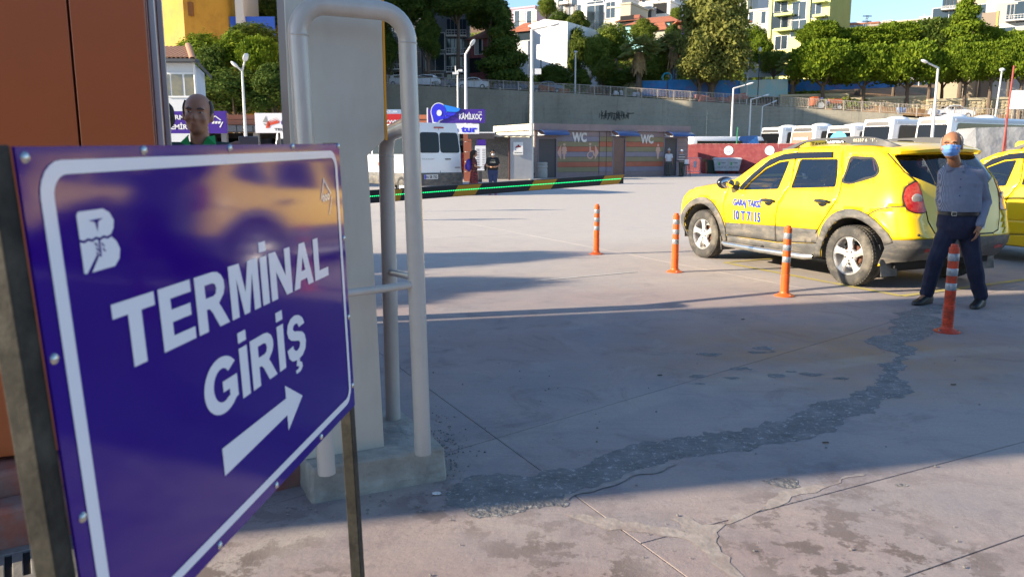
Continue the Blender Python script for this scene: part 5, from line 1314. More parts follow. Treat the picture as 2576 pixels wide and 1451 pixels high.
# ================================================================== toilet block
a = G(1398, 447); b = G(1722, 442)
wa, wb = Vector((a.x, a.y, 0)), Vector((b.x, b.y, 0)); wd = (wb-wa).normalized(); wnn = Vector((wd.y, -wd.x, 0)); WL = (wb-wa).length
WANG = math.atan2(wd.y, wd.x); WH = P(1722, 318, wb.y).z
wc = thing('toilet_block', 'toilet block with mauve, olive and rust striped boards lettered WC', 'building', wa, WANG)
def W(px, y=420):    # place along the front under a sighting
    r = ray(px, y); n = Vector((r.y, -r.x, 0)); return -(wa.dot(n))/(wd.dot(n))
x_c = W(1345)
M_MAUVE = mat('mauve board', (.25, .18, .178), .55, vary=(2, .1)); M_LIL = mat('grey lilac board', (.23, .20, .245), .55, vary=(2, .1))
M_OLI = mat('olive board', (.24, .20, .105), .55, vary=(2, .1)); M_RUST = mat('rust board', (.42, .115, .06), .55, vary=(2, .12))
M_CRM = mat('cream cladding', (.62, .57, .45), .6, vary=(2, .06))
M_DARK = mat('dark opening', (.012, .012, .014), .9)
mb = MB(); mb.box(x_c+.05, WL+.2, .06, 5.5, -.02, WH-.35); mb.build('wall_core', mat('wall core grey', (.10, .09, .09), .8), wc)
def wbox(name, x0, x1, y0, y1, z0, z1, m, parent=wc, bevel=0.):
    mb = MB(); mb.box(x0, x1, y0, y1, z0, z1); return mb.build(name, m, parent, bevel=bevel)
doors = [(W(1352), W(1401), 2.35), (W(1540), W(1573), 2.4), (W(1668), W(1703), 2.45)]
z0 = .32; nb_ = 8; bh = (WH-.42-z0)/nb_
seq_a = [M_OLI, M_RUST, M_OLI, M_LIL, M_RUST, M_OLI, M_LIL, M_MAUVE]; seq_b = [M_LIL, M_RUST, M_OLI, M_LIL, M_OLI, M_RUST, M_OLI, M_MAUVE]
sections = [(x_c, doors[0][0], 0), (doors[0][1], W(1506), 0), (W(1506)+.03, W(1524), 1), (W(1524)+.03, doors[1][0], 1), (doors[1][1], doors[2][0], 1), (doors[2][1], WL+.22, 2)]
for x0, x1, kk in sections:
    if x1-x0 < .05: continue
    for i in range(nb_):
        m = (seq_a, seq_b, [M_MAUVE]*8)[kk][i]
        if kk == 0 and x1 < W(1380): m = M_MAUVE
        wbox('cladding_board', x0+.006, x1-.006, .0, .05, z0+i*bh+.008, z0+(i+1)*bh-.008, m)
    wbox('plinth_board', x0, x1, -.01, .05, 0, z0-.005, M_MAUVE)
for (x0, x1, h), m in zip(doors, (M_DARK, mat('brown steel door', (.13, .05, .045), .3, vary=(1.2, .4), coat=.3), M_DARK)):
    wbox('door', x0+.06, x1-.06, .03 if m != M_DARK else .5, .058 if m != M_DARK else .55, .04, h, m)
    for q0, q1, za_, zb_ in ((x0, x0+.06, 0, h+.06), (x1-.06, x1, 0, h+.06)): wbox('door_frame', q0, q1, -.02, .06, za_, zb_, M_LIL)
    wbox('door_frame', x0+.06, x1-.06, -.02, .06, h, h+.06, M_LIL)
    for i in range(nb_):
        za_ = max(h+.07, z0+i*bh+.008); zb_ = z0+(i+1)*bh-.008
        if zb_-za_ > .06: wbox('cladding_board', x0, x1, .0, .05, za_, zb_, M_MAUVE if x0 < W(1500) else (M_OLI if i == 6 else M_MAUVE))
for i in range(3): wbox('roof_fascia', x_c-.15+(WL-x_c+.4)*i/3+.005, x_c-.15+(WL-x_c+.4)*(i+1)/3-.005, -.18, .02, WH-.40, WH, M_MAUVE)
wbox('roof', x_c-.14, WL+.24, .02, 5.6, WH-.34, WH-.02, mat('roof grey', (.25, .22, .21), .8))
# sunlit end wall, cream panels
for i in range(5):
    wbox('end_panel', x_c-.04, x_c+.04, .06, 5.4, .3+i*.58, .3+i*.58+.565, M_CRM)
wbox('end_fascia', x_c-.17, x_c-.145, -.16, 5.6, WH-.38, WH, M_CRM)
M_CAN = mat('blue canopy sheet', (.035, .07, .20), .35, coat=.3); M_WHT = mat('white metal', (.7, .7, .7), .5)
for x0, x1 in ((W(1352), W(1421)), (W(1535), W(1594)), (W(1669), W(1730))):
    rings = []
    cn = thing('cc', None, None); bpy.data.objects.remove(cn)
    for x in (x0, x1-.25, x1): 
        k_ = 1 if x < x1 else .6
        rings.append([Vector((x, -.02-.95*k_*math.sin(R(q)), WH-.38-.30+.32*math.cos(R(q)))) for q in range(0, 91, 15)]+[Vector((x, -.02-.93*k_*math.sin(R(q)), WH-.40-.30+.32*math.cos(R(q)))) for q in range(90, -1, -15)])
    mb = MB(); mb.loft(rings); c_ = mb.build('canopy', M_CAN, wc, smooth=True, angle=50, fixn=True)
    mb = MB()
    for q in range(4): mb.tube([(x0-.01, -.02, WH-.68+.1*q), (x0-.01, -.25*(4-q)*.9, WH-.69)], .014, 5)
    mb.tube([(x0-.01, 0, WH-.69), (x0-.01, -.95, WH-.69)], .018, 5); mb.build('bracket', M_WHT, c_)
def walltext(s, pxc, yc, h, m, bold=.03, depth=.02):
    x = W(pxc); zc = P(pxc, yc, wa.y+wd.y*x).z
    mb = MB(); put_text(mb, s, lambda a, b: Vector((x+a, -depth, zc-h/2+b)), h=h, bold=bold, center=True, spacing=1.15) if False else put_text(mb, s, lambda a, b: Vector((x+a, -depth, zc-h/2+b)), w=len(s)*h*.85, h=h, bold=bold, center=True)
    return mb.build('lettering', m, wc)
M_LET = mat('weathered steel letters', (.60, .56, .54), .4, .2, dirt=(5, (.2, .18, .18), .6))
walltext('WC', 1456, 345, .62, M_LET, .05, .03); walltext('WC', 1625, 350, .60, M_LET, .05, .03)
M_SAL = mat('salmon pictogram', (.62, .36, .27), .6)
def wp(x, z): return Vector((x, -.006, z))
def pictogram(pxc, kind):
    x = W(pxc); mb = MB(); z = 1.22
    if kind in ('w', 'm'):
        flat(mb, [[(x+.09*math.cos(R(a_)), z+.78+.09*math.sin(R(a_))) for a_ in range(0, 360, 40)]], wp)
        o = [(x-.13, z+.66), (x+.13, z+.66), (x+.20, z+.38), (x+.13, z+.38), (x+.17 if kind == 'w' else x+.10, z+.22), (x+.07, z+.22), (x+.06, z-.1), (x-.06, z-.1), (x-.07, z+.22), (x-.17 if kind == 'w' else x-.10, z+.22), (x-.13, z+.38), (x-.20, z+.38)]
        flat(mb, [o], wp)
    if kind == 'l': flat(mb, [[(x+.12, z+.8), (x-.16, z+.3), (x+.12, z-.15)]], wp)
    if kind == 'r': flat(mb, [[(x-.12, z+.8), (x+.16, z+.3), (x-.12, z-.15)]], wp)
    if kind == 'h':
        flat(mb, [[(x+.08*math.cos(R(a_))-.04, z+.82+.08*math.sin(R(a_))) for a_ in range(0, 360, 40)]], wp)
        flat(mb, [[(x-.09, z+.70), (x+.02, z+.70), (x+.02, z+.45), (x+.22, z+.42), (x+.34, z+.10), (x+.24, z+.08), (x+.14, z+.32), (x-.09, z+.32)]], wp)
        o = [(x-.02+.24*math.cos(R(a_)), z+.14+.24*math.sin(R(a_))) for a_ in range(110, 350, 20)]+[(x-.02+.16*math.cos(R(a_)), z+.14+.16*math.sin(R(a_))) for a_ in range(350, 109, -20)]; flat(mb, [o], wp)
    mb.build('pictogram', M_SAL, wc)
for p_, k_ in ((1407, 'l'), (1419, 'w'), (1485, 'h'), (1500, 'r'), (1654, 'm')): pictogram(p_, k_)
def small_sign(name, label, c, w, h, d, m, face, ang, cat='sign', txt=None, th=.03):
    t = thing(name, label, cat, c, ang); mb = MB(); mb.box(-w/2, w/2, 0, th, -h/2, h/2); mb.build('panel', m, t)
    return t
# bin, phone box, stool by the block
g = G(1361, 447); t = thing('litter_bin', 'round pale concrete litter bin in front of the toilet door', 'litter bin', (g.x, g.y-.3, 0))
mb = MB(); mb.lathe([(.36, 0), (.38, .05), (.38, .52), (.36, .55), (.36, .60), (.39, .62), (.39, .74), (.36, .76), (.36, .80), (.39, .82), (.38, .92), (.30, .95), (.001, .95)], 20); mb.build('drum', mat('bin concrete', (.42, .41, .38), .85, vary=(6, .15)), t, smooth=True, angle=30)
g = wa+wd*W(1362)+Vector((0, 0, 0)); t = thing('vending_machine', 'dark blue token machine inside the left toilet doorway', 'machine', g-wnn*.3+Vector((0, 0, 0)), WANG)
mb = MB(); mb.box(-.35, .35, -.05, .1, .9, 2.0); mb.build('case', mat('navy enamel', (.02, .025, .13), .4), t); mb = MB(); mb.box(-.2, .2, -.07, -.045, 1.2, 1.7); mb.build('front_label', mat('pale blue label', (.25, .28, .4), .5), t)
# lean-to with tap sign
a = P(1203, 445, 45); M_LGREY = mat('light grey sheet metal', (.42, .42, .43), .5, vary=(2, .12)); 
lt = thing('wash_shelter', 'lean-to wash shelter with a corrugated roof left of the tall lamp', 'shelter', (G(1283, 453).x, G(1283, 453).y, 0), WANG*.3)
def lbox(name, x0, x1, y0, y1, z0, z1, m, bevel=0.): mb = MB(); mb.box(x0, x1, y0, y1, z0, z1); return mb.build(name, m, lt, bevel=bevel)
lbox('side_panel', .02, 1.25, 0, .05, .05, 2.35, M_LGREY); lbox('post', -.08, 0, -.02, .08, 0, 2.45, mat('brown steel', (.12, .05, .04), .6))
lbox('back_wall', -2.3, 1.3, 1.6, 1.7, 0, 2.4, mat('pierced block wall', (.12, .12, .12), .8, dirt=(14, (.25, .25, .25), .8)))
for k_ in range(18): lbox('roof_sheet', -2.35+k_*.206, -2.35+k_*.206+.19, -.25, 1.8, 2.42+(.015 if k_ % 2 else 0), 2.46+(.015 if k_ % 2 else 0), mat('corrugated grey', (.42, .42, .42), .5, .4))
ts = thing('tap_sign', 'white sign with a red tap on the grey shelter wall', 'sign', lt.matrix_world @ Vector((0, 0, 0)), 0); ts.location = (lt.location.x+.46, lt.location.y-.03, 1.75)
mb = MB(); mb.box(-.27, .27, 0, .02, -.35, .35); mb.build('panel', mat('white enamel', (.7, .7, .7), .4), ts)
mb = MB(); fn = lambda a, b: Vector((a, -.004, b)); flat(mb, [[(-.14, .06), (.14, .06), (.14, .14), (.05, .14), (.05, .2), (-.03, .2), (-.03, .14), (-.08, .14), (-.14, .10), (-.17, .0), (-.11, .0), (-.10, .05)]], fn); mb.build('tap_symbol', mat('dark red print', (.3, .02, .02), .5), ts)
mb = MB(); put_text(mb, 'ABDESTHANE', lambda a, b: Vector((a, -.004, -.27+b)), w=.44, h=.06, bold=.03, center=True); mb.build('lettering', M_BLK, ts)
mb = MB(); mb.ell((-.15, -.006, -.08), (.02, .004, .035), None, 8, 6); mb.build('drop_symbol', M_BLUE, ts)
# ================================================================== company signs and dark post
M_PUR2 = mat('purple sign face', (.055, .02, .26), .35); M_BRB = mat('royal blue face', (.03, .03, .62), .3); M_CYN = mat('cyan face', (.02, .22, .75), .3); M_SWT = mat('sign white', (.72, .72, .76), .5)
YS = 38.; s0 = P(1077, 310, YS); s1 = P(1220, 275, YS); kc = thing('company_sign', 'purple bus company sign with a blue winged wheel, lettered KÂMİLKOÇ 1926', 'sign', (s0.x, YS, s0.z))
w_, h_ = s1.x-s0.x, s1.z-s0.z
mb = MB(); mb.box(0, w_, 0, .25, 0, h_); mb.build('panel', M_PUR2, kc, bevel=.01); mb = MB(); mb.box(-.06, 0, -.005, .25, 0, h_+.06); mb.build('edge_frame', M_SWT, kc)
def kp(o): return lambda a, b: Vector((a*w_, o, b*h_))
def disc(cx, cy, rx, ry, n=24): return [(cx+rx*math.cos(2*math.pi*i/n), cy+ry*math.sin(2*math.pi*i/n)) for i in range(n)]
wh = disc(.19, .80, .128, .60); stem = [(.075, .6), (.30, .45), (.27, .3), (.20, .22), (.17, .06), (.10, .06)]
mb = MB(); flat(mb, [disc(.19, .80, .142, .66)], kp(-.05)); flat(mb, [[(.055, .6), (.32, .45), (.21, .12), (.20, .0), (.08, .0)]], kp(-.045)); mb.build('emblem_border', M_SWT, kc)
mb = MB(); flat(mb, [wh], kp(-.07)); flat(mb, [stem], kp(-.068)); mb.build('emblem_wheel', M_BRB, kc)
mb = MB(); flat(mb, [disc(.20, .72, .045, .22)], kp(-.09)); mb.build('emblem_hub', M_SWT, kc)
mb = MB(); flat(mb, [[(.28, 1.32), (.57, 1.05), (.55, .88), (.50, .78), (.29, .82)]], kp(-.06)); mb.build('emblem_wing', M_CYN, kc)
mb = MB(); flat(mb, [[(.30, .76), (.49, .74), (.46, .56), (.40, .50), (.27, .56)]], kp(-.06)); flat(mb, [[(.26, .50), (.39, .46), (.35, .34), (.21, .22)]], kp(-.06)); mb.build('emblem_wing', M_BRB, kc)
mb = MB(); put_text(mb, 'KÂMİLKOÇ', lambda a, b: Vector((w_*.545+a, -.01, h_*.26+b)), w=w_*.40, h=h_*.42, bold=.03); put_text(mb, '1926', lambda a, b: Vector((w_*.885+a, -.01, h_*.72+b)), w=w_*.06, h=h_*.12, bold=.0); mb.build('lettering', M_SWT, kc)
s0 = P(1092, 337, YS-.1); s1 = P(1205, 312, YS-.1); w2_, h2_ = s1.x-s0.x, s1.z-s0.z
st = thing('cafe_sign', 'white sign board lettered Safe tur under the purple company sign', 'sign', (s0.x, YS-.1, s0.z)); mb = MB(); mb.box(0, w2_, 0, .2, 0, h2_); mb.build('panel', M_SWT, st)
mb = MB(); put_text(mb, 'Safe tur', lambda a, b: Vector((w2_*.10+a, -.01, h2_*.15+b)), w=w2_*.86, h=h2_*.68, bold=.04); mb.build('lettering', M_BRB, st)
M_DST = mat('dark steel post', (.05, .045, .05), .5)
g = G(1208, 458); t = thing('shelter_post', 'dark square post with a small flat roof beside the waiting women', 'post', (g.x, g.y, 0)); zt_ = P(1208, 335, g.y).z
mb = MB(); mb.box(-.1, .1, -.1, .1, 0, zt_); mb.build('post', M_DST, t, bevel=.01); mb = MB(); mb.box(-.6, .75, -.5, .5, zt_-.3, zt_-.02); mb.build('cap_beam', M_DST, t); mb = MB(); mb.box(-.62, .77, -.52, .52, zt_-.018, zt_+.04); mb.build('cap_sheet', M_SWT, t)
g = P(1204, 400, 40.5); t = thing('timetable_board', 'tall white timetable board with a purple head behind the dark post', 'board', (g.x, 40.5, 0)); z0_, z1_ = P(1204, 429, 40.5).z, P(1204, 367, 40.5).z; x0_, x1_ = P(1195, 400, 40.5).x-g.x, P(1222, 400, 40.5).x-g.x
mb = MB(); mb.box(x0_, x1_, 0, .08, z0_, z1_); mb.build('panel', M_SWT, t); mb = MB(); mb.box(x0_+.1, x1_, -.01, .07, z1_+.02, z1_+.3); mb.build('head_panel', M_PUR2, t)
mb = MB()
for k_ in range(12): mb.box(x0_+.06, x0_+.22, -.012, -.002, z0_+.1+k_*.085, z0_+.125+k_*.085); mb.box(x0_+.36, x1_-.05, -.012, -.002, z0_+.1+k_*.085, z0_+.12+k_*.085)
tag(mb.build('printed_rows', M_DST, t), kind='stuff')
# ================================================================== terminal platform building (left background)
M_TCL = mat('terracotta panel', (.30, .095, .055), .55, vary=(1.5, .15)); M_FAS = mat('salmon fascia', (.50, .16, .08), .5)
YT = 46.; tb = thing('platform_building', 'long terracotta platform building with a salmon fascia behind the vans', 'building', (P(900, 380, YT).x, YT, 0))
def tbx(name, px0, px1, y0, y1, m, dy0=0., dy1=.3, Y=YT):
    p0, p1 = P(px0, y1, Y), P(px1, y0, Y); mb = MB(); mb.box(p0.x-tb.location.x, p1.x-tb.location.x, dy0, dy1, max(0, p0.z) if y1 < 440 else 0, p1.z); return mb.build(name, m, tb)
tbx('fascia', 300, 1092, 290, 301, M_FAS, -.4, .2); tbx('fascia', 300, 1092, 302, 315, M_FAS, -.35, .2)
tbx('roof_slab', 300, 1185, 308, 316, M_WHT, .3, 9)
tbx('rear_wall', 300, 1165, 330, 460, mat('dim shop front', (.06, .05, .05), .6), 5, 5.4)
for k_ in range(9):
    p0 = 380+k_*95; tbx('shop_window', p0, p0+70, 345, 420, M_DGL, 4.9, 4.97)
for i in range(5):
    za_ = i*.52; mb = MB(); q = P(1166, 400, 43).x-tb.location.x; q1 = P(1186, 400, 43).x-tb.location.x; mb.box(q, q1, -3, -2.6, za_+.01, za_+.51); mb.build('wall_panel', M_TCL, tb)
for px in (560, 640, 930, 1010): 
    mb = MB(); q = P(px, 400, YT).x-tb.location.x; mb.box(q, q+.3, 0, .3, 0, 3.0); mb.build('column', M_LGREY, tb)
for k_ in range(4): tbx('awning', 575+k_*40, 612+k_*40, 318, 333, mat('grey awning', (.13, .13, .14), .6), -1.2, .2)
# signs at left
def text_sign(label, px0, px1, y0, y1, Y, m, lines, name='hanging_sign', th=.06):
    a, b = P(px0, y1, Y), P(px1, y0, Y); t = thing(name, label, 'sign', (a.x, Y, a.z)); w, h = b.x-a.x, b.z-a.z
    mb = MB(); mb.box(0, w, 0, th, 0, h); mb.build('panel', m, t, bevel=.005)
    mb = MB(); mb.box(w*.45, w*.5, th, th+.05, -a.z, h*.5); mb.build('support', M_DST, t)
    for (s_, u, v, ww, hh, mm, bo) in lines:
        mb = MB(); put_text(mb, s_, lambda p, q: Vector((u*w+p, -.006, v*h+q)), w=ww*w, h=hh*h, bold=bo); mb.build('lettering', mm, t)
    return t, w, h
t, w, h = text_sign('purple sign behind the two men, lettered TERM and EMİR', 418, 568, 280, 336, 17, M_PUR2, [('TERM', .02, .62, .30, .22, M_SWT, .03), ('EMİR', .09, .18, .27, .24, M_SWT, .03)])
mb = MB(); fn = lambda a, b: Vector((a*w, -.006, b*h))
for o in ([(.70, .60), (.82, .80), (.835, .77), (.72, .58)], [(.83, .80), (.92, .60), (.905, .58), (.82, .76)], [(.95, .52), (.90, .26), (.88, .28), (.93, .52)]): flat(mb, [o], fn)
for k_ in range(3): flat(mb, [[(.76+k_*.05, .43), (.80+k_*.05, .44), (.81+k_*.05, .55), (.77+k_*.05, .54)]], fn)
mb.build('emblem', M_SWT, t)
M_SLV = mat('silver print', (.30, .29, .28), .4); M_RDO = mat('red orange print', (.62, .07, .03), .5)
t, w, h = text_sign('white sign with grey and red wings lettered ü TEL: 3 left of the pillar', 643, 760, 285, 335, 20, M_SWT, [('ü...', .55, .40, .30, .30, M_PUR2, .04), ('TEL: 3', .40, .12, .30, .13, M_BLK, .03), ('T', .58, .30, .03, .07, M_BLK, .02)])
fn2 = lambda a, b: Vector((a*w, -.006, b*h))
mb = MB()
for o in ([(.16, .55), (.24, .88), (.25, .66), (.27, .52)], [(.17, .48), (.22, .36), (.26, .46)]): flat(mb, [o], fn2)
mb.build('emblem_wing', M_SLV, t)
mb = MB()
for k_ in range(4): flat(mb, [[(.27, .32+k_*.08), (.30, .44+k_*.06), (.52-k_*.01, .62+k_*.06), (.50-k_*.04, .50+k_*.07), (.34, .40+k_*.08)]], fn2)
flat(mb, [[(.22, .24), (.31, .27), (.30, .62), (.26, .56)]], fn2); mb.build('emblem_wing', M_RDO, t)
t, w, h = text_sign('red roof sign behind the guard rail, with a pale blue board on top', 958, 1012, 287, 312, 44, mat('red sign', (.52, .02, .02), .4), [('WWK', .05, .06, .8, .35, M_SWT, .03)])
mb = MB(); mb.box(0, w*.95, .02, .1, h, h*1.45); mb.build('top_board', mat('pale blue board', (.25, .35, .5), .6), t); mb = MB(); put_text(mb, 'NAZLIER', lambda a, b: Vector((w*.1+a, .01, h*1.12+b)), w=w*.7, h=h*.2, bold=.03); mb.build('lettering', M_SWT, t)
# ================================================================== white van and vans beyond
M_VAN = mat('white van paint', (.72, .73, .75), .35, coat=.5, vary=(1, .03))
def rbox(mb, x0, x1, w0, w1, z0, z1, r=.12, n=4, xt0=None, xt1=None):
    """box body with rounded plan corners; w0 half width low, w1 high"""
    rings = []
    for f in (0, .04, .5, .90, .97, 1):
        z = z0+(z1-z0)*f; w = w0+(w1-w0)*max(0, f-.3)/.7-(.06 if f == 1 else (.02 if f in (.97, 0) else 0))
        a0 = x0+((xt0-x0) if xt0 is not None else 0)*max(0, f-.5)/.5; a1 = x1+((xt1-x1) if xt1 is not None else 0)*max(0, f-.35)/.65
        ring = []
        for cx, cy, s in ((a1-r, w-r, 0), (a0+r, w-r, 90), (a0+r, -w+r, 180), (a1-r, -w+r, 270)):
            for i in range(n+1):
                a = R(s+90*i/n); ring.append(Vector((cx+r*math.cos(a), cy+r*math.sin(a), z)))
        rings.append(ring)
    mb.loft(rings); return mb
def simple_wheel(parent, c, r=.33, w=.2):
    o = thing('wheel', None, None, c); o.parent = parent
    mb = MB(); mb.lathe([(r*.6, w*.45), (r*.9, w*.5), (r, w*.35), (r, -w*.35), (r*.9, -w*.5), (r*.6, -w*.45)], 20, M=Matrix.Rotation(R(90), 4, 'X')); mb.build('tyre', mat('plain tyre', (.03, .03, .03), .85), o, smooth=True)
    mb = MB(); mb.lathe([(r*.62, w*.4), (r*.5, w*.3), (.001, w*.42)], 16, M=Matrix.Rotation(R(90), 4, 'X')); mb.lathe([(r*.62, -w*.4), (r*.5, -w*.3), (.001, -w*.42)], 16, M=Matrix.Rotation(R(90), 4, 'X')); mb.build('rim', M_RIM, o, smooth=True)
    return o
def minibus(loc, rz, label, plate=True):
    t = thing('minibus', label, 'minibus', loc, rz)     # rear face at x=0 looking to -x, body runs to +x
    mb = MB(); rbox(mb, 0, 5.6, 1.02, .88, .45, 2.55, .16, xt0=.10, xt1=4.6); mb.build('body', M_VAN, t, smooth=True, angle=50, fixn=True)
    mb = MB(); rbox(mb, -.015, 5.62, 1.03, 1.03, .34, .80, .14); mb.build('lower_trim', M_CLAD, t, smooth=True, angle=50, fixn=True)
    def rear(pts, o, m, nm):
        mb = MB(); q = [Vector((.0+.10*max(0, (z-.45)/2.1-.5)/.5-o, y, z)) for y, z in roundpoly(pts, .12)]; mb.add(q, [tuple(range(len(q)))]); return mb.build(nm, m, t)
    for s_ in (-1, 1): rear([(s_*.015, 1.50), (s_*.86, 1.50), (s_*.80, 2.22), (s_*.015, 2.22)], .006, M_DGL if False else mat('tinted van glass', (.012, .013, .015), .12, spec=.25), 'rear_window')
    rear([(-.008, .8), (.008, .8), (.008, 2.4), (-.008, 2.4)], .004, M_BLK, 'door_gap')
    rear([(-.22, 2.36), (.22, 2.36), (.20, 2.42), (-.20, 2.42)], .03, M_RED, 'brake_light'); rear([(-.45, 1.26), (-.20, 1.26), (-.20, 1.30), (-.45, 1.30)], .03, M_GBLK, 'door_handle')
    rear([(-.86, .95), (-.62, .95), (-.62, .995), (-.86, .995)], .01, M_SLV, 'badge')
    mb = MB(); put_text(mb, 'TRANSIT', lambda a, b: Vector((-.008, .78-a, 1.26+b)), w=.55, h=.05, bold=.0); mb.build('lettering', M_SLV, t)
    mb = MB(); mb.box(-.03, -.012, .12, .68, .58, .74); mb.build('number_plate', mat('plate white', (.6, .6, .6), .4), t)
    mb = MB(); put_text(mb, '16 SB 752', lambda a, b: Vector((-.033, .61-a, .61+b)), w=.46, h=.10, bold=.03); mb.build('plate_lettering', M_BLK, t)
    mb = MB(); mb.box(-.034, -.031, .62, .675, .585, .735); mb.build('plate_band', M_BRB, t)
    for s_ in (-1, 1):
        mb = MB(); mb.box(-.01, .08, s_*1.0-.025, s_*1.0+.03, .9, 1.5); mb.build('tail_lamp', M_RED, t)
        mb = MB(); q = [(.45, 1.45), (4.2, 1.45), (4.2, 2.15), (.45, 2.15)]; ww = lambda z: 1.02-.14*max(0, (z-.45)/2.1-.3)/.7+.006
        for x0, x1 in ((.35, 1.7), (1.85, 3.2), (3.3, 4.25)): mb.add([Vector((x, s_*ww(z), z)) for x, z in ((x0, 1.45), (x1, 1.45), (x1, 2.12), (x0, 2.12))], [(0, 1, 2, 3)])
        tag(mb.build('side_windows', mat('tinted van glass', (0, 0, 0)), t), kind='stuff')
        for x in (1.0, 4.5): simple_wheel(t, (x, s_*.93, .34), .34, .22)
    mb = MB(); put_text(mb, 'Prime', lambda a, b: Vector((1.9-0+a, 1.035, 1.02+b)), w=.9, h=.22, bold=.02); mb.build('side_lettering', M_RDO, t)
    mb = MB(); mb.add([Vector((5.02, y, 1.4)) if z < 2 else Vector((4.66, y, 2.3)) for y, z in ((-.8, 1), (.8, 1), (.75, 3), (-.75, 3))], [(0, 1, 2, 3)]); mb.build('windscreen', mat('tinted van glass', (0, 0, 0)), t)
    return t
YV = 29.5; pr = P(1167, 480, YV); ang = R(128)
lx, ly = math.cos(ang), math.sin(ang)
# right rear corner of the van sits under the sighting; local right side is y=-1.02
cx_ = pr.x-(1.02)*math.sin(ang); cy_ = YV+(1.02)*math.cos(ang)
van = minibus((cx_, cy_, 0), ang, 'white minibus with registration 16 SB 752 parked behind the barrier')
v2 = minibus((P(735, 380, 34).x, 36, 0), R(75), 'white van roof showing above the sign, left of the pillar')
v3 = minibus((P(690, 380, 38).x, 41, 0), R(80), 'white van farther left, beneath the white winged sign')
# ================================================================== red yard wall, barrier, bins
M_RW = mat('red painted wall', (.21, .030, .036), .65, vary=(.8, .18), bump=(8, .3, .02), dirt=(3, (.34, .10, .09), .5))
ra, rb = Vector((G(1718, 435).x-.3, 60.5, 0)), Vector((38, 50, 0)); rd = (rb-ra).normalized(); RL = (rb-ra).length
rw = thing('yard_wall', 'long dark red painted yard wall behind the wheeled bins', 'wall', ra, math.atan2(rd.y, rd.x)); mb = MB(); zt_ = P(1720, 364, 60.5).z
n = int(RL/6)
for i in range(n): mb = MB(); mb.box(i*RL/n+.01, (i+1)*RL/n-.01, 0, .2, -.02, zt_+.01*(i % 2)); mb.build('wall_panel', M_RW, rw)
mb = MB(); mb.box(0, RL, -.03, .23, zt_+.012, zt_+.05); mb.build('coping', mat('red coping', (.35, .06, .06), .7, dirt=(5, (.6, .55, .5), .6)), rw)
def RW(px): 
    r = ray(px, 400); nq = Vector((r.y, -r.x, 0)); return -(ra.dot(nq))/(rd.dot(nq))
for px, lb in ((1832, 'round white plaque on the red wall, above the bins'), (1935, 'round white plaque on the red wall, close to the taxi bonnet')):
    s_ = RW(px); p_ = ra+rd*s_; t = thing('plaque', lb, 'plaque', (p_.x, p_.y-.01, P(px, 379, p_.y).z), math.atan2(rd.y, rd.x)); mb = MB(); mb.cyl((0, -.03, 0), (0, 0, 0), .33, n=28); mb.build('disc', M_SWT, t)
    mb = MB()
    for o in ([(-.2, .02), (0, .22), (.02, .2), (-.17, 0)], [(.02, .22), (.22, .0), (.2, -.02), (0, .19)]): flat(mb, [o], lambda a, b: Vector((a, -.035, b)))
    for k_ in range(3): flat(mb, [[(-.12+k_*.09, -.1), (-.06+k_*.09, -.1), (-.06+k_*.09, -.02), (-.12+k_*.09, -.02)]], lambda a, b: Vector((a, -.035, b)))
    mb.build('emblem', M_BRB if px < 1900 else M_OLI, t)
M_GALV = mat('galvanised steel bin', (.55, .55, .56), .45, .2, vary=(3, .25)); M_BLBL = mat('blue label', (.1, .25, .5), .5)
def dumpster(px, label, Y):
    g = P(px, 434, Y); t = thing('wheeled_bin', label, 'bin', (g.x, Y, 0), -.12, 'galvanised wheeled bins at the red wall')
    mb = MB(); mb.loft([[Vector((sx_*a, sy_*b, z)) for sx_, sy_ in ((-1, -1), (1, -1), (1, 1), (-1, 1))] for a, b, z in ((.42, .32, .22), (.56, .46, 1.02))]); mb.build('tub', M_GALV, t, bevel=.02)
    mb = MB(); mb.loft([[Vector((sx_*a, sy_*b, z)) for sx_, sy_ in ((-1, -1), (1, -1), (1, 1), (-1, 1))] for a, b, z in ((.60, .50, 1.02), (.60, .50, 1.08), (.50, .36, 1.17))]); mb.build('lid', M_GALV, t, bevel=.02)
    for x in (-.38, .38):
        for y in (-.3, .3): mb = MB(); mb.cyl((x-.03, y, .08), (x+.03, y, .08), .085, n=12); mb.cbox((x, y, .17), (.05, .08, .1)); mb.build('castor', M_BLK, t)
    mb = MB(); mb.quad((-.22, -.435, .62), (-.08, -.435, .62), (-.08, -.455, .84), (-.22, -.455, .84)); mb.build('label', mat('green label', (.1, .4, .15), .5), t)
    mb = MB(); put_text(mb, 'BÜYÜKŞEHİR', lambda a, b: Vector((-.02+a, -.46, .76+b)), w=.32, h=.05, bold=.03); put_text(mb, '444 40 10', lambda a, b: Vector((-.30+a, -.42, .45+b)), w=.6, h=.06, bold=.03); mb.build('lettering', M_BLK, t)
dumpster(1812, 'left one of two galvanised wheeled bins at the red wall', 58.5); dumpster(1842, 'right one of two galvanised wheeled bins at the red wall', 58.5)
g = P(1786, 434, 58.8); t = thing('wheeled_bin', 'dark green plastic wheeled bin overflowing with cardboard', 'bin', (g.x, 58.8, 0)); mb = MB(); mb.loft([[Vector((sx_*a, sy_*b, z)) for sx_, sy_ in ((-1, -1), (1, -1), (1, 1), (-1, 1))] for a, b, z in ((.26, .28, .06), (.31, .34, 1.0))]); mb.build('tub', mat('dark green plastic', (.012, .035, .022), .5), t, bevel=.02)
for x in (-.25, .25): mb = MB(); mb.cyl((x-.03, -.2, .1), (x+.03, -.2, .1), .1, n=12); mb.build('wheel', M_BLK, t)
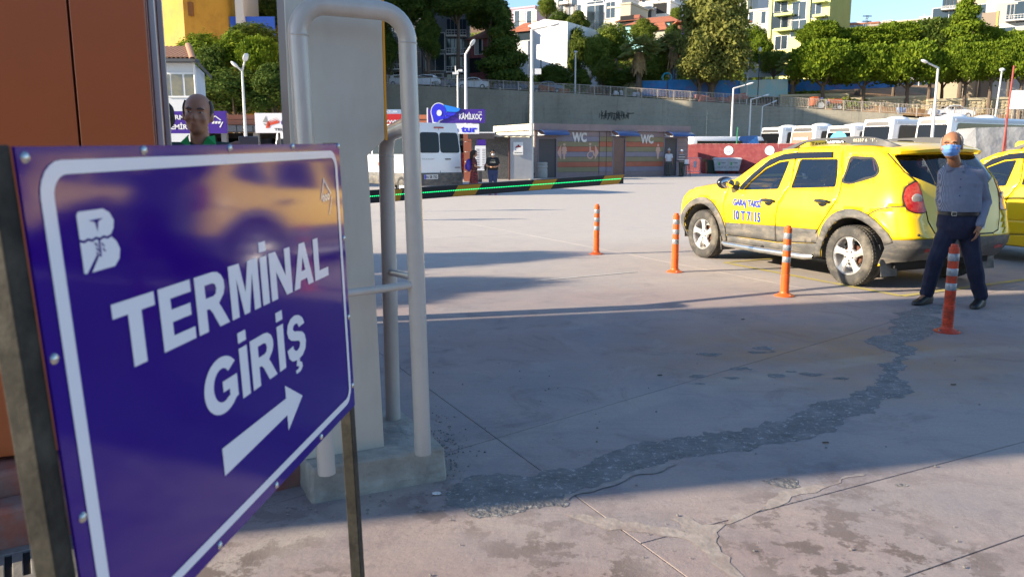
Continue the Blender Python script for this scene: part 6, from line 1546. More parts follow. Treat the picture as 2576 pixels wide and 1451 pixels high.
cb = MB(); cb.cbox((.05, 0, 1.08), (.42, .3, .28), Matrix.Rotation(.2, 4, 'Y')); cb.cbox((-.12, .05, 1.05), (.3, .25, .2), Matrix.Rotation(-.3, 4, 'Y')); o = cb.build('cardboard_box', mat('cardboard', (.22, .12, .06), .9), None, loc=(g.x, 58.8, 0)); tag(o, 'crumpled cardboard stuffed into the dark green bin', 'cardboard')
a, b = P(1727, 436, 59.3), P(1762, 436, 59.3); t = thing('crowd_barrier', 'white metal crowd barrier with a paper notice against the red wall', 'barrier', (a.x, 59.3, 0)); wdt = b.x-a.x
mb = MB(); mb.tube([(0, 0, .15), (0, 0, 1.15), (wdt, 0, 1.15), (wdt, 0, .15), (0, 0, .15)], .025, 6); mb.build('frame', M_WHT, t)
for i in range(1, 7): mb = MB(); mb.cyl((wdt*i/7, 0, .15), (wdt*i/7, 0, 1.15), .014, n=6); mb.build('bar', M_WHT, t)
for x in (.1, wdt-.1): mb = MB(); mb.tube([(x, 0, .15), (x+.1, -.35, .01)], .02, 6); mb.build('foot', M_WHT, t)
mb = MB(); mb.box(wdt*.48, wdt*.68, -.04, -.03, .45, .9); mb.build('notice', M_SWT, t)
g = P(1722, 444, 52); t = thing('stool', 'black high stool with a notice on it right of the striped-jumper man', 'stool', (g.x+.15, 52.2, 0)); mb = MB(); mb.box(-.17, .17, -.17, .17, .72, .78); mb.build('seat', M_BLK, t)
for x in (-1, 1):
    for y in (-1, 1): mb = MB(); mb.cyl((x*.24, y*.2, 0), (x*.14, y*.14, .72), .018, n=6); mb.build('leg', M_BLK, t)
nt_ = MB(); nt_.box(-.14, .14, -.02, .01, .78, 1.08); o = nt_.build('counter_notice', M_SWT, None, loc=t.location); tag(o, 'small white notice standing on the black stool', 'notice')
# ================================================================== coaches
M_BUS = mat('white coach paint', (.80, .80, .80), .35, coat=.5); M_BGL = mat('black coach glass', (.006, .007, .009), .10, spec=.3)
def coach(px, ytop, Y, label, zb=.3, ang=R(32), deco=None, L=12., screen=M_BGL):
    """left rear corner under the sighting; length runs away to the right"""
    c = P(px, ytop, Y); Hh = c.z-zb; t = thing('coach', label, 'coach', (c.x, Y, zb), ang, 'white coaches parked side by side')
    # local: x along the length, rear face at x=0, y from 0 (right side, seen) to 2.5; place so that far-left rear corner is the sighting
    off = Matrix.Rotation(ang, 4, 'Z') @ Vector((0, 1.25, 0)); t.location = Vector((c.x, Y, zb))-off
    mb = MB(); rbox(mb, 0, L, 1.25, 1.20, .3, Hh, .28, xt0=.22); mb.build('body', M_BUS, t, smooth=True, angle=50, fixn=True)
    def rear(pts, o, m, nm, r=.12):
        mb = MB(); q = [Vector((.22*max(0, (z-.3)/(Hh-.3)-.5)/.5-o, -y, z)) for y, z in (roundpoly(pts, r) if r else pts)]; mb.add(q, [tuple(range(len(q)))]); return mb.build(nm, m, t)
    rear([(-.98, Hh-1.60), (.98, Hh-1.60), (1.0, Hh-.5), (-1.0, Hh-.5)], .01, screen, 'rear_window'); rear([(-.95, Hh-.46), (.95, Hh-.46), (.85, Hh-.18), (-.85, Hh-.18)], .01, mat('smoked grey panel', (.05, .05, .055), .3), 'roof_panel')
    mb = MB(); mb.add([Vector((x, -1.258+.0*z, z)) for x, z in roundpoly([(.75, Hh-1.75), (L-.4, Hh-1.75), (L-.4, Hh-.42), (.95, Hh-.42)], .2)], [tuple(range(16))]); mb.build('side_window', M_BGL, t)
    mb = MB(); mb.box(.6, L-.4, -1.27, -1.245, Hh-.34, Hh-.14); mb.build('roof_edge', mat('pale blue grey trim', (.45, .50, .58), .4), t)
    for x, w in ((2.5, .9), (6.5, .9)): mb = MB(); mb.ell((x, 0, Hh), (w, .8, .28)); mb.build('roof_unit', M_BUS, t, smooth=True)
    for x in (2.0, L-2.5):
        for y in (-1.1, 1.1): simple_wheel(t, (x, y, .2), .5, .3)
    if deco:
        for (s_, y, z, w, h, m) in deco:
            mb = MB(); put_text(mb, s_, lambda a, b: Vector((-.015+.22*max(0, (z+b-.3)/(Hh-.3)-.5)/.5-.01, y-a, z+b)), w=w, h=h, bold=.02); mb.build('lettering', m, t)
    return t, Hh
M_GRY = mat('grey print', (.3, .3, .32), .5); M_GRT = mat('green print', (.15, .55, .15), .5)
Hk = 3.5
coach(2300, 296, 55, 'rightmost and nearest white coach, with green lettering on its rear', deco=[('uludağ', .75, 1.55, 1.4, .3, M_GRT)], L=12.5)
coach(2165, 302, 59, 'white coach left of the nearest one, lettered PAMUKKALE on its rear', deco=[('PAMUKKALE', .8, 1.5, 1.6, .22, M_GRY)])
t, hb = coach(2074, 318, 63, 'white coach with a round blue company disc over its rear window', deco=None)
mb = MB(); mb.lathe([(.001, .02), (.82, .02), (.84, 0)], 28, M=Matrix.Translation((-.04+.1, .0, hb-1.25)) @ Matrix.Rotation(R(-84), 4, 'Y')); mb.build('company_disc', mat('cyan sticker', (.02, .36, .75), .4), t)
mb = MB(); put_text(mb, 'METRO', lambda a, b: Vector((-.09, .6-a, hb-1.35+b)), w=1.2, h=.25, bold=.04); mb.build('lettering', M_SWT, t)
t, hb = coach(1985, 318, 67, 'white coach with a red and orange rear window sticker', screen=mat('faded red sticker', (.48, .11, .07), .5)); mb = MB(); put_text(mb, 'PAMUKKALE', lambda a, b: Vector((.0, .72-a, hb-1.15+b)), w=1.4, h=.25, bold=.03); mb.build('lettering', M_SWT, t)
t, hb = coach(1908, 322, 73, 'leftmost coach in the row behind the red wall', deco=[('PAMUKKALE', .8, 1.5, 1.6, .22, M_GRY)])
# vans and tarps behind the red wall at left
for px, Y, lb in ((1722, 66, 'white minibus roof just right of the toilet block'), (1790, 69, 'white van roof behind the wall above the bins')):
    c = P(px, 344, Y); t = thing('van', lb, 'van', (c.x, Y, 0), R(10)); mb = MB(); rbox(mb, 0, 5.2, 1.0, .85, .4, c.z, .3, xt0=.3, xt1=4.3); mb.build('body', M_VAN, t, smooth=True, angle=50, fixn=True); mb = MB(); mb.box(.7, 4.6, -1.0, -.97, c.z-.95, c.z-.35); mb.build('side_window', M_BGL, t)
c = P(1905, 350, 68); t = tag(MB().add([Vector((-2.2, -1, 0)), Vector((1.6, -1, 0)), Vector((1.6, 1.5, 0)), Vector((-2.2, 1.5, 0)), Vector((-.2, 0, c.z)), Vector((1.3, .4, c.z*1.03))], [(0, 1, 5, 4), (1, 2, 5), (2, 3, 4, 5), (3, 0, 4)]).build('blue_tarpaulin', mat('blue tarpaulin', (.02, .10, .30), .5, bump=(4, .6, .1)), None, loc=(c.x-1.5, 67, .2)), 'blue tarpaulin heap behind the red wall left of the coaches', 'tarpaulin')
# grey tarped load and red mast at the right
M_TARP = mat('grey tarpaulin', (.30, .30, .30), .6, vary=(1.5, .25), bump=(.9, .8, .25))
c = P(2500, 320, 42); base = P(2500, 364, 42); mb = MB(); bx = c.x; hz = c.z
rings = []
for x, zt2, dz in ((-2.6, .5, .0), (-1.4, .97, .02), (.2, 1.0, -.02), (2.0, .98, .03), (3.5, .9, 0)):
    rings.append([Vector((x-.3, -1.3, 0)), Vector((x-.1, -1.25, hz*zt2*.6)), Vector((x, -.8, hz*zt2+dz)), Vector((x, .8, hz*zt2)), Vector((x, 1.2, 0))])
mb.loft(rings, True); o = mb.build('tarpaulin', M_TARP, None, smooth=True, angle=25, loc=(bx, 42, 0), fixn=True); tag(o, 'load covered by a grey tarpaulin behind the second taxi', 'tarpaulin')
c = P(2533, 282, 40); t = thing('mast', 'thin rusty red mast in front of the grey tarpaulin', 'mast', (c.x, 40, 0)); mb = MB(); mb.cyl((-.05, 0, 0), (.12, 0, c.z+2.2), .045, n=8); mb.build('pole', mat('rusty red paint', (.28, .05, .04), .6), t)
mb = MB(); mb.cyl((.25, 0, 0), (.0, 0, 3.2), .04, n=8); mb.build('stay', mat('rusty red paint', (0, 0, 0)), t)
a, b = P(2541, 275, 60), P(2640, 228, 60); t = thing('billboard', 'blank white billboard at the right edge above the coaches', 'billboard', (a.x, 60, a.z), -.12); mb = MB(); mb.box(0, b.x-a.x, 0, .15, 0, b.z-a.z); mb.build('panel', mat('billboard white', (.8, .8, .8), .6), t)
for x in (.4, 2.4): mb = MB(); mb.cyl((x, .1, -a.z), (x, .1, 0), .08, n=8); mb.build('leg', M_DST, t)
# ================================================================== off to the left: the gate building and a tree, they shade the apron
CAST = []
def cast_box(name, label, Xs, p0, p1, h, thick, cat='building', col=(.35, .30, .25)):
    # p0..p1 measured across the light direction, Xs = face position back along the light
    u = Vector((LX, LY, 0)); n = Vector((-LY, LX, 0)); o = u*Xs; mb = MB()
    c = [o+n*p0, o+n*p1, o+n*p1-u*thick, o+n*p0-u*thick]
    t = thing(name, label, cat, (c[0].x, c[0].y, 0), math.atan2(u.y, u.x))
    mb.box(-thick, 0, 0, p1-p0, 0, h); mb.build('wall', mat('render '+name, col, .8, vary=(1, .1)), t); mb = MB(); mb.box(-thick-.2, .0, -.0, p1-p0, h+.003, h+.12); mb.build('roof', mat('roof grey', (0, 0, 0)), t)
    k_ = int((p1-p0)/1.6)
    for i in range(max(1, k_)):
        for z in range(max(1, int(h/3))):
            w_ = MB(); w_.box(.0, .03, .5+i*1.6, 1.4+i*1.6, 1.0+z*3, 2.3+z*3); w_.build('window', M_DGL, t)
    return t
cast_box('gate_building', 'gate office off to the left that shades the apron', -9.2, 3.13, 7.07, 6.80, 5)
# ================================================================== retaining wall with the upper road on top
WPT = [(-60., 112.), (P(700, 196, 109).x, 109.), (P(965, 211, 105).x, 105.), (P(1472, 237, 100).x, 100.), (P(1950, 268, 95).x, 95.), (P(2218, 284, 92).x, 92.), (P(2576, 305, 88.5).x, 88.5), (110., 84.)]
WZ = [P(395, 180, 112).z+.6, P(700, 196, 109).z, P(965, 211, 105).z, P(1472, 237, 100).z, P(1950, 268, 95).z, P(2218, 284, 92).z, P(2576, 305, 88.5).z, 3.2]
def wy(x): return interp(x, WPT)
def wz(x): return interp(x, list(zip([p[0] for p in WPT], WZ)))
M_RET = bpy.data.materials.new('stained board-marked concrete'); M_RET.use_nodes = True
nt = M_RET.node_tree; b = nt.nodes['Principled BSDF']; b.inputs['Roughness'].default_value = .9; L = nt.links.new
tc = nt.nodes.new('ShaderNodeTexCoord')
def nz(scale, sc=(1, 1, 1), det=6, rough=.6):
    mp = nt.nodes.new('ShaderNodeMapping'); mp.inputs['Scale'].default_value = sc; L(tc.outputs['Object'], mp.inputs[0])
    n = nt.nodes.new('ShaderNodeTexNoise'); n.inputs['Scale'].default_value = scale; n.inputs['Detail'].default_value = det; n.inputs['Roughness'].default_value = rough; L(mp.outputs[0], n.inputs[0]); return n.outputs['Fac']
def rg(s, a, b_, c=0, d=1):
    r = nt.nodes.new('ShaderNodeMapRange'); r.inputs[1].default_value = a; r.inputs[2].default_value = b_; r.inputs[3].default_value = c; r.inputs[4].default_value = d; L(s, r.inputs[0]); return r.outputs[0]
def mx(f, a, c):
    x = nt.nodes.new('ShaderNodeMix'); x.data_type = 'RGBA'; L(f, x.inputs[0])
    for i, q in ((6, a), (7, c)):
        if isinstance(q, tuple): x.inputs[i].default_value = (*q, 1)
        else: L(q, x.inputs[i])
    return x.outputs[2]
c = mx(rg(nz(.3, (1, 1, .6)), .35, .65), (.26, .235, .185), (.35, .315, .245))
c = mx(rg(nz(.75, (1, 1, .07), 8, .7), .56, .70, 0, .75), c, (.085, .085, .07))
c = mx(rg(nz(.9, (.15, .15, 4)), .45, .7, 0, .3), c, (.36, .34, .28))
c = mx(rg(nz(3, (1, 1, 1), 8, .7), .5, .75, 0, .4), c, (.12, .115, .09)); L(c, b.inputs['Base Color'])
bp = nt.nodes.new('ShaderNodeBump'); bp.inputs['Distance'].default_value = .04; L(nz(4, (.4, .4, 3)), bp.inputs['Height']); L(bp.outputs[0], b.inputs['Normal'])
ret = thing('retaining_wall', 'tall stained concrete retaining wall below the upper road', 'wall', (0, 0, 0))
xs = []; x = -60.
while x < 105: xs.append(x); x += 5.2
for x0, x1 in zip(xs, xs[1:]):
    a, b_ = Vector((x0, wy(x0), 0)), Vector((x1, wy(x1), 0)); d = (b_-a).normalized(); n = Vector((-d.y, d.x, 0)); a2 = a+d*.005; b2 = b_-d*.005
    lo = x0 > P(2205, 290, 92).x
    mb = MB(); z0_, z1_ = wz(x0)-(.35 if lo else 0), wz(x1)-(.35 if lo else 0); mb.loft([[a2+Vector((0, 0, -1)), a2+n*.5+Vector((0, 0, -1)), a2+n*.5+Vector((0, 0, z0_)), a2+Vector((0, 0, z0_))], [b2+Vector((0, 0, -1)), b2+n*.5+Vector((0, 0, -1)), b2+n*.5+Vector((0, 0, z1_)), b2+Vector((0, 0, z1_))]])
    mb.build('wall_bay', M_RET if not lo else mat('pale lime washed concrete', (.50, .47, .38), .9, dirt=(2, (.3, .27, .2), .7, (1, 1, .2))), ret, fixn=True)
# graffiti scrawl on the bay above the toilet block
M_SCR = mat('black scrawl', (.06, .06, .05), .9); mb = MB()
rr = random.Random(3)
for k in range(26):
    px = 1508+k*2.9+rr.uniform(-1, 1); q = P(px, 292, 98.9); y = wy(q.x)-.03; q = P(px, 292+rr.uniform(-4, 2), y); h = rr.uniform(.3, 1.1)
    mb.tube([(q.x, y, q.z-h/2), (q.x+rr.uniform(-.15, .15), y, q.z+h/2)], .045, 4)
for k in range(6):
    q = P(1515+k*13, 287+rr.uniform(-4, 4), 98.8); mb.tube([(q.x, wy(q.x)-.03, q.z), (q.x+.7, wy(q.x+.7)-.03, q.z+rr.uniform(-.3, .3))], .045, 4)
tag(mb.build('graffiti', M_SCR, ret), kind='stuff')
# terrain: road deck and the hill
def hz_(x, y):
    t = y-wy(x)
    if t < 9: return wz(x)-.25+.05*t
    h = wz(x)+.2+(t-9)*interp(x, [(-40, .26), (0, .25), (30, .25), (50, .20), (80, .16)])
    h += 1.2*math.exp(-((t-12)/4)**2)*(1 if x > 38 else 0)
    return h+noise.noise(Vector((x*.05, y*.05, 0)))*min(1.5, (t-9)*.1)
nx, ny = 110, 70; vs = []; fs = []
for i in range(nx+1):
    x = -130+i*(330/nx)
    for j in range(ny+1):
        t = .45+(j if j < 20 else 20+(j-20)*2.6)*.5+(0 if j < 45 else (j-45)**1.5*.6)
        y = wy(x)+t; vs.append(Vector((x, y, min(hz_(x, y), 60))))
for i in range(nx):
    for j in range(ny): a = i*(ny+1)+j; fs.append((a, a+ny+1, a+ny+2, a+1))
mb = MB(); mb.add(vs, fs); hill = tag(mb.build('hill', mat('dry hillside soil', (.27, .155, .08), .95, vary=(.15, .4), bump=(1.2, .8, .3), dirt=(.25, (.10, .10, .04), .8)), None, smooth=True), kind='structure')
mb = MB()
for x0, x1 in zip(xs, xs[1:]):
    mb.quad(Vector((x0, wy(x0)+.5, wz(x0)-.10)), Vector((x1, wy(x1)+.5, wz(x1)-.10)), Vector((x1, wy(x1)+8.6, wz(x1)+.30)), Vector((x0, wy(x0)+8.6, wz(x0)+.30)))
tag(mb.build('road', mat('upper road asphalt', (.16, .15, .145), .9, vary=(.6, .2)), None), kind='structure')
# railing
M_RAILW = mat('weathered cream railing', (.42, .38, .32), .6, dirt=(3, (.25, .12, .07), .6))
rl = thing('road_railing', 'long cream metal railing along the top of the retaining wall', 'railing', (0, 0, 0))
L0 = P(940, 200, 105.3).x; Lx = P(2576, 300, 88).x
rail_x = []; x = L0
while x < Lx+6: rail_x.append(x); x += 1.86
pm = MB(); pm.box(-.05, .05, -.05, .05, -.2, 1.15); pme = pm.mesh('post', M_RAILW)
for x in rail_x: inst('post', pme, rl, (x, wy(x)+.22, wz(x)-.0))
bars = MB()
for x0, x1 in zip(rail_x, rail_x[1:]):
    a, b_ = Vector((x0, wy(x0)+.22, wz(x0))), Vector((x1, wy(x1)+.22, wz(x1)))
    for h in (.14, 1.10): bars.tube([a+Vector((0, 0, h)), b_+Vector((0, 0, h))], .035, 4, False)
    for k in range(1, 11):
        q = lerp(a, b_, k/11)
        if random.random() < (.0 if x0 < 42 else .25): continue
        bars.box(q.x-.018, q.x+.018, q.y-.015, q.y+.015, q.z+.14, q.z+1.10)
tag(bars.build('balusters', M_RAILW, rl), kind='stuff')
# stone terrace walls on the right
M_RUB = mat('honey rubble stone', (.47, .40, .26), .9, vary=(1.3, .25), bump=(2.5, .9, .12), dirt=(1.5, (.24, .2, .13), .6))
def rubble(px0, px1, yt0, yt1, yb, Y0, Y1, label, seed):
    a, b_ = P(px0, yt0, Y0), P(px1, yt1, Y1); t = thing('stone_wall', label, 'wall', (a.x, a.y, 0), 0, 'stepped rubble terrace walls above the upper road'); o = Vector((a.x, a.y, 0))
    d = Vector((b_.x-a.x, b_.y-a.y, 0)); Lw = d.length; d.normalize(); n = Vector((d.y, -d.x, 0)); rr = random.Random(seed)
    zb0 = hz_(a.x, a.y-1)-.2
    core = MB(); core.loft([[Vector((0, 0, zb0-1)), -n*.6+Vector((0, 0, zb0-1)), -n*.6+Vector((0, 0, a.z-.02)), Vector((0, 0, a.z-.02))], [d*Lw+Vector((0, 0, zb0-2.5)), d*Lw-n*.6+Vector((0, 0, zb0-2.5)), d*Lw-n*.6+Vector((0, 0, b_.z-.02)), d*Lw+Vector((0, 0, b_.z-.02))]]); core.build('core', mat('mortar', (.34, .29, .2), .95), t, fixn=True)
    mb = MB(); x = 0
    while x < Lw-.1:                                  # rubble stones, past the count of separate parts
        w = rr.uniform(.3, .62); zt_ = a.z+(b_.z-a.z)*x/Lw; z = zb0-1.6
        while z < zt_-.18:
            h = rr.uniform(.22, .42); h = min(h, zt_-z-.02); c_ = d*(x+w/2+rr.uniform(-.06, .06))+Vector((0, 0, z+h/2)); pr_ = rr.uniform(.03, .12); q = [(math.cos(t_)*w*.5*rr.uniform(.8, 1.02), math.sin(t_)*h*.52*rr.uniform(.8, 1.05)) for t_ in [2*math.pi*i/6+.5 for i in range(6)]]
            mb.loft([[c_+d*u+Vector((0, 0, v)) for u, v in q], [c_+n*pr_+d*u*.78+Vector((0, 0, v*.78)) for u, v in q]], True); z += h+.02
        x += w+.01
    tag(mb.build('stones', M_RUB, t, fixn=False), kind='stuff')
    cp = MB(); cp.loft([[Vector((0, 0, a.z)) + n*.14, -n*.7+Vector((0, 0, a.z)), -n*.7+Vector((0, 0, a.z+.28)), n*.14+Vector((0, 0, a.z+.28))], [d*Lw+n*.14+Vector((0, 0, b_.z)), d*Lw-n*.7+Vector((0, 0, b_.z)), d*Lw-n*.7+Vector((0, 0, b_.z+.28)), d*Lw+n*.14+Vector((0, 0, b_.z+.28))]]); cp.build('coping', mat('buff coping', (.44, .38, .26), .8), t, fixn=True)
rubble(1962, 2136, 244, 241, 0, 104.5, 103, 'stone terrace wall nearest the graffiti wall, behind the rusty tractor', 1)
rubble(2138, 2330, 252, 246, 0, 102.5, 100.5, 'middle stone terrace wall above the upper road', 2)
rubble(2332, 2536, 256, 250, 0, 100, 98, 'stone terrace wall behind the white saloon car', 3)
rubble(2538, 2700, 262, 258, 0, 97.8, 96, 'last stone terrace wall at the right edge of the picture', 4)
# ------------------------------------------------------------------ little cars on the upper road
def small_car(px, ybot, Y, m, label, rz=0., L=4.3, hatch=False, group='cars parked along the upper road'):
    g = P(px, ybot, Y); z = wz(g.x)+.05; t = thing('parked_car', label, 'car', (g.x, Y, z), rz, group)
    pr_ = [(-L/2, .35), (-L/2, .75), (-L/2+.1, .92), (-L/2+.5, 1.0)] + ([(-L/2+.45, 1.25), (-L/2+.9, 1.47)] if hatch else [(-L/2+.85, 1.03), (-L/2+1.35, 1.40)])+[(-.2, 1.50), (.5, 1.44), (1.05, 1.05), (L/2-.55, .93), (L/2-.1, .78), (L/2, .55), (L/2, .35), (L/2-.5, .22), (-L/2+.4, .22)]
    rings = []
    for y, ins in ((-.85, 1), (-.80, 0), (.80, 0), (.85, 1)):
        rings.append([Vector((x*(1-.02*ins), y*(1 if z_ < 1.02 else .82), z_-(.03 if ins and z_ > .9 else 0))) for x, z_ in pr_])
    mb = MB(); mb.loft(rings); mb.build('body', m, t, smooth=True, angle=30, fixn=True)
    gl = [(-L/2+(.95 if hatch else 1.15), 1.07), (-L/2+(1.0 if hatch else 1.45), 1.36), (-.15, 1.42), (.42, 1.38), (.85, 1.08)]
    for s_ in (-1, 1):
        mb = MB(); q = [Vector((x, s_*(.862-.16*max(0, (z_-1.0))/.45-.0), z_)) for x, z_ in gl]; mb.add(q, [tuple(range(len(q)))]); mb.build('side_glass', M_BGL, t)
    for x0, z0_, x1, z1_ in ((.53, 1.42, 1.0, 1.09), (-L/2+.9, 1.08, -L/2+1.38, 1.40) if not hatch else (-L/2+.48, 1.05, -L/2+.8, 1.42)):
        mb = MB(); o_ = .02 if x0 > 0 else -.02; mb.quad((x0+o_, -.62, z0_+.015), (x1+o_, -.72, z1_+.015), (x1+o_, .72, z1_+.015), (x0+o_, .62, z0_+.015)); mb.build('windscreen', M_BGL, t)
    for x in (-L/2+.85, L/2-.85):
        for y in (-.78, .78): simple_wheel(t, (x, y, .30), .31, .2)
    for s_ in (-1, 1):
        mb = MB(); mb.box(-L/2-.01, -L/2+.08, s_*.68-.14, s_*.68+.14, .72, .86); mb.build('tail_lamp', M_RED, t); mb = MB(); mb.box(L/2-.16, L/2-.02, s_*.62-.15, s_*.62+.15, .62, .74); mb.build('headlight', M_CLR, t)
    return t
M_CW = mat('white car paint', (.74, .74, .76), .3, coat=.5); M_CB = mat('dark blue car paint', (.02, .035, .09), .3, coat=.5); M_CG = mat('grey car paint', (.16, .18, .22), .3, coat=.5)
for px, Yo, m, lb, rz, ht in ((1017, 4, M_CW, 'white car seen between the pillar and the guard rail', 0, True), (1068, 2.6, M_CW, 'white car on the upper road just right of the guard rail', math.pi+.1, True), (1108, 4.5, M_CG, 'grey saloon car below the slatted apartment block', 0, False), (1190, 2.8, M_CW, 'white saloon with an open look below the pink house', math.pi, False), (1285, 3.0, M_CB, 'dark blue estate car on the upper road behind the railing', 0, True), (1376, 3.2, M_CG, 'silver blue car on the upper road below the white gable', math.pi, False), (2402, 4.2, M_CW, 'white saloon car parked on the sunlit right end of the upper road', 0, False)):
    q = P(px, 230, 100); Y = wy(q.x)+Yo; q = P(px, 230, Y); d = (wz(q.x+1)-wz(q.x)); t = small_car(px, 230, Y, m, lb, rz, hatch=ht)
    t.rotation_euler = (0, 0, rz-.075)
# rusty tractor, dumped bench
q = P(2062, 262, 98); t = thing('tractor', 'rusty orange old tractor behind the railing by the terrace wall', 'tractor', (q.x, wy(q.x)+3, wz(q.x)+.05), -.08)
M_RST = mat('rusty orange machine paint', (.40, .09, .03), .7, vary=(5, .3)); M_LBL = mat('faded blue machine paint', (.12, .14, .3), .7)
mb = MB(); mb.box(.3, 1.9, -.35, .35, .8, 1.35); mb.build('bonnet', M_RST, t, bevel=.06); mb = MB(); mb.box(-1.0, .3, -.5, .5, .7, 1.1); mb.box(-.9, -.3, -.3, .3, 1.1, 1.5); mb.build('seat_platform', M_LBL, t, bevel=.05); mb = MB(); mb.box(-1.6, -1.0, -.8, .8, .6, 1.6); mb.build('rear_box', M_RST, t)
for x, r_ in ((-.7, .62), (1.4, .38)):
    for y in (-.7, .7): simple_wheel(t, (x, y, r_), r_, .3)
for px, dy, c_, lb, w_ in ((1815, 1.6, (.42, .16, .12), 'row of faded red crates dumped behind the railing', 5.5), (1407, 1.5, (.35, .13, .06), 'orange brown scrap heap against the railing', 4.), (1560, 1.4, (.6, .6, .6), 'pale sacks leaning on the railing near the sloping street', 1.2), (1605, 1.4, (.55, .55, .6), 'white bag hanging on the railing by the blue mural', .8), (2212, 1.2, (.15, .25, .5), 'blue litter lying on the wall top near the terrace wall', 1.), (2290, 1.2, (.6, .6, .65), 'white litter on the wall top above the coaches', 1.6), (1090, 1., (.5, .5, .5), 'rubble bag by the railing below the slatted apartments', .9)):
    q = P(px, 240, 98); rr = random.Random(px); y = wy(q.x)+dy; mb = MB()
    for k in range(5): mb.cbox((rr.uniform(-w_/2, w_/2), rr.uniform(-.3, .3), rr.uniform(.3, .6)), (w_*rr.uniform(.2, .4), .5, rr.uniform(.3, .6)), Matrix.Rotation(rr.uniform(-.2, .2), 4, 'Y'))
    o = mb.build('dumped_goods', mat('dumped '+str(px), c_, .8, vary=(3, .4)), None, loc=(q.x, y, wz(q.x)), bevel=.04); tag(o, lb, 'dumped goods')
# ------------------------------------------------------------------ foliage
def crown_mesh(name, m, blobs, n, leaf, seed=0, up=0., core=.78):
    rr = random.Random(seed); mb = MB(); tot = sum(b_[1][0]*b_[1][1]+b_[1][1]*b_[1][2]+b_[1][0]*b_[1][2] for b_ in blobs)
    for c_, r_ in blobs:
        c_ = Vector(c_); k = int(n*(r_[0]*r_[1]+r_[1]*r_[2]+r_[0]*r_[2])/tot)
        for _ in range(k):
            d = Vector((rr.gauss(0, 1), rr.gauss(0, 1), rr.gauss(0, 1)))
            if d.length < 1e-3: continue
            d.normalize(); 
            if d.z < -.3 and rr.random() < .4: d.z = -d.z
            rad = 1-.40*rr.random()**2.0+(.22*rr.random() if rr.random() < .12 else 0); rad *= 1+.26*noise.noise(d*2.6+c_*.6)+.22*noise.noise(d*7+c_)
            p = c_+Vector((d.x*r_[0], d.y*r_[1], d.z*r_[2]))*rad
            nrm = (d+Vector((rr.gauss(0, .55), rr.gauss(0, .55), rr.gauss(0, .55)+up))).normalized()
            a = nrm.orthogonal().normalized(); a.rotate(Matrix.Rotation(rr.uniform(0, 6.28), 3, nrm)); b2 = nrm.cross(a); s = leaf*rr.uniform(.5, 1.25)
            if up > .5:   # upright needle tufts
                ax = (Vector((0, 0, 1))+d*.7+Vector((rr.gauss(0, .25), rr.gauss(0, .25), 0))).normalized(); a = ax.orthogonal().normalized(); a.rotate(Matrix.Rotation(rr.uniform(0, 6.28), 3, ax))
                mb.add([p-a*s*.28, p+a*s*.28, p+a*s*.45+ax*s*.9, p+ax*s*1.25, p-a*s*.45+ax*s*.9], [(0, 1, 2, 3, 4)])
            else:
                mb.add([p-a*s, p-b2*s*.55+nrm*s*.15, p+a*s*.9, p+b2*s*.6+nrm*s*.15], [(0, 1, 2), (0, 2, 3)])
        if core: mb.ell(c_, (r_[0]*core, r_[1]*core, r_[2]*core), None, 10, 7)
    return mb.mesh(name, m)
F_BROAD = foliage('plane tree leaves', [(.03, .06, .01), (.11, .15, .025), (.26, .26, .05)], scale=1.1)
F_DARK = foliage('dark tree leaves', [(.025, .055, .014), (.075, .12, .022), (.20, .23, .04)], scale=1.0)
F_PINE = foliage('stone pine needles', [(.03, .055, .006), (.12, .18, .014), (.29, .35, .03)], scale=1.0, transl=.25)
F_OLIVE = foliage('sycamore leaves in sun', [(.07, .09, .015), (.20, .21, .05), (.38, .36, .11)], scale=1.3)
F_BUSH = foliage('hill shrub leaves', [(.05, .09, .012), (.15, .20, .03), (.30, .32, .06)], scale=.7)
M_BARK = mat('grey brown bark', (.13, .095, .07), .95, vary=(4, .3), bump=(8, .8, .05))
def blobset(kind, w, h, seed, n=9):
    rr = random.Random(seed); out = []
    if kind == 'broad':
        out.append(((0, 0, h*.5), (w*.36, w*.34, h*.40)))
        for i in range(n): a = 2*math.pi*i/n*1.6; z = rr.uniform(.2, .85)*h; k = math.sin(math.pi*min(.92, z/h+.08)); out.append(((math.cos(a)*w*.30*k, math.sin(a)*w*.26*k, z), (w*rr.uniform(.17, .24), w*.2, h*rr.uniform(.13, .19))))
    if kind == 'cone':
        for i in range(n+2): q = i/(n+1); r_ = w*.5*(1-q*.78)*(1 if q > .12 else .8); a = i*2.4; out.append(((math.cos(a)*r_*.35, math.sin(a)*r_*.35, h*(.08+.84*q)), (r_*.8, r_*.8, h*.11)))
    if kind == 'pine':
        out.append(((0, 0, h*.45), (w*.38, w*.36, h*.36)))
        for i in range(n): a = 2*math.pi*i/n; z = h*(.28+.1*rr.random()+(.18 if i % 2 else 0)); out.append(((math.cos(a)*w*.33, math.sin(a)*w*.3, z), (w*rr.uniform(.17, .22), w*.19, h*rr.uniform(.22, .28))))
        for i in range(4): a = i*1.6; out.append(((math.cos(a)*w*.16, math.sin(a)*w*.14, h*.72), (w*.2, w*.2, h*.22)))
    return out
MESH = {}
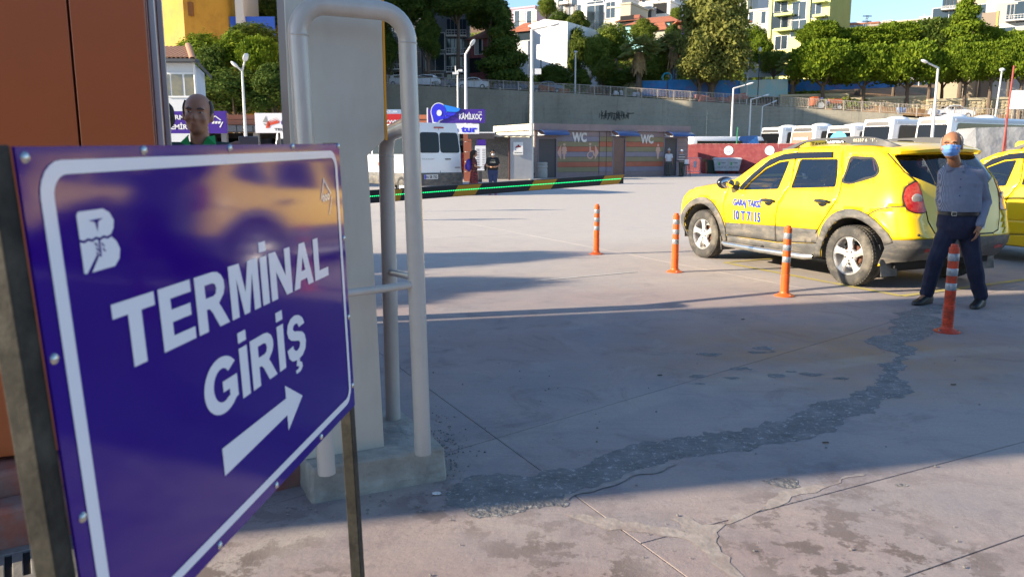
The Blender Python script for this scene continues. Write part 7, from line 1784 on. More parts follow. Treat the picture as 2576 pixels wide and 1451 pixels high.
def tree(name, label, px, ytop, ybot, width_px, Y, kind='broad', m=None, trunk=0., seed=1, group=None, cat='tree', leaf=None, n=None, ground_z=None):
    """crown spans ytop..ybot (sightings) and is width_px wide; trunk in metres goes down below the crown"""
    m = m or F_BROAD; p0 = P(px, ybot+4, Y); p1 = P(px, ytop-6, Y); w = width_px*Y/F0/CT*(1.28 if kind == 'pine' else 1.2); h = max(.5, p1.z-p0.z)
    key = (kind, m.name, seed % 3)
    nleaf = n or 3800
    if key not in MESH:
        W0, H0 = (8., 9.) if kind != 'pine' else (8., 6.)
        MESH[key] = (crown_mesh('crown', m, blobset(kind, W0, H0, seed % 3+5), 13000, .225 if kind != 'pine' else .27, seed, up=.9 if kind == 'pine' else .1, core=.62), W0, H0)
    me, W0, H0 = MESH[key]
    zb = hz_(p0.x, Y) if ground_z is None else ground_z
    zb = min(zb, p0.z-trunk)
    t = thing(name, label, cat, (p0.x, Y, zb), 0, group)
    o = inst('crown', me, t, (0, 0, p0.z-zb)); o.scale = (w/W0*random.uniform(.93, 1.1), w/W0, h/H0*random.uniform(.95, 1.08)); o.rotation_euler = (0, 0, seed*1.3)
    th = p0.z-zb+h*.45; mb = MB(); rr = random.Random(seed); k_ = .022*h+.10
    mb.tube([(0, 0, -.5), (rr.uniform(-.1, .1), 0, th*.4), (rr.uniform(-.25, .25), 0, th)], [k_*1.35, k_, k_*.5], 8); tk = mb.build('trunk', M_BARK, t, smooth=True)
    mb = MB()
    for i in range(5): a = i*1.25+seed; z = p0.z-zb+h*.02*i; mb.tube([(0, 0, max(.2, z-.4)), (math.cos(a)*w*.16, math.sin(a)*w*.16, z+h*.14), (math.cos(a)*w*.32, math.sin(a)*w*.3, z+h*.34)], [k_*.55, k_*.35, k_*.12], 6)
    tag(mb.build('limbs', M_BARK, tk, smooth=True), kind='stuff')
    return t
GL = 'plane trees along the upper road'; GH = 'shrubs and trees on the hillside'; GP = 'stone pines on the terrace'
# dark plane trees at the left part of the road
for a_ in ((1035, -60, 88, 135, 108.5, 'large dark plane tree hanging over the slatted apartments, left half', 1), (1150, -70, 52, 125, 107.5, 'large dark plane tree crown above the balconies', 2), (1078, 40, 150, 62, 106.5, 'low hanging plane bough left of the balconies', 3), (1266, 34, 208, 112, 106, 'dense dark conical tree between the pink house and white gable', 4), (1228, -20, 80, 95, 112, 'plane tree top behind the conical dark tree', 5), (972, 60, 200, 60, 107, 'dark pine seen between pillar and guard rail', 6)):
    tree('plane_tree', a_[5], a_[0], a_[1], a_[2], a_[3], a_[4], 'cone' if a_[6] == 4 else 'broad', F_DARK, 0, a_[6], GL)
tree('sycamore', 'tall sunlit sycamore standing over the blue mural wall', 1790, -25, 222, 165, 103.5, 'broad', F_OLIVE, 1., 7)
tree('sycamore', 'leafy lower part of the tall sycamore, spreading left', 1760, 95, 215, 110, 102.5, 'broad', F_OLIVE, .3, 8)
L_ = [(1452, 40, 105, 62, 150, F_BROAD, 'round tree at the right corner of the white gable'), (1375, 0, 42, 48, 170, F_BUSH, 'bright tree in front of the white tower block'), (1408, 25, 72, 52, 160, F_DARK, 'grey green tree behind the white gable'), (1455, 75, 190, 60, 125, F_BROAD, 'green tree beside the sloping street'),
      (1500, 95, 190, 70, 122, F_BUSH, 'bushy tree left of the wooden pole'), (1540, 60, 160, 100, 130, F_BUSH, 'wide sunlit tree below the blue house'), (1520, 150, 220, 60, 108, F_BROAD, 'low shrub beside the sloping street'), (1575, 175, 222, 90, 107, F_DARK, 'dark hedge behind the left palm'), (1650, 100, 215, 75, 112, F_BUSH, 'flowering tree between the two palms'), (1620, 55, 110, 60, 135, F_BUSH, 'sunlit tree in front of the turquoise house'),
      (1690, 60, 125, 40, 128, F_DARK, 'narrow dark tree below the ruined house'), (1890, 60, 130, 60, 125, F_PINE, 'bright green pine left of the lime apartment block'), (1915, 90, 160, 55, 118, F_PINE, 'second bright pine below the lime apartments'), (1700, 20, 60, 30, 160, F_BUSH, 'small tree by the cream apartments'), (1395, 165, 215, 70, 106, F_DARK, 'low scrub under the white gable'), (1460, 180, 222, 50, 104, F_DARK, 'scrub beside the road pole'), (1945, 130, 185, 60, 108, F_BUSH, 'scrub above the pale ramp wall')]
for i, a_ in enumerate(L_): tree('hillside_tree', a_[6], a_[0], a_[1], a_[2], a_[3], a_[4], 'broad', a_[5], .3, i+3, GH)
for i, (px, yt, yb, w, Y, lb) in enumerate(((2072, 108, 212, 140, 103, 'first stone pine of the terrace, over the blue mural wall'), (2172, 112, 214, 120, 102, 'second stone pine of the terrace from the left'), (2284, 108, 214, 140, 101, 'third stone pine of the terrace, in the middle'), (2372, 130, 212, 70, 103, 'small stone pine behind the lamp head'), (2428, 108, 208, 105, 99, 'fourth large stone pine, right of the street lamp'), (2492, 108, 200, 100, 98, 'fifth large stone pine near the leaning pole'), (2572, 98, 205, 100, 97, 'stone pine cut by the right edge of the picture'),
    (2062, 58, 112, 90, 116, 'upper stone pine in front of the lime apartment wall'), (2160, 76, 130, 110, 117, 'upper stone pine behind the second terrace pine'), (2255, 60, 125, 120, 118, 'upper stone pine behind the third terrace pine'), (2345, 50, 140, 120, 117, 'big dark pine left of the tall spiky conifer'), (2470, 80, 150, 90, 113, 'pine to the right of the tall spiky conifer'), (2545, 85, 140, 90, 112, 'upper pine near the right edge'))):
    tree('stone_pine', lb, px, yt, yb, w, Y, 'pine', F_PINE if i not in (10,) else F_DARK, .4, i+1, GP)
tree('conifer', 'tall spiky conifer in front of the beige apartments', 2423, -5, 130, 95, 112, 'cone', F_PINE, .5, 11)
# left, above the platform building
for i, (px, yt, yb, w, Y, m, kd, lb) in enumerate(((520, 78, 190, 130, 72, F_PINE, 'broad', 'sunlit pine below the yellow building'), (600, 95, 200, 110, 68, F_PINE, 'broad', 'pine behind the twin lamp'), (655, 100, 180, 90, 66, F_PINE, 'pine', 'bright topped pine left of the pillar'), (590, 170, 290, 190, 63, F_DARK, 'broad', 'dark shaded tree mass behind the twin lamp'), (690, 160, 290, 110, 62, F_DARK, 'broad', 'dark shaded tree beside the grey pillar'), (668, 0, 70, 95, 100, F_DARK, 'broad', 'almost black tree in front of the pink house'), (640, 60, 130, 120, 80, F_DARK, 'broad', 'dark tree below the blue tarpaulin shop'), (530, 130, 260, 110, 66, F_DARK, 'broad', 'dark tree behind the white tiled-roof house'))):
    tree('slope_tree', lb, px, yt, yb, w, Y, kd, m, .5, i+2, 'trees on the slope behind the platform building', ground_z=3.)
# palms
F_PALM = foliage('palm fronds', [(.08, .11, .02), (.20, .22, .06), (.40, .38, .14)], scale=2); M_DRY = mat('dry palm skirt', (.30, .20, .09), .9, vary=(3, .4))
def palm(px, yt, yb, Y, label, s=1.):
    p0 = P(px, yb, Y); p1 = P(px, yt, Y); zb = hz_(p0.x, Y); t = thing('palm_tree', label, 'palm tree', (p0.x, Y, zb), 0, 'fan palms on the hillside'); top = p1.z-zb-2.0*s; rr = random.Random(px)
    mb = MB(); mb.cyl((0, 0, -.5), (0, 0, top), .42*s, .30*s, 10); mb.build('trunk', M_BARK, t, smooth=True)
    mb = MB()
    def frond(a, el, L, wd):
        d = Vector((math.cos(a)*math.cos(el), math.sin(a)*math.cos(el), math.sin(el))); c0 = Vector((0, 0, top)); tip = c0+d*L*.55; sd = d.cross(Vector((0, 0, 1))).normalized()
        for k in range(-4, 5):
            q = tip+(d*math.cos(k*.22)+sd*math.sin(k*.22)*1.1).normalized()*L*.5-Vector((0, 0, L*.16+abs(k)*.03))
            mb.add([tip-sd*.03, tip+sd*.03, q+sd*wd, q-sd*wd-Vector((0, 0, .2))], [(0, 1, 2, 3)])
        mb.tube([c0, tip], .02, 3)
    for i in range(70): frond(rr.uniform(0, 6.28), rr.uniform(-.35, 1.3), 2.4*s*rr.uniform(.8, 1.15), .11)
    mb.build('fronds', F_PALM, t)
    mb = MB()
    for i in range(170):
        a = rr.uniform(0, 6.28); r_ = rr.uniform(.35, 1.15)*s; z = top-rr.uniform(.1, .5)*s; q = Vector((math.cos(a)*r_*.5, math.sin(a)*r_*.5, z)); e = Vector((math.cos(a)*r_, math.sin(a)*r_, z-rr.uniform(1.0, 2.8)*s)); sd = Vector((-math.sin(a), math.cos(a), 0))*.07
        mb.add([q-sd, q+sd, e+sd*1.6, e-sd], [(0, 1, 2, 3)])
    tag(mb.build('dry_skirt', M_DRY, t), kind='stuff')
palm(1652-46, 88, 235, 104, 'fan palm left of the flowering tree, with a dry skirt'); palm(1692, 80, 215, 110, 'fan palm touching the tall sycamore on its left', .95); palm(1995, 128, 215, 106, 'fan palm at the left end of the pine terrace', .85); palm(2170-5, 100, 140, 116, 'small fan palm top between the upper pines', .7)
# ------------------------------------------------------------------ mural walls and playground
M_MUR = mat('blue mural paint', (.03, .22, .55), .7, vary=(.5, .25), dirt=(.7, (.18, .12, .3), .8)); M_MUR2 = mat('olive plaster', (.20, .21, .12), .8, vary=(.8, .2)); M_MUR3 = mat('turquoise mural paint', (.30, .50, .52), .7, dirt=(.5, (.55, .5, .42), .8)); M_MUR4 = mat('pale sky mural paint', (.48, .55, .56), .7, dirt=(.7, (.5, .35, .25), .5))
def screen_wall(name, label, pts, Y0, Y1, m, th=.3, cat='wall'):
    """pts: list of (px, y) outline in the plane between distances Y0 (left) and Y1 (right)"""
    px0, px1 = min(p[0] for p in pts), max(p[0] for p in pts); qs = [P(x, y, Y0+(Y1-Y0)*(x-px0)/(px1-px0)) for x, y in pts]; o = Vector((qs[0].x, qs[0].y, 0))
    a = P(px0, 200, Y0); b_ = P(px1, 200, Y1); d = Vector((b_.x-a.x, b_.y-a.y, 0)).normalized(); n = Vector((d.y, -d.x, 0))
    mb = MB(); mb.slab([q-o for q in qs][::1], th, n); t = thing(name, label, cat, o); mb.build('face', m, t, fixn=True); return t
screen_wall('mural_wall', 'low wall with a bright blue mural behind the railing', [(1680, 245), (1680, 201), (1860, 203), (1860, 245)], 106, 104.5, M_MUR)
screen_wall('plaster_wall', 'olive plastered end of the mural wall beside the sloping street', [(1568, 240), (1568, 216), (1582, 203), (1679, 202), (1679, 242)], 106.4, 106.1, M_MUR2)
screen_wall('mural_wall', 'blue painted wall part with flower motifs left of the sycamore', [(1616, 241), (1616, 204), (1678, 203.5), (1678, 243)], 105.9, 105.7, M_MUR)
screen_wall('mural_wall', 'turquoise weathered mural wall right of the sycamore', [(1862, 245), (1862, 203), (1982, 199), (1982, 243)], 106, 105.5, M_MUR3)
screen_wall('mural_wall', 'pale sky mural on the upper ramp wall', [(1872, 196), (1872, 177), (1998, 162), (1998, 190)], 111, 110, M_MUR4)
screen_wall('mural_wall', 'deep blue mural wall under the first stone pines', [(1965, 232), (1965, 200), (2250, 197), (2250, 220)], 109.5, 112, M_MUR)
screen_wall('ramp_wall', 'long pale ramp wall behind the stone pines', [(2200, 212), (2200, 190), (2600, 160), (2600, 176)], 114, 112, mat('pale ramp concrete', (.5, .48, .44), .8))
q = P(1705, 200, 108); t = thing('play_frame', 'blue playground climbing frame with a round tunnel above the mural', 'playground', (q.x, 108, q.z-.4)); M_PB = mat('playground blue', (.03, .22, .5), .5)
for x in (-.4, 2.4):
    for y in (-.8, .8): mb = MB(); mb.cyl((x, y, -1), (x, y, 1.8), .05, n=6); mb.build('post', M_PB, t)
mb = MB(); mb.tube([(-.4, -.8, 1.8), (2.4, -.8, 1.8), (2.4, .8, 1.8), (-.4, .8, 1.8), (-.4, -.8, 1.8)], .05, 6); mb.build('top_rail', M_PB, t)
mb = MB(); mb.tube([(-1.6+.6*math.cos(R(a)), -.9, .5+.6*math.sin(R(a))) for a in range(0, 361, 30)], .12, 6); mb.build('tunnel_ring', mat('turquoise plastic', (.02, .35, .45), .4), t)
# sloping street
a, b_, c_, d_ = P(1478, 219, 109), P(1572, 219, 109), P(1555, 186, 125), P(1500, 183, 125)
mb = MB(); mb.quad(a, b_, c_, d_); mb.quad(d_, c_, P(1530, 180, 140), P(1505, 180, 140)); tag(mb.build('street', mat('steep street concrete', (.30, .27, .25), .9, vary=(.5, .15)), None), kind='structure')
def pole(px, yt, Y, label, r=.09, col=M_LAMP, name='pole', cat='pole', head=None):
    q = P(px, yt, Y); zb = hz_(q.x, Y); t = thing(name, label, cat, (q.x, Y, zb)); mb = MB(); mb.tube([(0, 0, -.5), (0, 0, q.z-zb)], [r*1.2, r*.8], 8); mb.build('shaft', col, t, smooth=True)
    if head: mb = MB(); mb.ell((0, 0, q.z-zb), head, None, 10, 6); mb.build('head', M_HEAD, t, smooth=True)
    return t
pole(1448, 131, 101.6, 'white camera pole on the retaining wall top, right of the white gable', .10, head=(.25, .2, .12)); pole(1551, 148, 112, 'brown wooden pole with a lamp by the sloping street', .13, mat('tarred wood', (.12, .09, .07), .9)); pole(2083+0-200, 148, 103.5, 'thin park lamp left of the ramp wall', .06, head=(.2, .2, .25)); pole(2597-685, 125, 104, 'thin park lamp right of the ramp wall', .06, M_DST, head=(.2, .2, .3))
q0 = P(2503, 297, 90); q1 = P(2521, 176, 90); t = thing('leaning_pole', 'white street pole leaning to the right on the upper road', 'pole', q0); mb = MB(); mb.tube([(0, 0, -.6), q1-q0], [.12, .08], 8); mb.build('shaft', M_LAMP, t, smooth=True); mb = MB(); mb.ell(q1-q0, (.3, .25, .2)); mb.build('head', M_HEAD, t, smooth=True)
pole(1361, 150, 108, 'thin dark pole beside the pink house', .08, M_DST)
# ------------------------------------------------------------------ buildings on the hill
M_TILE = mat('red roof tiles', (.36, .12, .06), .8, vary=(2, .3), bump=(6, .5, .05)); M_WGL = mat('far window glass', (.03, .045, .06), .1, coat=.6); M_WFR = mat('far window frame', (.68, .68, .68), .5); M_CURT = mat('far curtain', (.40, .38, .36), .8)
def house(label, px0, px1, ytop, ybot, Y, m, side=None, dpx=0, ang=-.55, wins=(), roof='flat', floors=0, name='apartment_building', balc=(), group=None, win=(1.2, 1.3), mside=None, depth=9., fm=None, px2=None):
    """front face spans px0..px1; optional lit flank on the left when side='l'. wins: list of (px, y) window centres"""
    a = P(px0, ybot, Y); dr = Vector((math.cos(ang), math.sin(ang), 0)); ni = Vector((-math.sin(ang), math.cos(ang), 0)); a0_ = Vector((a.x, Y, 0))
    def hit(px, o, d):
        r_ = ray(px, 200); nq = Vector((r_.y, -r_.x, 0)); return -(o.dot(nq))/(d.dot(nq))
    w = hit(px1, a0_, dr); e_ = a0_+dr*w; zt_ = P((px0+px1)/2, ytop, (Y+e_.y)/2).z; zb = min(a.z, hz_(a.x, Y)-1, hz_(e_.x, e_.y)-1)
    if px2: depth = max(3., min(25., hit(px2, e_, ni)))
    t = thing(name, label, 'building', (a.x, Y, zb), ang, group); H_ = zt_-zb
    mb = MB(); mb.box(0, w, 0, depth, 0, H_); mb.build('wall', m, t)
    if mside:
        mb = MB(); mb.box(-.05, -.002, .0, depth, 0, H_); mb.build('side_wall', mside, t); mb = MB(); mb.box(w+.002, w+.05, .0, depth, 0, H_); mb.build('side_wall', mside, t)
    if roof == 'flat': mb = MB(); mb.box(-.15, w+.15, -.15, depth+.15, H_+.002, H_+.35); mb.build('parapet', fm or m, t)
    elif roof == 'hip':
        mb = MB(); o = .5; mb.add([Vector(p) for p in ((-o, -o, H_), (w+o, -o, H_), (w+o, depth+o, H_), (-o, depth+o, H_), (w*.3, depth/2, H_+1.7), (w*.7, depth/2, H_+1.7))], [(0, 1, 5, 4), (1, 2, 5), (2, 3, 4, 5), (3, 0, 4), (3, 2, 1, 0)]); mb.build('roof', M_TILE, t)
    elif roof == 'gable':
        mb = MB(); mb.add([Vector(p) for p in ((0, 0, H_), (w, 0, H_), (w*.42, 0, H_+w*.10), (0, depth, H_), (w, depth, H_), (w*.42, depth, H_+w*.10))], [(0, 1, 2), (3, 5, 4), (0, 2, 5, 3), (1, 4, 5, 2)]); mb.build('gable', m, t)
    inv = Matrix.Rotation(-ang, 4, 'Z')
    for q in wins:
        px, y = q[0], q[1]; ww, hh = (q[2], q[3]) if len(q) > 3 else win; dark = len(q) > 4
        r_ = ray(px, y); nq = Vector((-math.sin(ang), math.cos(ang), 0)); o = Vector((0, 0, CAMH)); tt = (Vector((a.x, Y, 0))-o).dot(nq)/r_.dot(nq); p = inv @ (o+r_*tt-Vector((a.x, Y, zb))); x, z = p.x, p.z
        fr = MB(); fr.box(x-ww/2-.08, x+ww/2+.08, -.06, .02, z-hh/2-.08, z+hh/2+.08); f = fr.build('window', M_WFR if not dark else M_DARK, t)
        if not dark:
            for k in (-1, 1): mb = MB(); mb.box(x+k*ww/4-ww/4+.04, x+k*ww/4+ww/4-.04, -.075, -.062, z-hh/2, z+hh/2); mb.build('pane', M_WGL if (int(px)+k) % 3 else M_CURT, f)
    for q in balc:
        x0_, x1_, y0_, y1_ = q[:4]; bm_ = q[4] if len(q) > 4 else m
        def onf(px, y, o_):
            r_ = ray(px, y); oo = Vector((a.x, Y, 0))-ni*o_; tt = (oo-Vector((0, 0, CAMH))).dot(ni)/r_.dot(ni); return inv @ (Vector((0, 0, CAMH))+r_*tt-Vector((a.x, Y, zb)))
        r0 = onf(x0_, y1_, 1.3); r1 = onf(x1_, y0_, 1.3)
        mb = MB(); mb.box(r0.x, r1.x, -1.3, -.01, r0.z, r0.z+.2); bb = mb.build('balcony', bm_, t)
        if len(q) > 5 and q[5] == 'solid': mb = MB(); mb.box(r0.x, r1.x, -1.3, -1.2, r0.z+.2, r1.z); mb.build('balcony_front', bm_, bb)
        else:
            mb = MB(); mb.tube([(r0.x, -1.25, r1.z), (r1.x, -1.25, r1.z)], .04, 4); mb.tube([(r0.x, -1.25, (r1.z+r0.z)/2+.1), (r1.x, -1.25, (r1.z+r0.z)/2+.1)], .025, 4)
            k = int((r1.x-r0.x)/.35)
            for i in range(k+1): mb.tube([(r0.x+(r1.x-r0.x)*i/k, -1.25, r0.z+.2), (r0.x+(r1.x-r0.x)*i/k, -1.25, r1.z)], .022, 4)
            tag(mb.build('balcony_rail', M_WFR, bb), kind='stuff')
        if len(q) > 6:
            n_ = q[6]; zz = r1.z; zt2 = zz+1.6
            for i in range(n_): mb = MB(); mb.box(r0.x+(r1.x-r0.x)*i/n_+.05, r0.x+(r1.x-r0.x)*(i+1)/n_-.05, -.08, -.03, r0.z+.3, zt2); mb.build('pane', M_WGL, bb)
    return t
M_SLAT = mat('grey slatted siding', (.16, .18, .20), .6, bump=(1, .0)); M_BRS = mat('brown slatted siding', (.18, .10, .08), .6)
def siding(t, x0, x1, z0_, z1_, m, step=.32):
    n_ = int((z1_-z0_)/step)
    bm1 = MB(); bm1.box(x0, x1, -.05, -.002, 0, step-.03); me = bm1.mesh('siding_board', m)
    for i in range(n_): inst('siding_board', me, t, (0, 0, z0_+i*step))
t = house('grey and brown slatted apartment block behind the plane trees', 1066, 1181, -8, 225, 115, mat('grey render', (.20, .21, .22), .8, vary=(.5, .1)), ang=0., balc=[(1122, 1172, 122, 138, M_WFR, 'rail', 5), (1122, 1172, 168, 183, M_WFR, 'rail', 5), (1122, 1172, 76, 92, M_WFR, 'rail', 5), (1122, 1172, 198, 213, M_WFR, 'rail', 4)], wins=[(1095, 158, 2.6, 2.2), (1095, 205, 2.2, 2.0), (1095, 105, 2.6, 2.2)], depth=4)
w1_ = P(1108, 0, 115).x-t.location.x; w2_ = P(1121, 0, 115).x-t.location.x; w3_ = P(1173, 0, 115).x-t.location.x; w4_ = P(1181, 0, 115).x-t.location.x
zz = P(0, 200, 115).z-t.location.z; siding(t, w1_, w2_, zz-1, zz+11, M_SLAT); siding(t, w3_, w4_, zz-1, zz+11, M_SLAT); zz2 = P(0, 190, 115).z-t.location.z; siding(t, .1, w1_-.2, zz2, zz2+1.2, M_BRS); siding(t, .1, w1_-.2, zz2+4.2, zz2+5.8, M_BRS)
t = house('pale apartment block glimpsed between the pillar and rail, with a balcony', 930, 1062, 20, 225, 117, mat('pale grey render', (.36, .38, .40), .8, vary=(.5, .1)), ang=0., balc=[(972, 1020, 162, 176, M_WFR, 'rail', 4), (972, 1020, 120, 134, M_WFR, 'rail', 4)], wins=[(975, 60, 1.2, 3.), (990, 200, 2, 2), (1040, 150, 2, 2)])
house('narrow pink and red house with a tiled eave beside the slatted block', 1182, 1226, 100, 225, 114, mat('faded pink render', (.30, .10, .11), .85, vary=(.7, .3), dirt=(.8, (.12, .04, .02), .7)), wins=[(1204, 118, 1.2, 2.), (1196, 165, 1.7, 1.8, 1)], roof='hip', name='town_house', depth=6)
house('white gable wall building lit by the sun, centre of the hillside', 1328, 1426, 60, 165, 128, mat('brilliant white render', (.78, .78, .80), .8, vary=(.4, .03)), roof='gable', name='gable_house', depth=10)
house('low white wing left of the white gable, with a strip window', 1284, 1327, 82, 165, 128.5, mat('dull white render', (.55, .55, .55), .8), wins=[(1303, 92, 4.5, 1.4)], name='town_house', roof='hip', depth=5)
house('lilac apartment block behind the white gable', 1283, 1345, 22, 90, 185, mat('lilac render', (.42, .32, .40), .8, vary=(.3, .08)), wins=[(1307, 42, 2.6, 2.4), (1337, 42, 2.4, 2.4), (1307, 68, 2.6, 2.4), (1337, 68, 2.4, 2.4)])
M_CRR = mat('off white render', (.66, .64, .60), .8, vary=(.3, .05))
house('white tower block at the top, right of the bright tree', 1385, 1478, -60, 110, 195, M_CRR, wins=[(1418, 2, 3, 2.5), (1438, 2, 3, 2.5), (1400, 20, 2.5, 2.5), (1418, 25, 3, 2.5), (1436, 28, 3, 2.5), (1452, 28, 2, 2.5), (1436, 52, 3, 2.5)], balc=[(1406, 1428, 3, 12, M_CRR, 'solid')])
house('grey block with orange and blue shutters', 1479, 1527, 14, 110, 175, mat('mid grey render', (.25, .24, .25), .8), wins=[(1497, 29, 3.8, 3.8), (1497, 54, 3.8, 3.8), (1497, 78, 3.8, 3.8), (1520, 29, 2.5, 3.5), (1520, 54, 2.5, 3.5)], fm=M_CRR)
house('white attic storey above the grey shuttered block', 1478, 1560, -6, 13, 178, M_CRR, wins=[(1500, 2, 1.5, 2.2), (1515, 2, 1.5, 2.2)])
house('cream stepped house left of the turquoise one', 1528, 1578, 20, 100, 165, mat('cream render', (.56, .50, .40), .8, vary=(.3, .05)), wins=[(1536, 26, 2., 3.), (1572, 22, 1.2, 2.)])
house('grey beige flank house with a tall blank wall', 1560, 1582, 12, 90, 163, mat('greige render', (.38, .36, .29), .8))
house('white terraced flats with a long balcony in the middle distance', 1578, 1680, 10, 90, 185, M_CRR, wins=[(1590, 35, 4, 2, 1), (1610, 35, 5, 2.5), (1640, 32, 2, 2), (1660, 22, 3, 2, 1)], balc=[(1580, 1640, 22, 29, M_CRR, 'solid')])
house('small white roof house at the skyline', 1600, 1690, -2, 40, 215, mat('dull white render', (0, 0, 0)), wins=[(1615, 6, 2, 2), (1665, 10, 2.5, 2)], roof='hip')
M_TURQ = mat('turquoise render', (.26, .50, .52), .8, vary=(.4, .15))
house('turquoise house with a red tiled hip roof', 1572, 1700, 60, 100, 150, M_TURQ, wins=[(1611, 70, 1.2, 1.8, 1), (1696, 74, 1.4, 2.2, 1), (1640, 72, 2, 1.2)], roof='hip', name='town_house', depth=8)
house('blue house with a red roof behind the turquoise one', 1553, 1600, 54, 90, 158, mat('pale blue render', (.25, .42, .55), .8), wins=[(1577, 62, 2.6, 3, 1)], roof='hip', name='town_house', depth=8)
house('small annex with a red roof in front of the turquoise house', 1620, 1670, 78, 105, 143, mat('greige render', (0, 0, 0)), roof='hip', name='town_house', depth=5)
# the ruin
M_RUIN = mat('crumbling ochre plaster', (.42, .29, .10), .95, vary=(1, .4), dirt=(1.2, (.10, .06, .04), .9)); M_WOOD = mat('charred boards', (.14, .085, .05), .9, vary=(3, .5))
t = house('ruined house with empty window openings and a collapsing tiled roof', 1700, 1842, 68, 105, 139, M_RUIN, wins=[(1751, 79, 2.6, 3.4, 1), (1767, 81, 2, 3, 1), (1790, 81, 2.6, 3.6, 1), (1814, 79, 2.6, 3.4, 1), (1829, 79, 2.4, 3.4, 1)], roof='none', name='ruined_house', depth=8) if False else house('ruined house with empty window openings and a collapsing tiled roof', 1734, 1842, 68, 102, 139, M_RUIN, wins=[(1751, 79, 1.9, 2.5, 1), (1767, 81, 1.5, 2.4, 1), (1790, 81, 1.9, 2.7, 1), (1814, 79, 1.9, 2.5, 1), (1829, 79, 1.8, 2.5, 1)], roof='none', name='ruined_house', depth=8, ang=0.)
rr = random.Random(8); wdt = P(1842, 68, 139).x-t.location.x; zt_ = P(1842, 66, 139).z-t.location.z
for i in range(12): mb = MB(); x = wdt*i/12; mb.box(0, wdt/12+.15, -1.0, 2.5, 0, .14); o = mb.build('roof_slab', M_TILE if i % 3 else M_WOOD, t); o.location = (x, 0, zt_+rr.uniform(-.1, .5)+.9*math.sin(i*.4)); o.rotation_euler = (-.18+rr.uniform(-.1, .1), rr.uniform(-.12, .12), 0)
for x in (.3, 2.8, 5.5, 8.): mb = MB(); mb.box(x, x+.2, -1.0, -.8, -3.5+zt_-3, zt_-2.4); mb.build('prop_post', M_WOOD, t)
mb = MB(); mb.box(-.4, wdt+.2, -1.3, 0, zt_-3.2, zt_-2.9); mb.build('gallery_floor', M_WOOD, t)
t2 = house('dark timber wing of the ruin with a purple doorway', 1708, 1733, 58, 118, 141, mat('burnt timber', (.17, .08, .045), .9, vary=(3, .5)), wins=[(1726, 66, 1.4, 2.2, 1)], roof='none', name='ruined_house', depth=8, ang=0.); mb = MB(); q = P(1719, 104, 141)-t2.location; mb.box(q.x-.8, q.x+.8, -.06, 0, q.z-1.4, q.z+1.4); mb.build('door', mat('purple door', (.06, .04, .3), .6), t2)
mb = MB(); q = P(1708, 56, 140)-t2.location; mb.box(-.8, 12, -1., 3, q.z, q.z+.2); mb.build('roof', M_TILE, t2)
house('cream apartment block above the ruin', 1736, 1866, -60, 90, 168, mat('warm white render', (.70, .66, .58), .8, vary=(.3, .05)), wins=[(1762, 8, 2.6, 2.8), (1775, 8, 2, 2.8), (1790, 8, 2.6, 2.8), (1762, 38, 2.6, 2.8), (1775, 38, 2, 2.8), (1790, 38, 2.6, 2.8)], balc=[(1768, 1804, 12, 20, M_CRR, 'solid')])
house('olive cream flank block right of the cream apartments', 1808, 1872, -60, 95, 165, mat('pale olive render', (.52, .51, .38), .8), wins=[(1850, 5, 1, 1.5)])
house('bluish white block with a row of small windows', 1872, 1897, -60, 95, 164.8, mat('bluish white render', (.45, .48, .50), .8), wins=[(1876, 10, 1, 2), (1876, 35, 1, 2), (1886, 10, 1, 2), (1876, 60, 1, 2)])
house('grey white house behind the sycamore', 2026, 2082 if False else 2075-150, 24, 90, 172, mat('bluish white render', (0, 0, 0))) if False else None
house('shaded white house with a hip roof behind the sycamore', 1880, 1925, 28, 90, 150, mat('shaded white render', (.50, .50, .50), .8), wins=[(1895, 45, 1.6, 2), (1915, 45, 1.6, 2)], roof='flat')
# lime apartment block
M_LIM = mat('pale lime render', (.55, .62, .26), .8, vary=(.3, .05)); M_LIM2 = mat('pistachio render', (.34, .36, .10), .8, vary=(.3, .05)); M_LIMY = mat('lemon render', (.72, .68, .28), .8)
t = house('lime and lemon apartment block with balconies and laundry', 1936, 2076, -90, 118, 132, M_LIMY, wins=[(1965, 8, 2.2, 2.6), (2010, 28, 2.2, 2.6), (1965, 52, 3., 2.6), (2052, 20, 1.8, 3.), (1982, 52, 1.6, 3), (2010, 72, 2.6, 2.4), (1965, 108, 2.0, 2.)],
          balc=[(1946, 1992, 30, 42, M_LIM, 'solid'), (1946, 1992, -8, 4, M_LIM, 'solid'), (1946, 1992, 68, 80, M_LIM, 'solid'), (2043, 2076, 34, 44, M_LIM, 'solid'), (2043, 2076, 70, 92, M_LIM, 'rail', 3), (2043, 2076, -4, 8, M_LIM, 'solid')], ang=-.7, px2=2128, mside=M_LIM2)
for x0_, x1_ in ((1936, 1944), (2034, 2041)): q, q1 = P(x0_, 0, 132).x-t.location.x, P(x1_, 0, 132).x-t.location.x; mb = MB(); mb.box(q, q1, -.25, 0, 0, 32); mb.build('pilaster', M_LIMY, t)
house('unfinished orange brick house with a flat roof', 2180, 2216, 66, 105, 165, mat('orange hollow brick', (.42, .13, .055), .9, vary=(2, .2)), name='brick_house', fm=mat('bare concrete', (.3, .28, .25), .9)); house('brick house with an aerial on the skyline', 2130, 2200, 62, 105, 175, mat('brown hollow brick', (.30, .12, .07), .9, vary=(2, .2)), wins=[(2150, 70, 2, 2), (2172, 68, 2.5, 1.5)], name='brick_house')
house('small pale house on the ridge behind the brick one', 2210, 2300, 56, 100, 190, mat('buff render', (.45, .38, .30), .8), wins=[(2232, 64, 2, 2)]); house('long grey metal-roofed shed on the ridge', 2222, 2330, 78, 110, 160, mat('blue grey sheet', (.25, .30, .36), .6), name='shed')
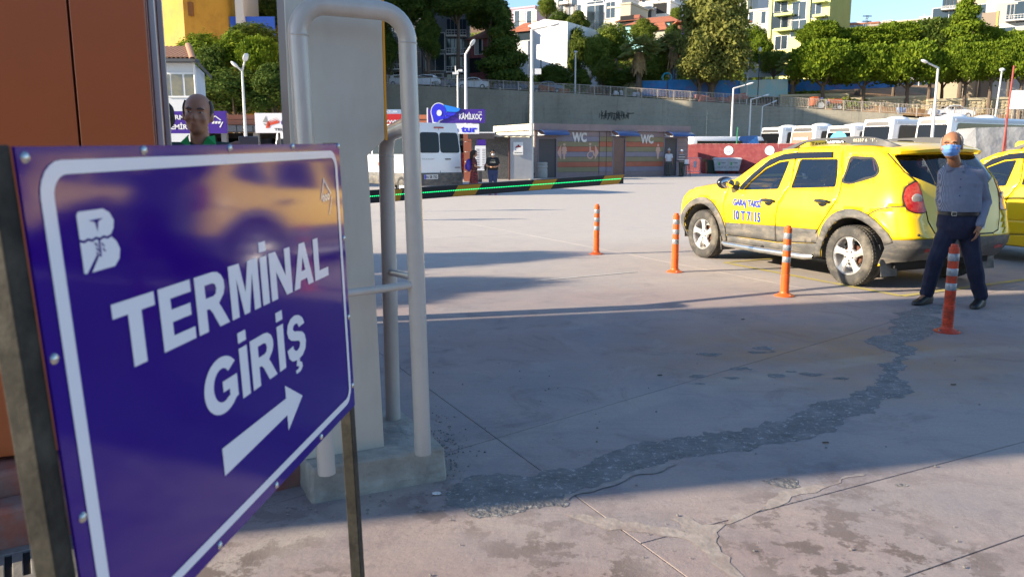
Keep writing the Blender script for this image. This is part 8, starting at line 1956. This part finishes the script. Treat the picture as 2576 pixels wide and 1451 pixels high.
house('pale house stepping up to the beige apartments', 2310, 2376, 45, 110, 168, M_CRR)
for px, yt, lb in ((2262, 38, 'dark lattice mast on the ridge'), (2327, 40, 'thin aerial pole on the ridge')):
    q = P(px-262+180 if px == 2262 else px, yt, 150)
q = P(2262, 38, 150); q = P(2262-0, 38, 150)
t = thing('lattice_mast', 'dark lattice mast on the skyline left of the brick house', 'mast', (P(2262, 80, 150).x, 150, 10)); zt_ = P(2262, 38, 150).z-10
t.location.x = P(1950+940*.2435+83-83, 80, 150).x
for s_ in (-1, 1): mb = MB(); mb.tube([(s_*.5, 0, 0), (s_*.12, 0, zt_)], .06, 4); mb.build('leg', M_DST, t)
for k in range(8): mb = MB(); z = zt_*(.6+.05*k); mb.tube([(-.35, 0, z), (.35, 0, z+.4)], .04, 4); mb.build('brace', M_DST, t)
for k in range(2): mb = MB(); mb.box(-.8, .8, -.1, .1, zt_-.3-k*.9, zt_-.15-k*.9); mb.build('crossarm', M_DST, t)
pole(2327-1, 36, 150, 'slim pale telegraph pole on the ridge', .1)
# beige apartments at the right
M_BEI = mat('beige render', (.42, .35, .26), .8, vary=(.3, .05)); M_GRF = mat('pale grey cladding', (.52, .52, .52), .6)
house('beige apartment block behind the spiky conifer', 2366, 2470, -90, 120, 128, M_BEI, wins=[(2385, 30 if False else 58, 4.5, 4.5), (2446, 45, 3.6, 3.6)], balc=[(2367, 2405, 14, 26, M_GRF, 'rail', 4), (2367, 2405, -28, -14, M_GRF, 'rail', 4)])
t = house('grey and brown apartment block with curtained balconies at the right edge', 2470, 2640, -90, 130, 120, M_GRF, balc=[(2529, 2600, 34, 54, M_GRF, 'rail', 7), (2524, 2600, 102, 118, M_GRF, 'rail', 7), (2529, 2600, -30, -10, M_GRF, 'rail', 7)], wins=[(2557, 32, 5.2, 2.9), (2552, 95, 5.2, 2.9)])
q, q1 = P(2475, 0, 120).x-t.location.x, P(2507, 0, 120).x-t.location.x; zz = P(0, 33, 120).z-t.location.z; mb = MB(); mb.box(q, q1, -.15, 0, 0, zz); mb.build('brown_panel', mat('taupe panel', (.28, .22, .17), .7), t); mb = MB(); mb.box(q1, q1+.25, -.17, 0, 0, zz+.1); mb.build('gold_trim', mat('gold trim', (.55, .38, .1), .5), t)
# left background
M_YB = mat('ochre yellow render', (.44, .255, .035), .8, vary=(.25, .12), dirt=(.5, (.27, .13, .02), .7))
YB = 88.; A0 = P(466, 100, YB); 
t = thing('yellow_building', 'big ochre yellow apartment building at the upper left, partly sunlit', 'building', (A0.x, YB, 0)); ztop = 40.
Lw = P(395, 100, YB+9); e1 = Vector((Lw.x-A0.x-9, 14, 0))
Rw = P(562 - 0, 100, YB+1.2); e2 = Vector((Rw.x-A0.x, 4.5, 0)); Rw3 = P(598, 100, YB+2.); 
mb = MB(); base = [Vector((0, 0, 0)), e2, Vector((P(598, 100, YB+4.6).x-A0.x, 4.7, 0)), Vector((6, 25, 0)), e1]
mb.add([p+Vector((0, 0, z)) for z in (4, ztop) for p in base], [(0, 1, 6, 5), (1, 2, 7, 6), (2, 3, 8, 7), (3, 4, 9, 8), (4, 0, 5, 9), (5, 6, 7, 8, 9)]); mb.build('wall', M_YB, t, fixn=True)
q = P(600, 40, YB+4.5)-t.location; mb = MB(); mb.box(q.x, q.x+.9, 3.5, 9, P(0, 40, 90).z-1, ztop); mb.build('balcony_screen', M_GRF, t); q = P(584, 85, YB+4.6)-t.location; mb = MB(); mb.box(q.x-1.3, q.x+1.1, 4.3, 4.8, P(0, 118, 92).z, P(0, 62, 92).z); mb.build('balcony_opening', M_DARK, t)
for px, y in ((480-0, 24), (485, 112)):
    q = P(px, y, YB+.6)-t.location; mb = MB(); mb.box(q.x-.3, q.x+.3, -.2+.6, .7, q.z-.7, q.z+.7); mb.build('vent_window', mat('brown vent', (.2, .08, .02), .8), t)
house('pink house with a white curved awning far left of the pillar', 612, 700, -30, 90, 118, mat('salmon pink render', (.55, .27, .25), .8, vary=(.4, .1)), wins=[(640, 25, 2, 2), (680, 20, 2, 2)])
q = P(635, 66, 92); o = MB(); o.box(-2.5, 2.5, 0, .1, -1.2, 1.0); o = o.build('blue_awning', mat('blue awning', (.02, .09, .5), .6), None, loc=q); tag(o, 'blue awning cloth below the pink house', 'awning')
# white house with tiles
YW = 44.; a = P(380, 170, YW); t = thing('tiled_house', 'white house with clay tile roof and white windows behind the kiosk', 'house', (a.x, YW, 0)); c_ = P(486, 170, YW).x-a.x; zt_ = P(486, 158, YW).z; XS = P(519, 260, YW+6).x-a.x; M_WH = mat('white washed wall', (.55, .57, .60), .8, vary=(.6, .06))
mb = poly_prism([Vector((0, 0, 0)), Vector((c_, 0, 0)), Vector((XS, 6, 0)), Vector((XS-6, 6, 0))], 0, zt_); mb.build('wall', M_WH, t)
mb = MB(); mb.box(-.5, c_+.35, -.55, .05, zt_-.02, zt_+.16); mb.build('gutter', mat('dark gutter', (.05, .055, .065), .5), t, bevel=.03); mb = MB(); mb.add([Vector((c_+.35, -.5, zt_-.05)), Vector((XS+.3, 6.4, zt_-.35)), Vector((XS+.3, 6.4, zt_-.1)), Vector((c_+.35, -.5, zt_+.16))], [(0, 1, 2, 3)]); mb.build('gutter', mat('dark gutter', (0, 0, 0)), t)
tm = MB()
for s_ in range(6): a0 = math.pi*s_/5; 
tm.loft([[Vector((.10*math.cos(R(q)), 0, .07*math.sin(R(q)))) for q in range(0, 181, 30)]+[Vector((.08*math.cos(R(q)), 0, .05*math.sin(R(q)))) for q in range(180, -1, -30)], [Vector((.12*math.cos(R(q)), -.42, .085*math.sin(R(q))-.13)) for q in range(0, 181, 30)]+[Vector((.10*math.cos(R(q)), -.42, .065*math.sin(R(q))-.13)) for q in range(180, -1, -30)]])
M_CLAY = mat('clay roof tile', (.42, .22, .13), .85, vary=(3, .3)); tme = tm.mesh('roof_tile', M_CLAY)
mb = MB(); mb.add([Vector((-.5, -.5, zt_+.15)), Vector((c_+.3, -.5, zt_+.15)), Vector((c_-1.2, 3., zt_+1.2)), Vector((-.5, 3., zt_+1.2))], [(0, 1, 2, 3)]); mb.build('roof_deck', mat('roof shadow brown', (.08, .045, .03), .9), t)
for j in range(8):
    for i in range(int((c_+.7)/.235)):
        x = -.4+i*.235; y = -.15+j*.40
        if x > c_+.2-(y+.4)*.45: continue
        inst('roof_tile', tme, t, (x, y, zt_+.30+(y+.15)*.30))
for i in range(12): f = i/11; inst('ridge_tile', tme, t, (c_-1.5*(f)+.1, -.35+3.4*f, zt_+.28+1.05*f), (0, 0, .45), (1.5, 1.2, 1.4))
for px0, px1 in ((395, 408), (412, 444), (444, 483)):
    pass
for (px0, px1) in ((388, 407), (409, 430), (433, 456), (456, 459)):
    a1, b1 = P(px0, 258, YW), P(px1, 196 if False else 258-0, YW)
zc0, zc1 = P(0, 246, YW).z, P(0, 183, YW).z; q0_, q1_ = P(405, 0, YW).x-a.x, P(480, 0, YW).x-a.x
wf = MB(); wf.box(q0_, q1_, -.06, .0, zc0, zc1); wf_ = wf.build('window', M_WFR, t)
for k, (u0_, u1_) in enumerate(((.02, .12), (.17, .55), (.62, .97))): mb = MB(); mb.box(q0_+(q1_-q0_)*u0_, q0_+(q1_-q0_)*u1_, -.075, -.061, zc0+.1, zc1-.1); mb.build('pane', mat('reflecting pane', (.05, .055, .06), .06, coat=1., dirt=(.5, (.3, .22, .1), .6)), wf_)
mb = MB(); q = P(484, 0, YW).x-a.x-.1; mb.cyl((q, -.1, 0), (q, -.1, zt_), .06, n=8); mb.build('downpipe', M_LAMP, t)
# ------------------------------------------------------------------ buildings behind the camera and added shade blocks (seen only in reflections and as shade)
rr = random.Random(2)
bk = thing('terminal_hall', 'long terracotta terminal hall behind the viewpoint', 'building', (-6, -26, 0)); 
for i in range(14): mb = MB(); mb.box(i*5+.02, i*5+4.98, -6, 0, 0, 8+(i % 3)*.4); mb.build('wall_bay', M_TCL if i % 2 else M_SLAT, bk); mb = MB(); mb.box(i*5+.8, i*5+4.2, 0, .05, .8, 3.2); mb.build('window', M_DGL, bk)
# made-up blocks, added only to throw shade over the retaining wall
def sh_block(name, label, Xs, p0, p1, h, thick): return cast_box(name, label, Xs, p0, p1, h, thick, col=(.45, .38, .3))
for i_, (p0_, p1_, h_, lb_) in enumerate(((118, 126, 14, 'farthest added shade block hidden behind the grey pillar'), (102, 118, 22.5, 'tall added shade block hidden behind the grey pillar'), (93.6, 102, 26.5, 'wide added shade block hidden behind the grey pillar'), (89.8, 93.6, 23.0, 'third added shade block hidden behind the grey pillar'), (84.8, 89.8, 28., 'narrow added shade block hidden behind the grey pillar'), (78.5, 84.8, 26.8, 'fifth added shade block hidden behind the grey pillar'), (66, 78.5, 29., 'nearest added shade block hidden behind the grey pillar'))):
    sh_block('shade_block', lb_, 1-.05*i_, p0_+.01, p1_+.25, h_-1.1, 2+.1*i_)
MESHk = MESH[('broad', F_DARK.name, 0)]; t = thing('shade_tree', 'tree off to the left that dapples the yard with shade', 'tree', (-14.8, 8.1, 0)); o = inst('crown', MESHk[0], t, (0, 0, 2.6)); o.scale = (.36, .36, .36); mb = MB(); mb.cyl((0, 0, 0), (0, 0, 4.), .14, n=8); mb.build('trunk', M_BARK, t)
t = thing('shade_tree', 'smaller tree off to the left, nearer the gate office', 'tree', (-14.7, 5.8, 0)); o = inst('crown', MESHk[0], t, (0, 0, 3.0)); o.scale = (.33, .33, .30); o.rotation_euler = (0, 0, 2); mb = MB(); mb.cyl((0, 0, 0), (0, 0, 4.), .14, n=8); mb.build('trunk', M_BARK, t)
# undergrowth over the slope
rr = random.Random(4); mb = MB()
for k in range(5200):
    x = rr.uniform(-30, 44); t_ = 9+rr.random()**1.3*70; y = wy(x)+t_
    if noise.noise(Vector((x*.09, y*.09, 2))) < -.18: continue
    if -2+ (t_*.12) < x-10 < 3.5 and t_ < 36: continue
    z = hz_(x, y); s_ = rr.uniform(.5, 1.3)
    for q in range(7):
        d = Vector((rr.gauss(0, 1), rr.gauss(0, 1), abs(rr.gauss(0, 1)))).normalized(); p = Vector((x, y, z))+d*s_*rr.uniform(.5, 1); n_ = (d+Vector((rr.gauss(0, .5), rr.gauss(0, .5), .3))).normalized(); a = n_.orthogonal().normalized()*.35; b2 = n_.cross(a)
        mb.add([p-a, p-b2*.7, p+a, p+b2*.7], [(0, 1, 2, 3)])
tag(mb.build('undergrowth', F_BUSH), 'tangled shrubs covering the slope between the houses', 'undergrowth', kind='stuff')
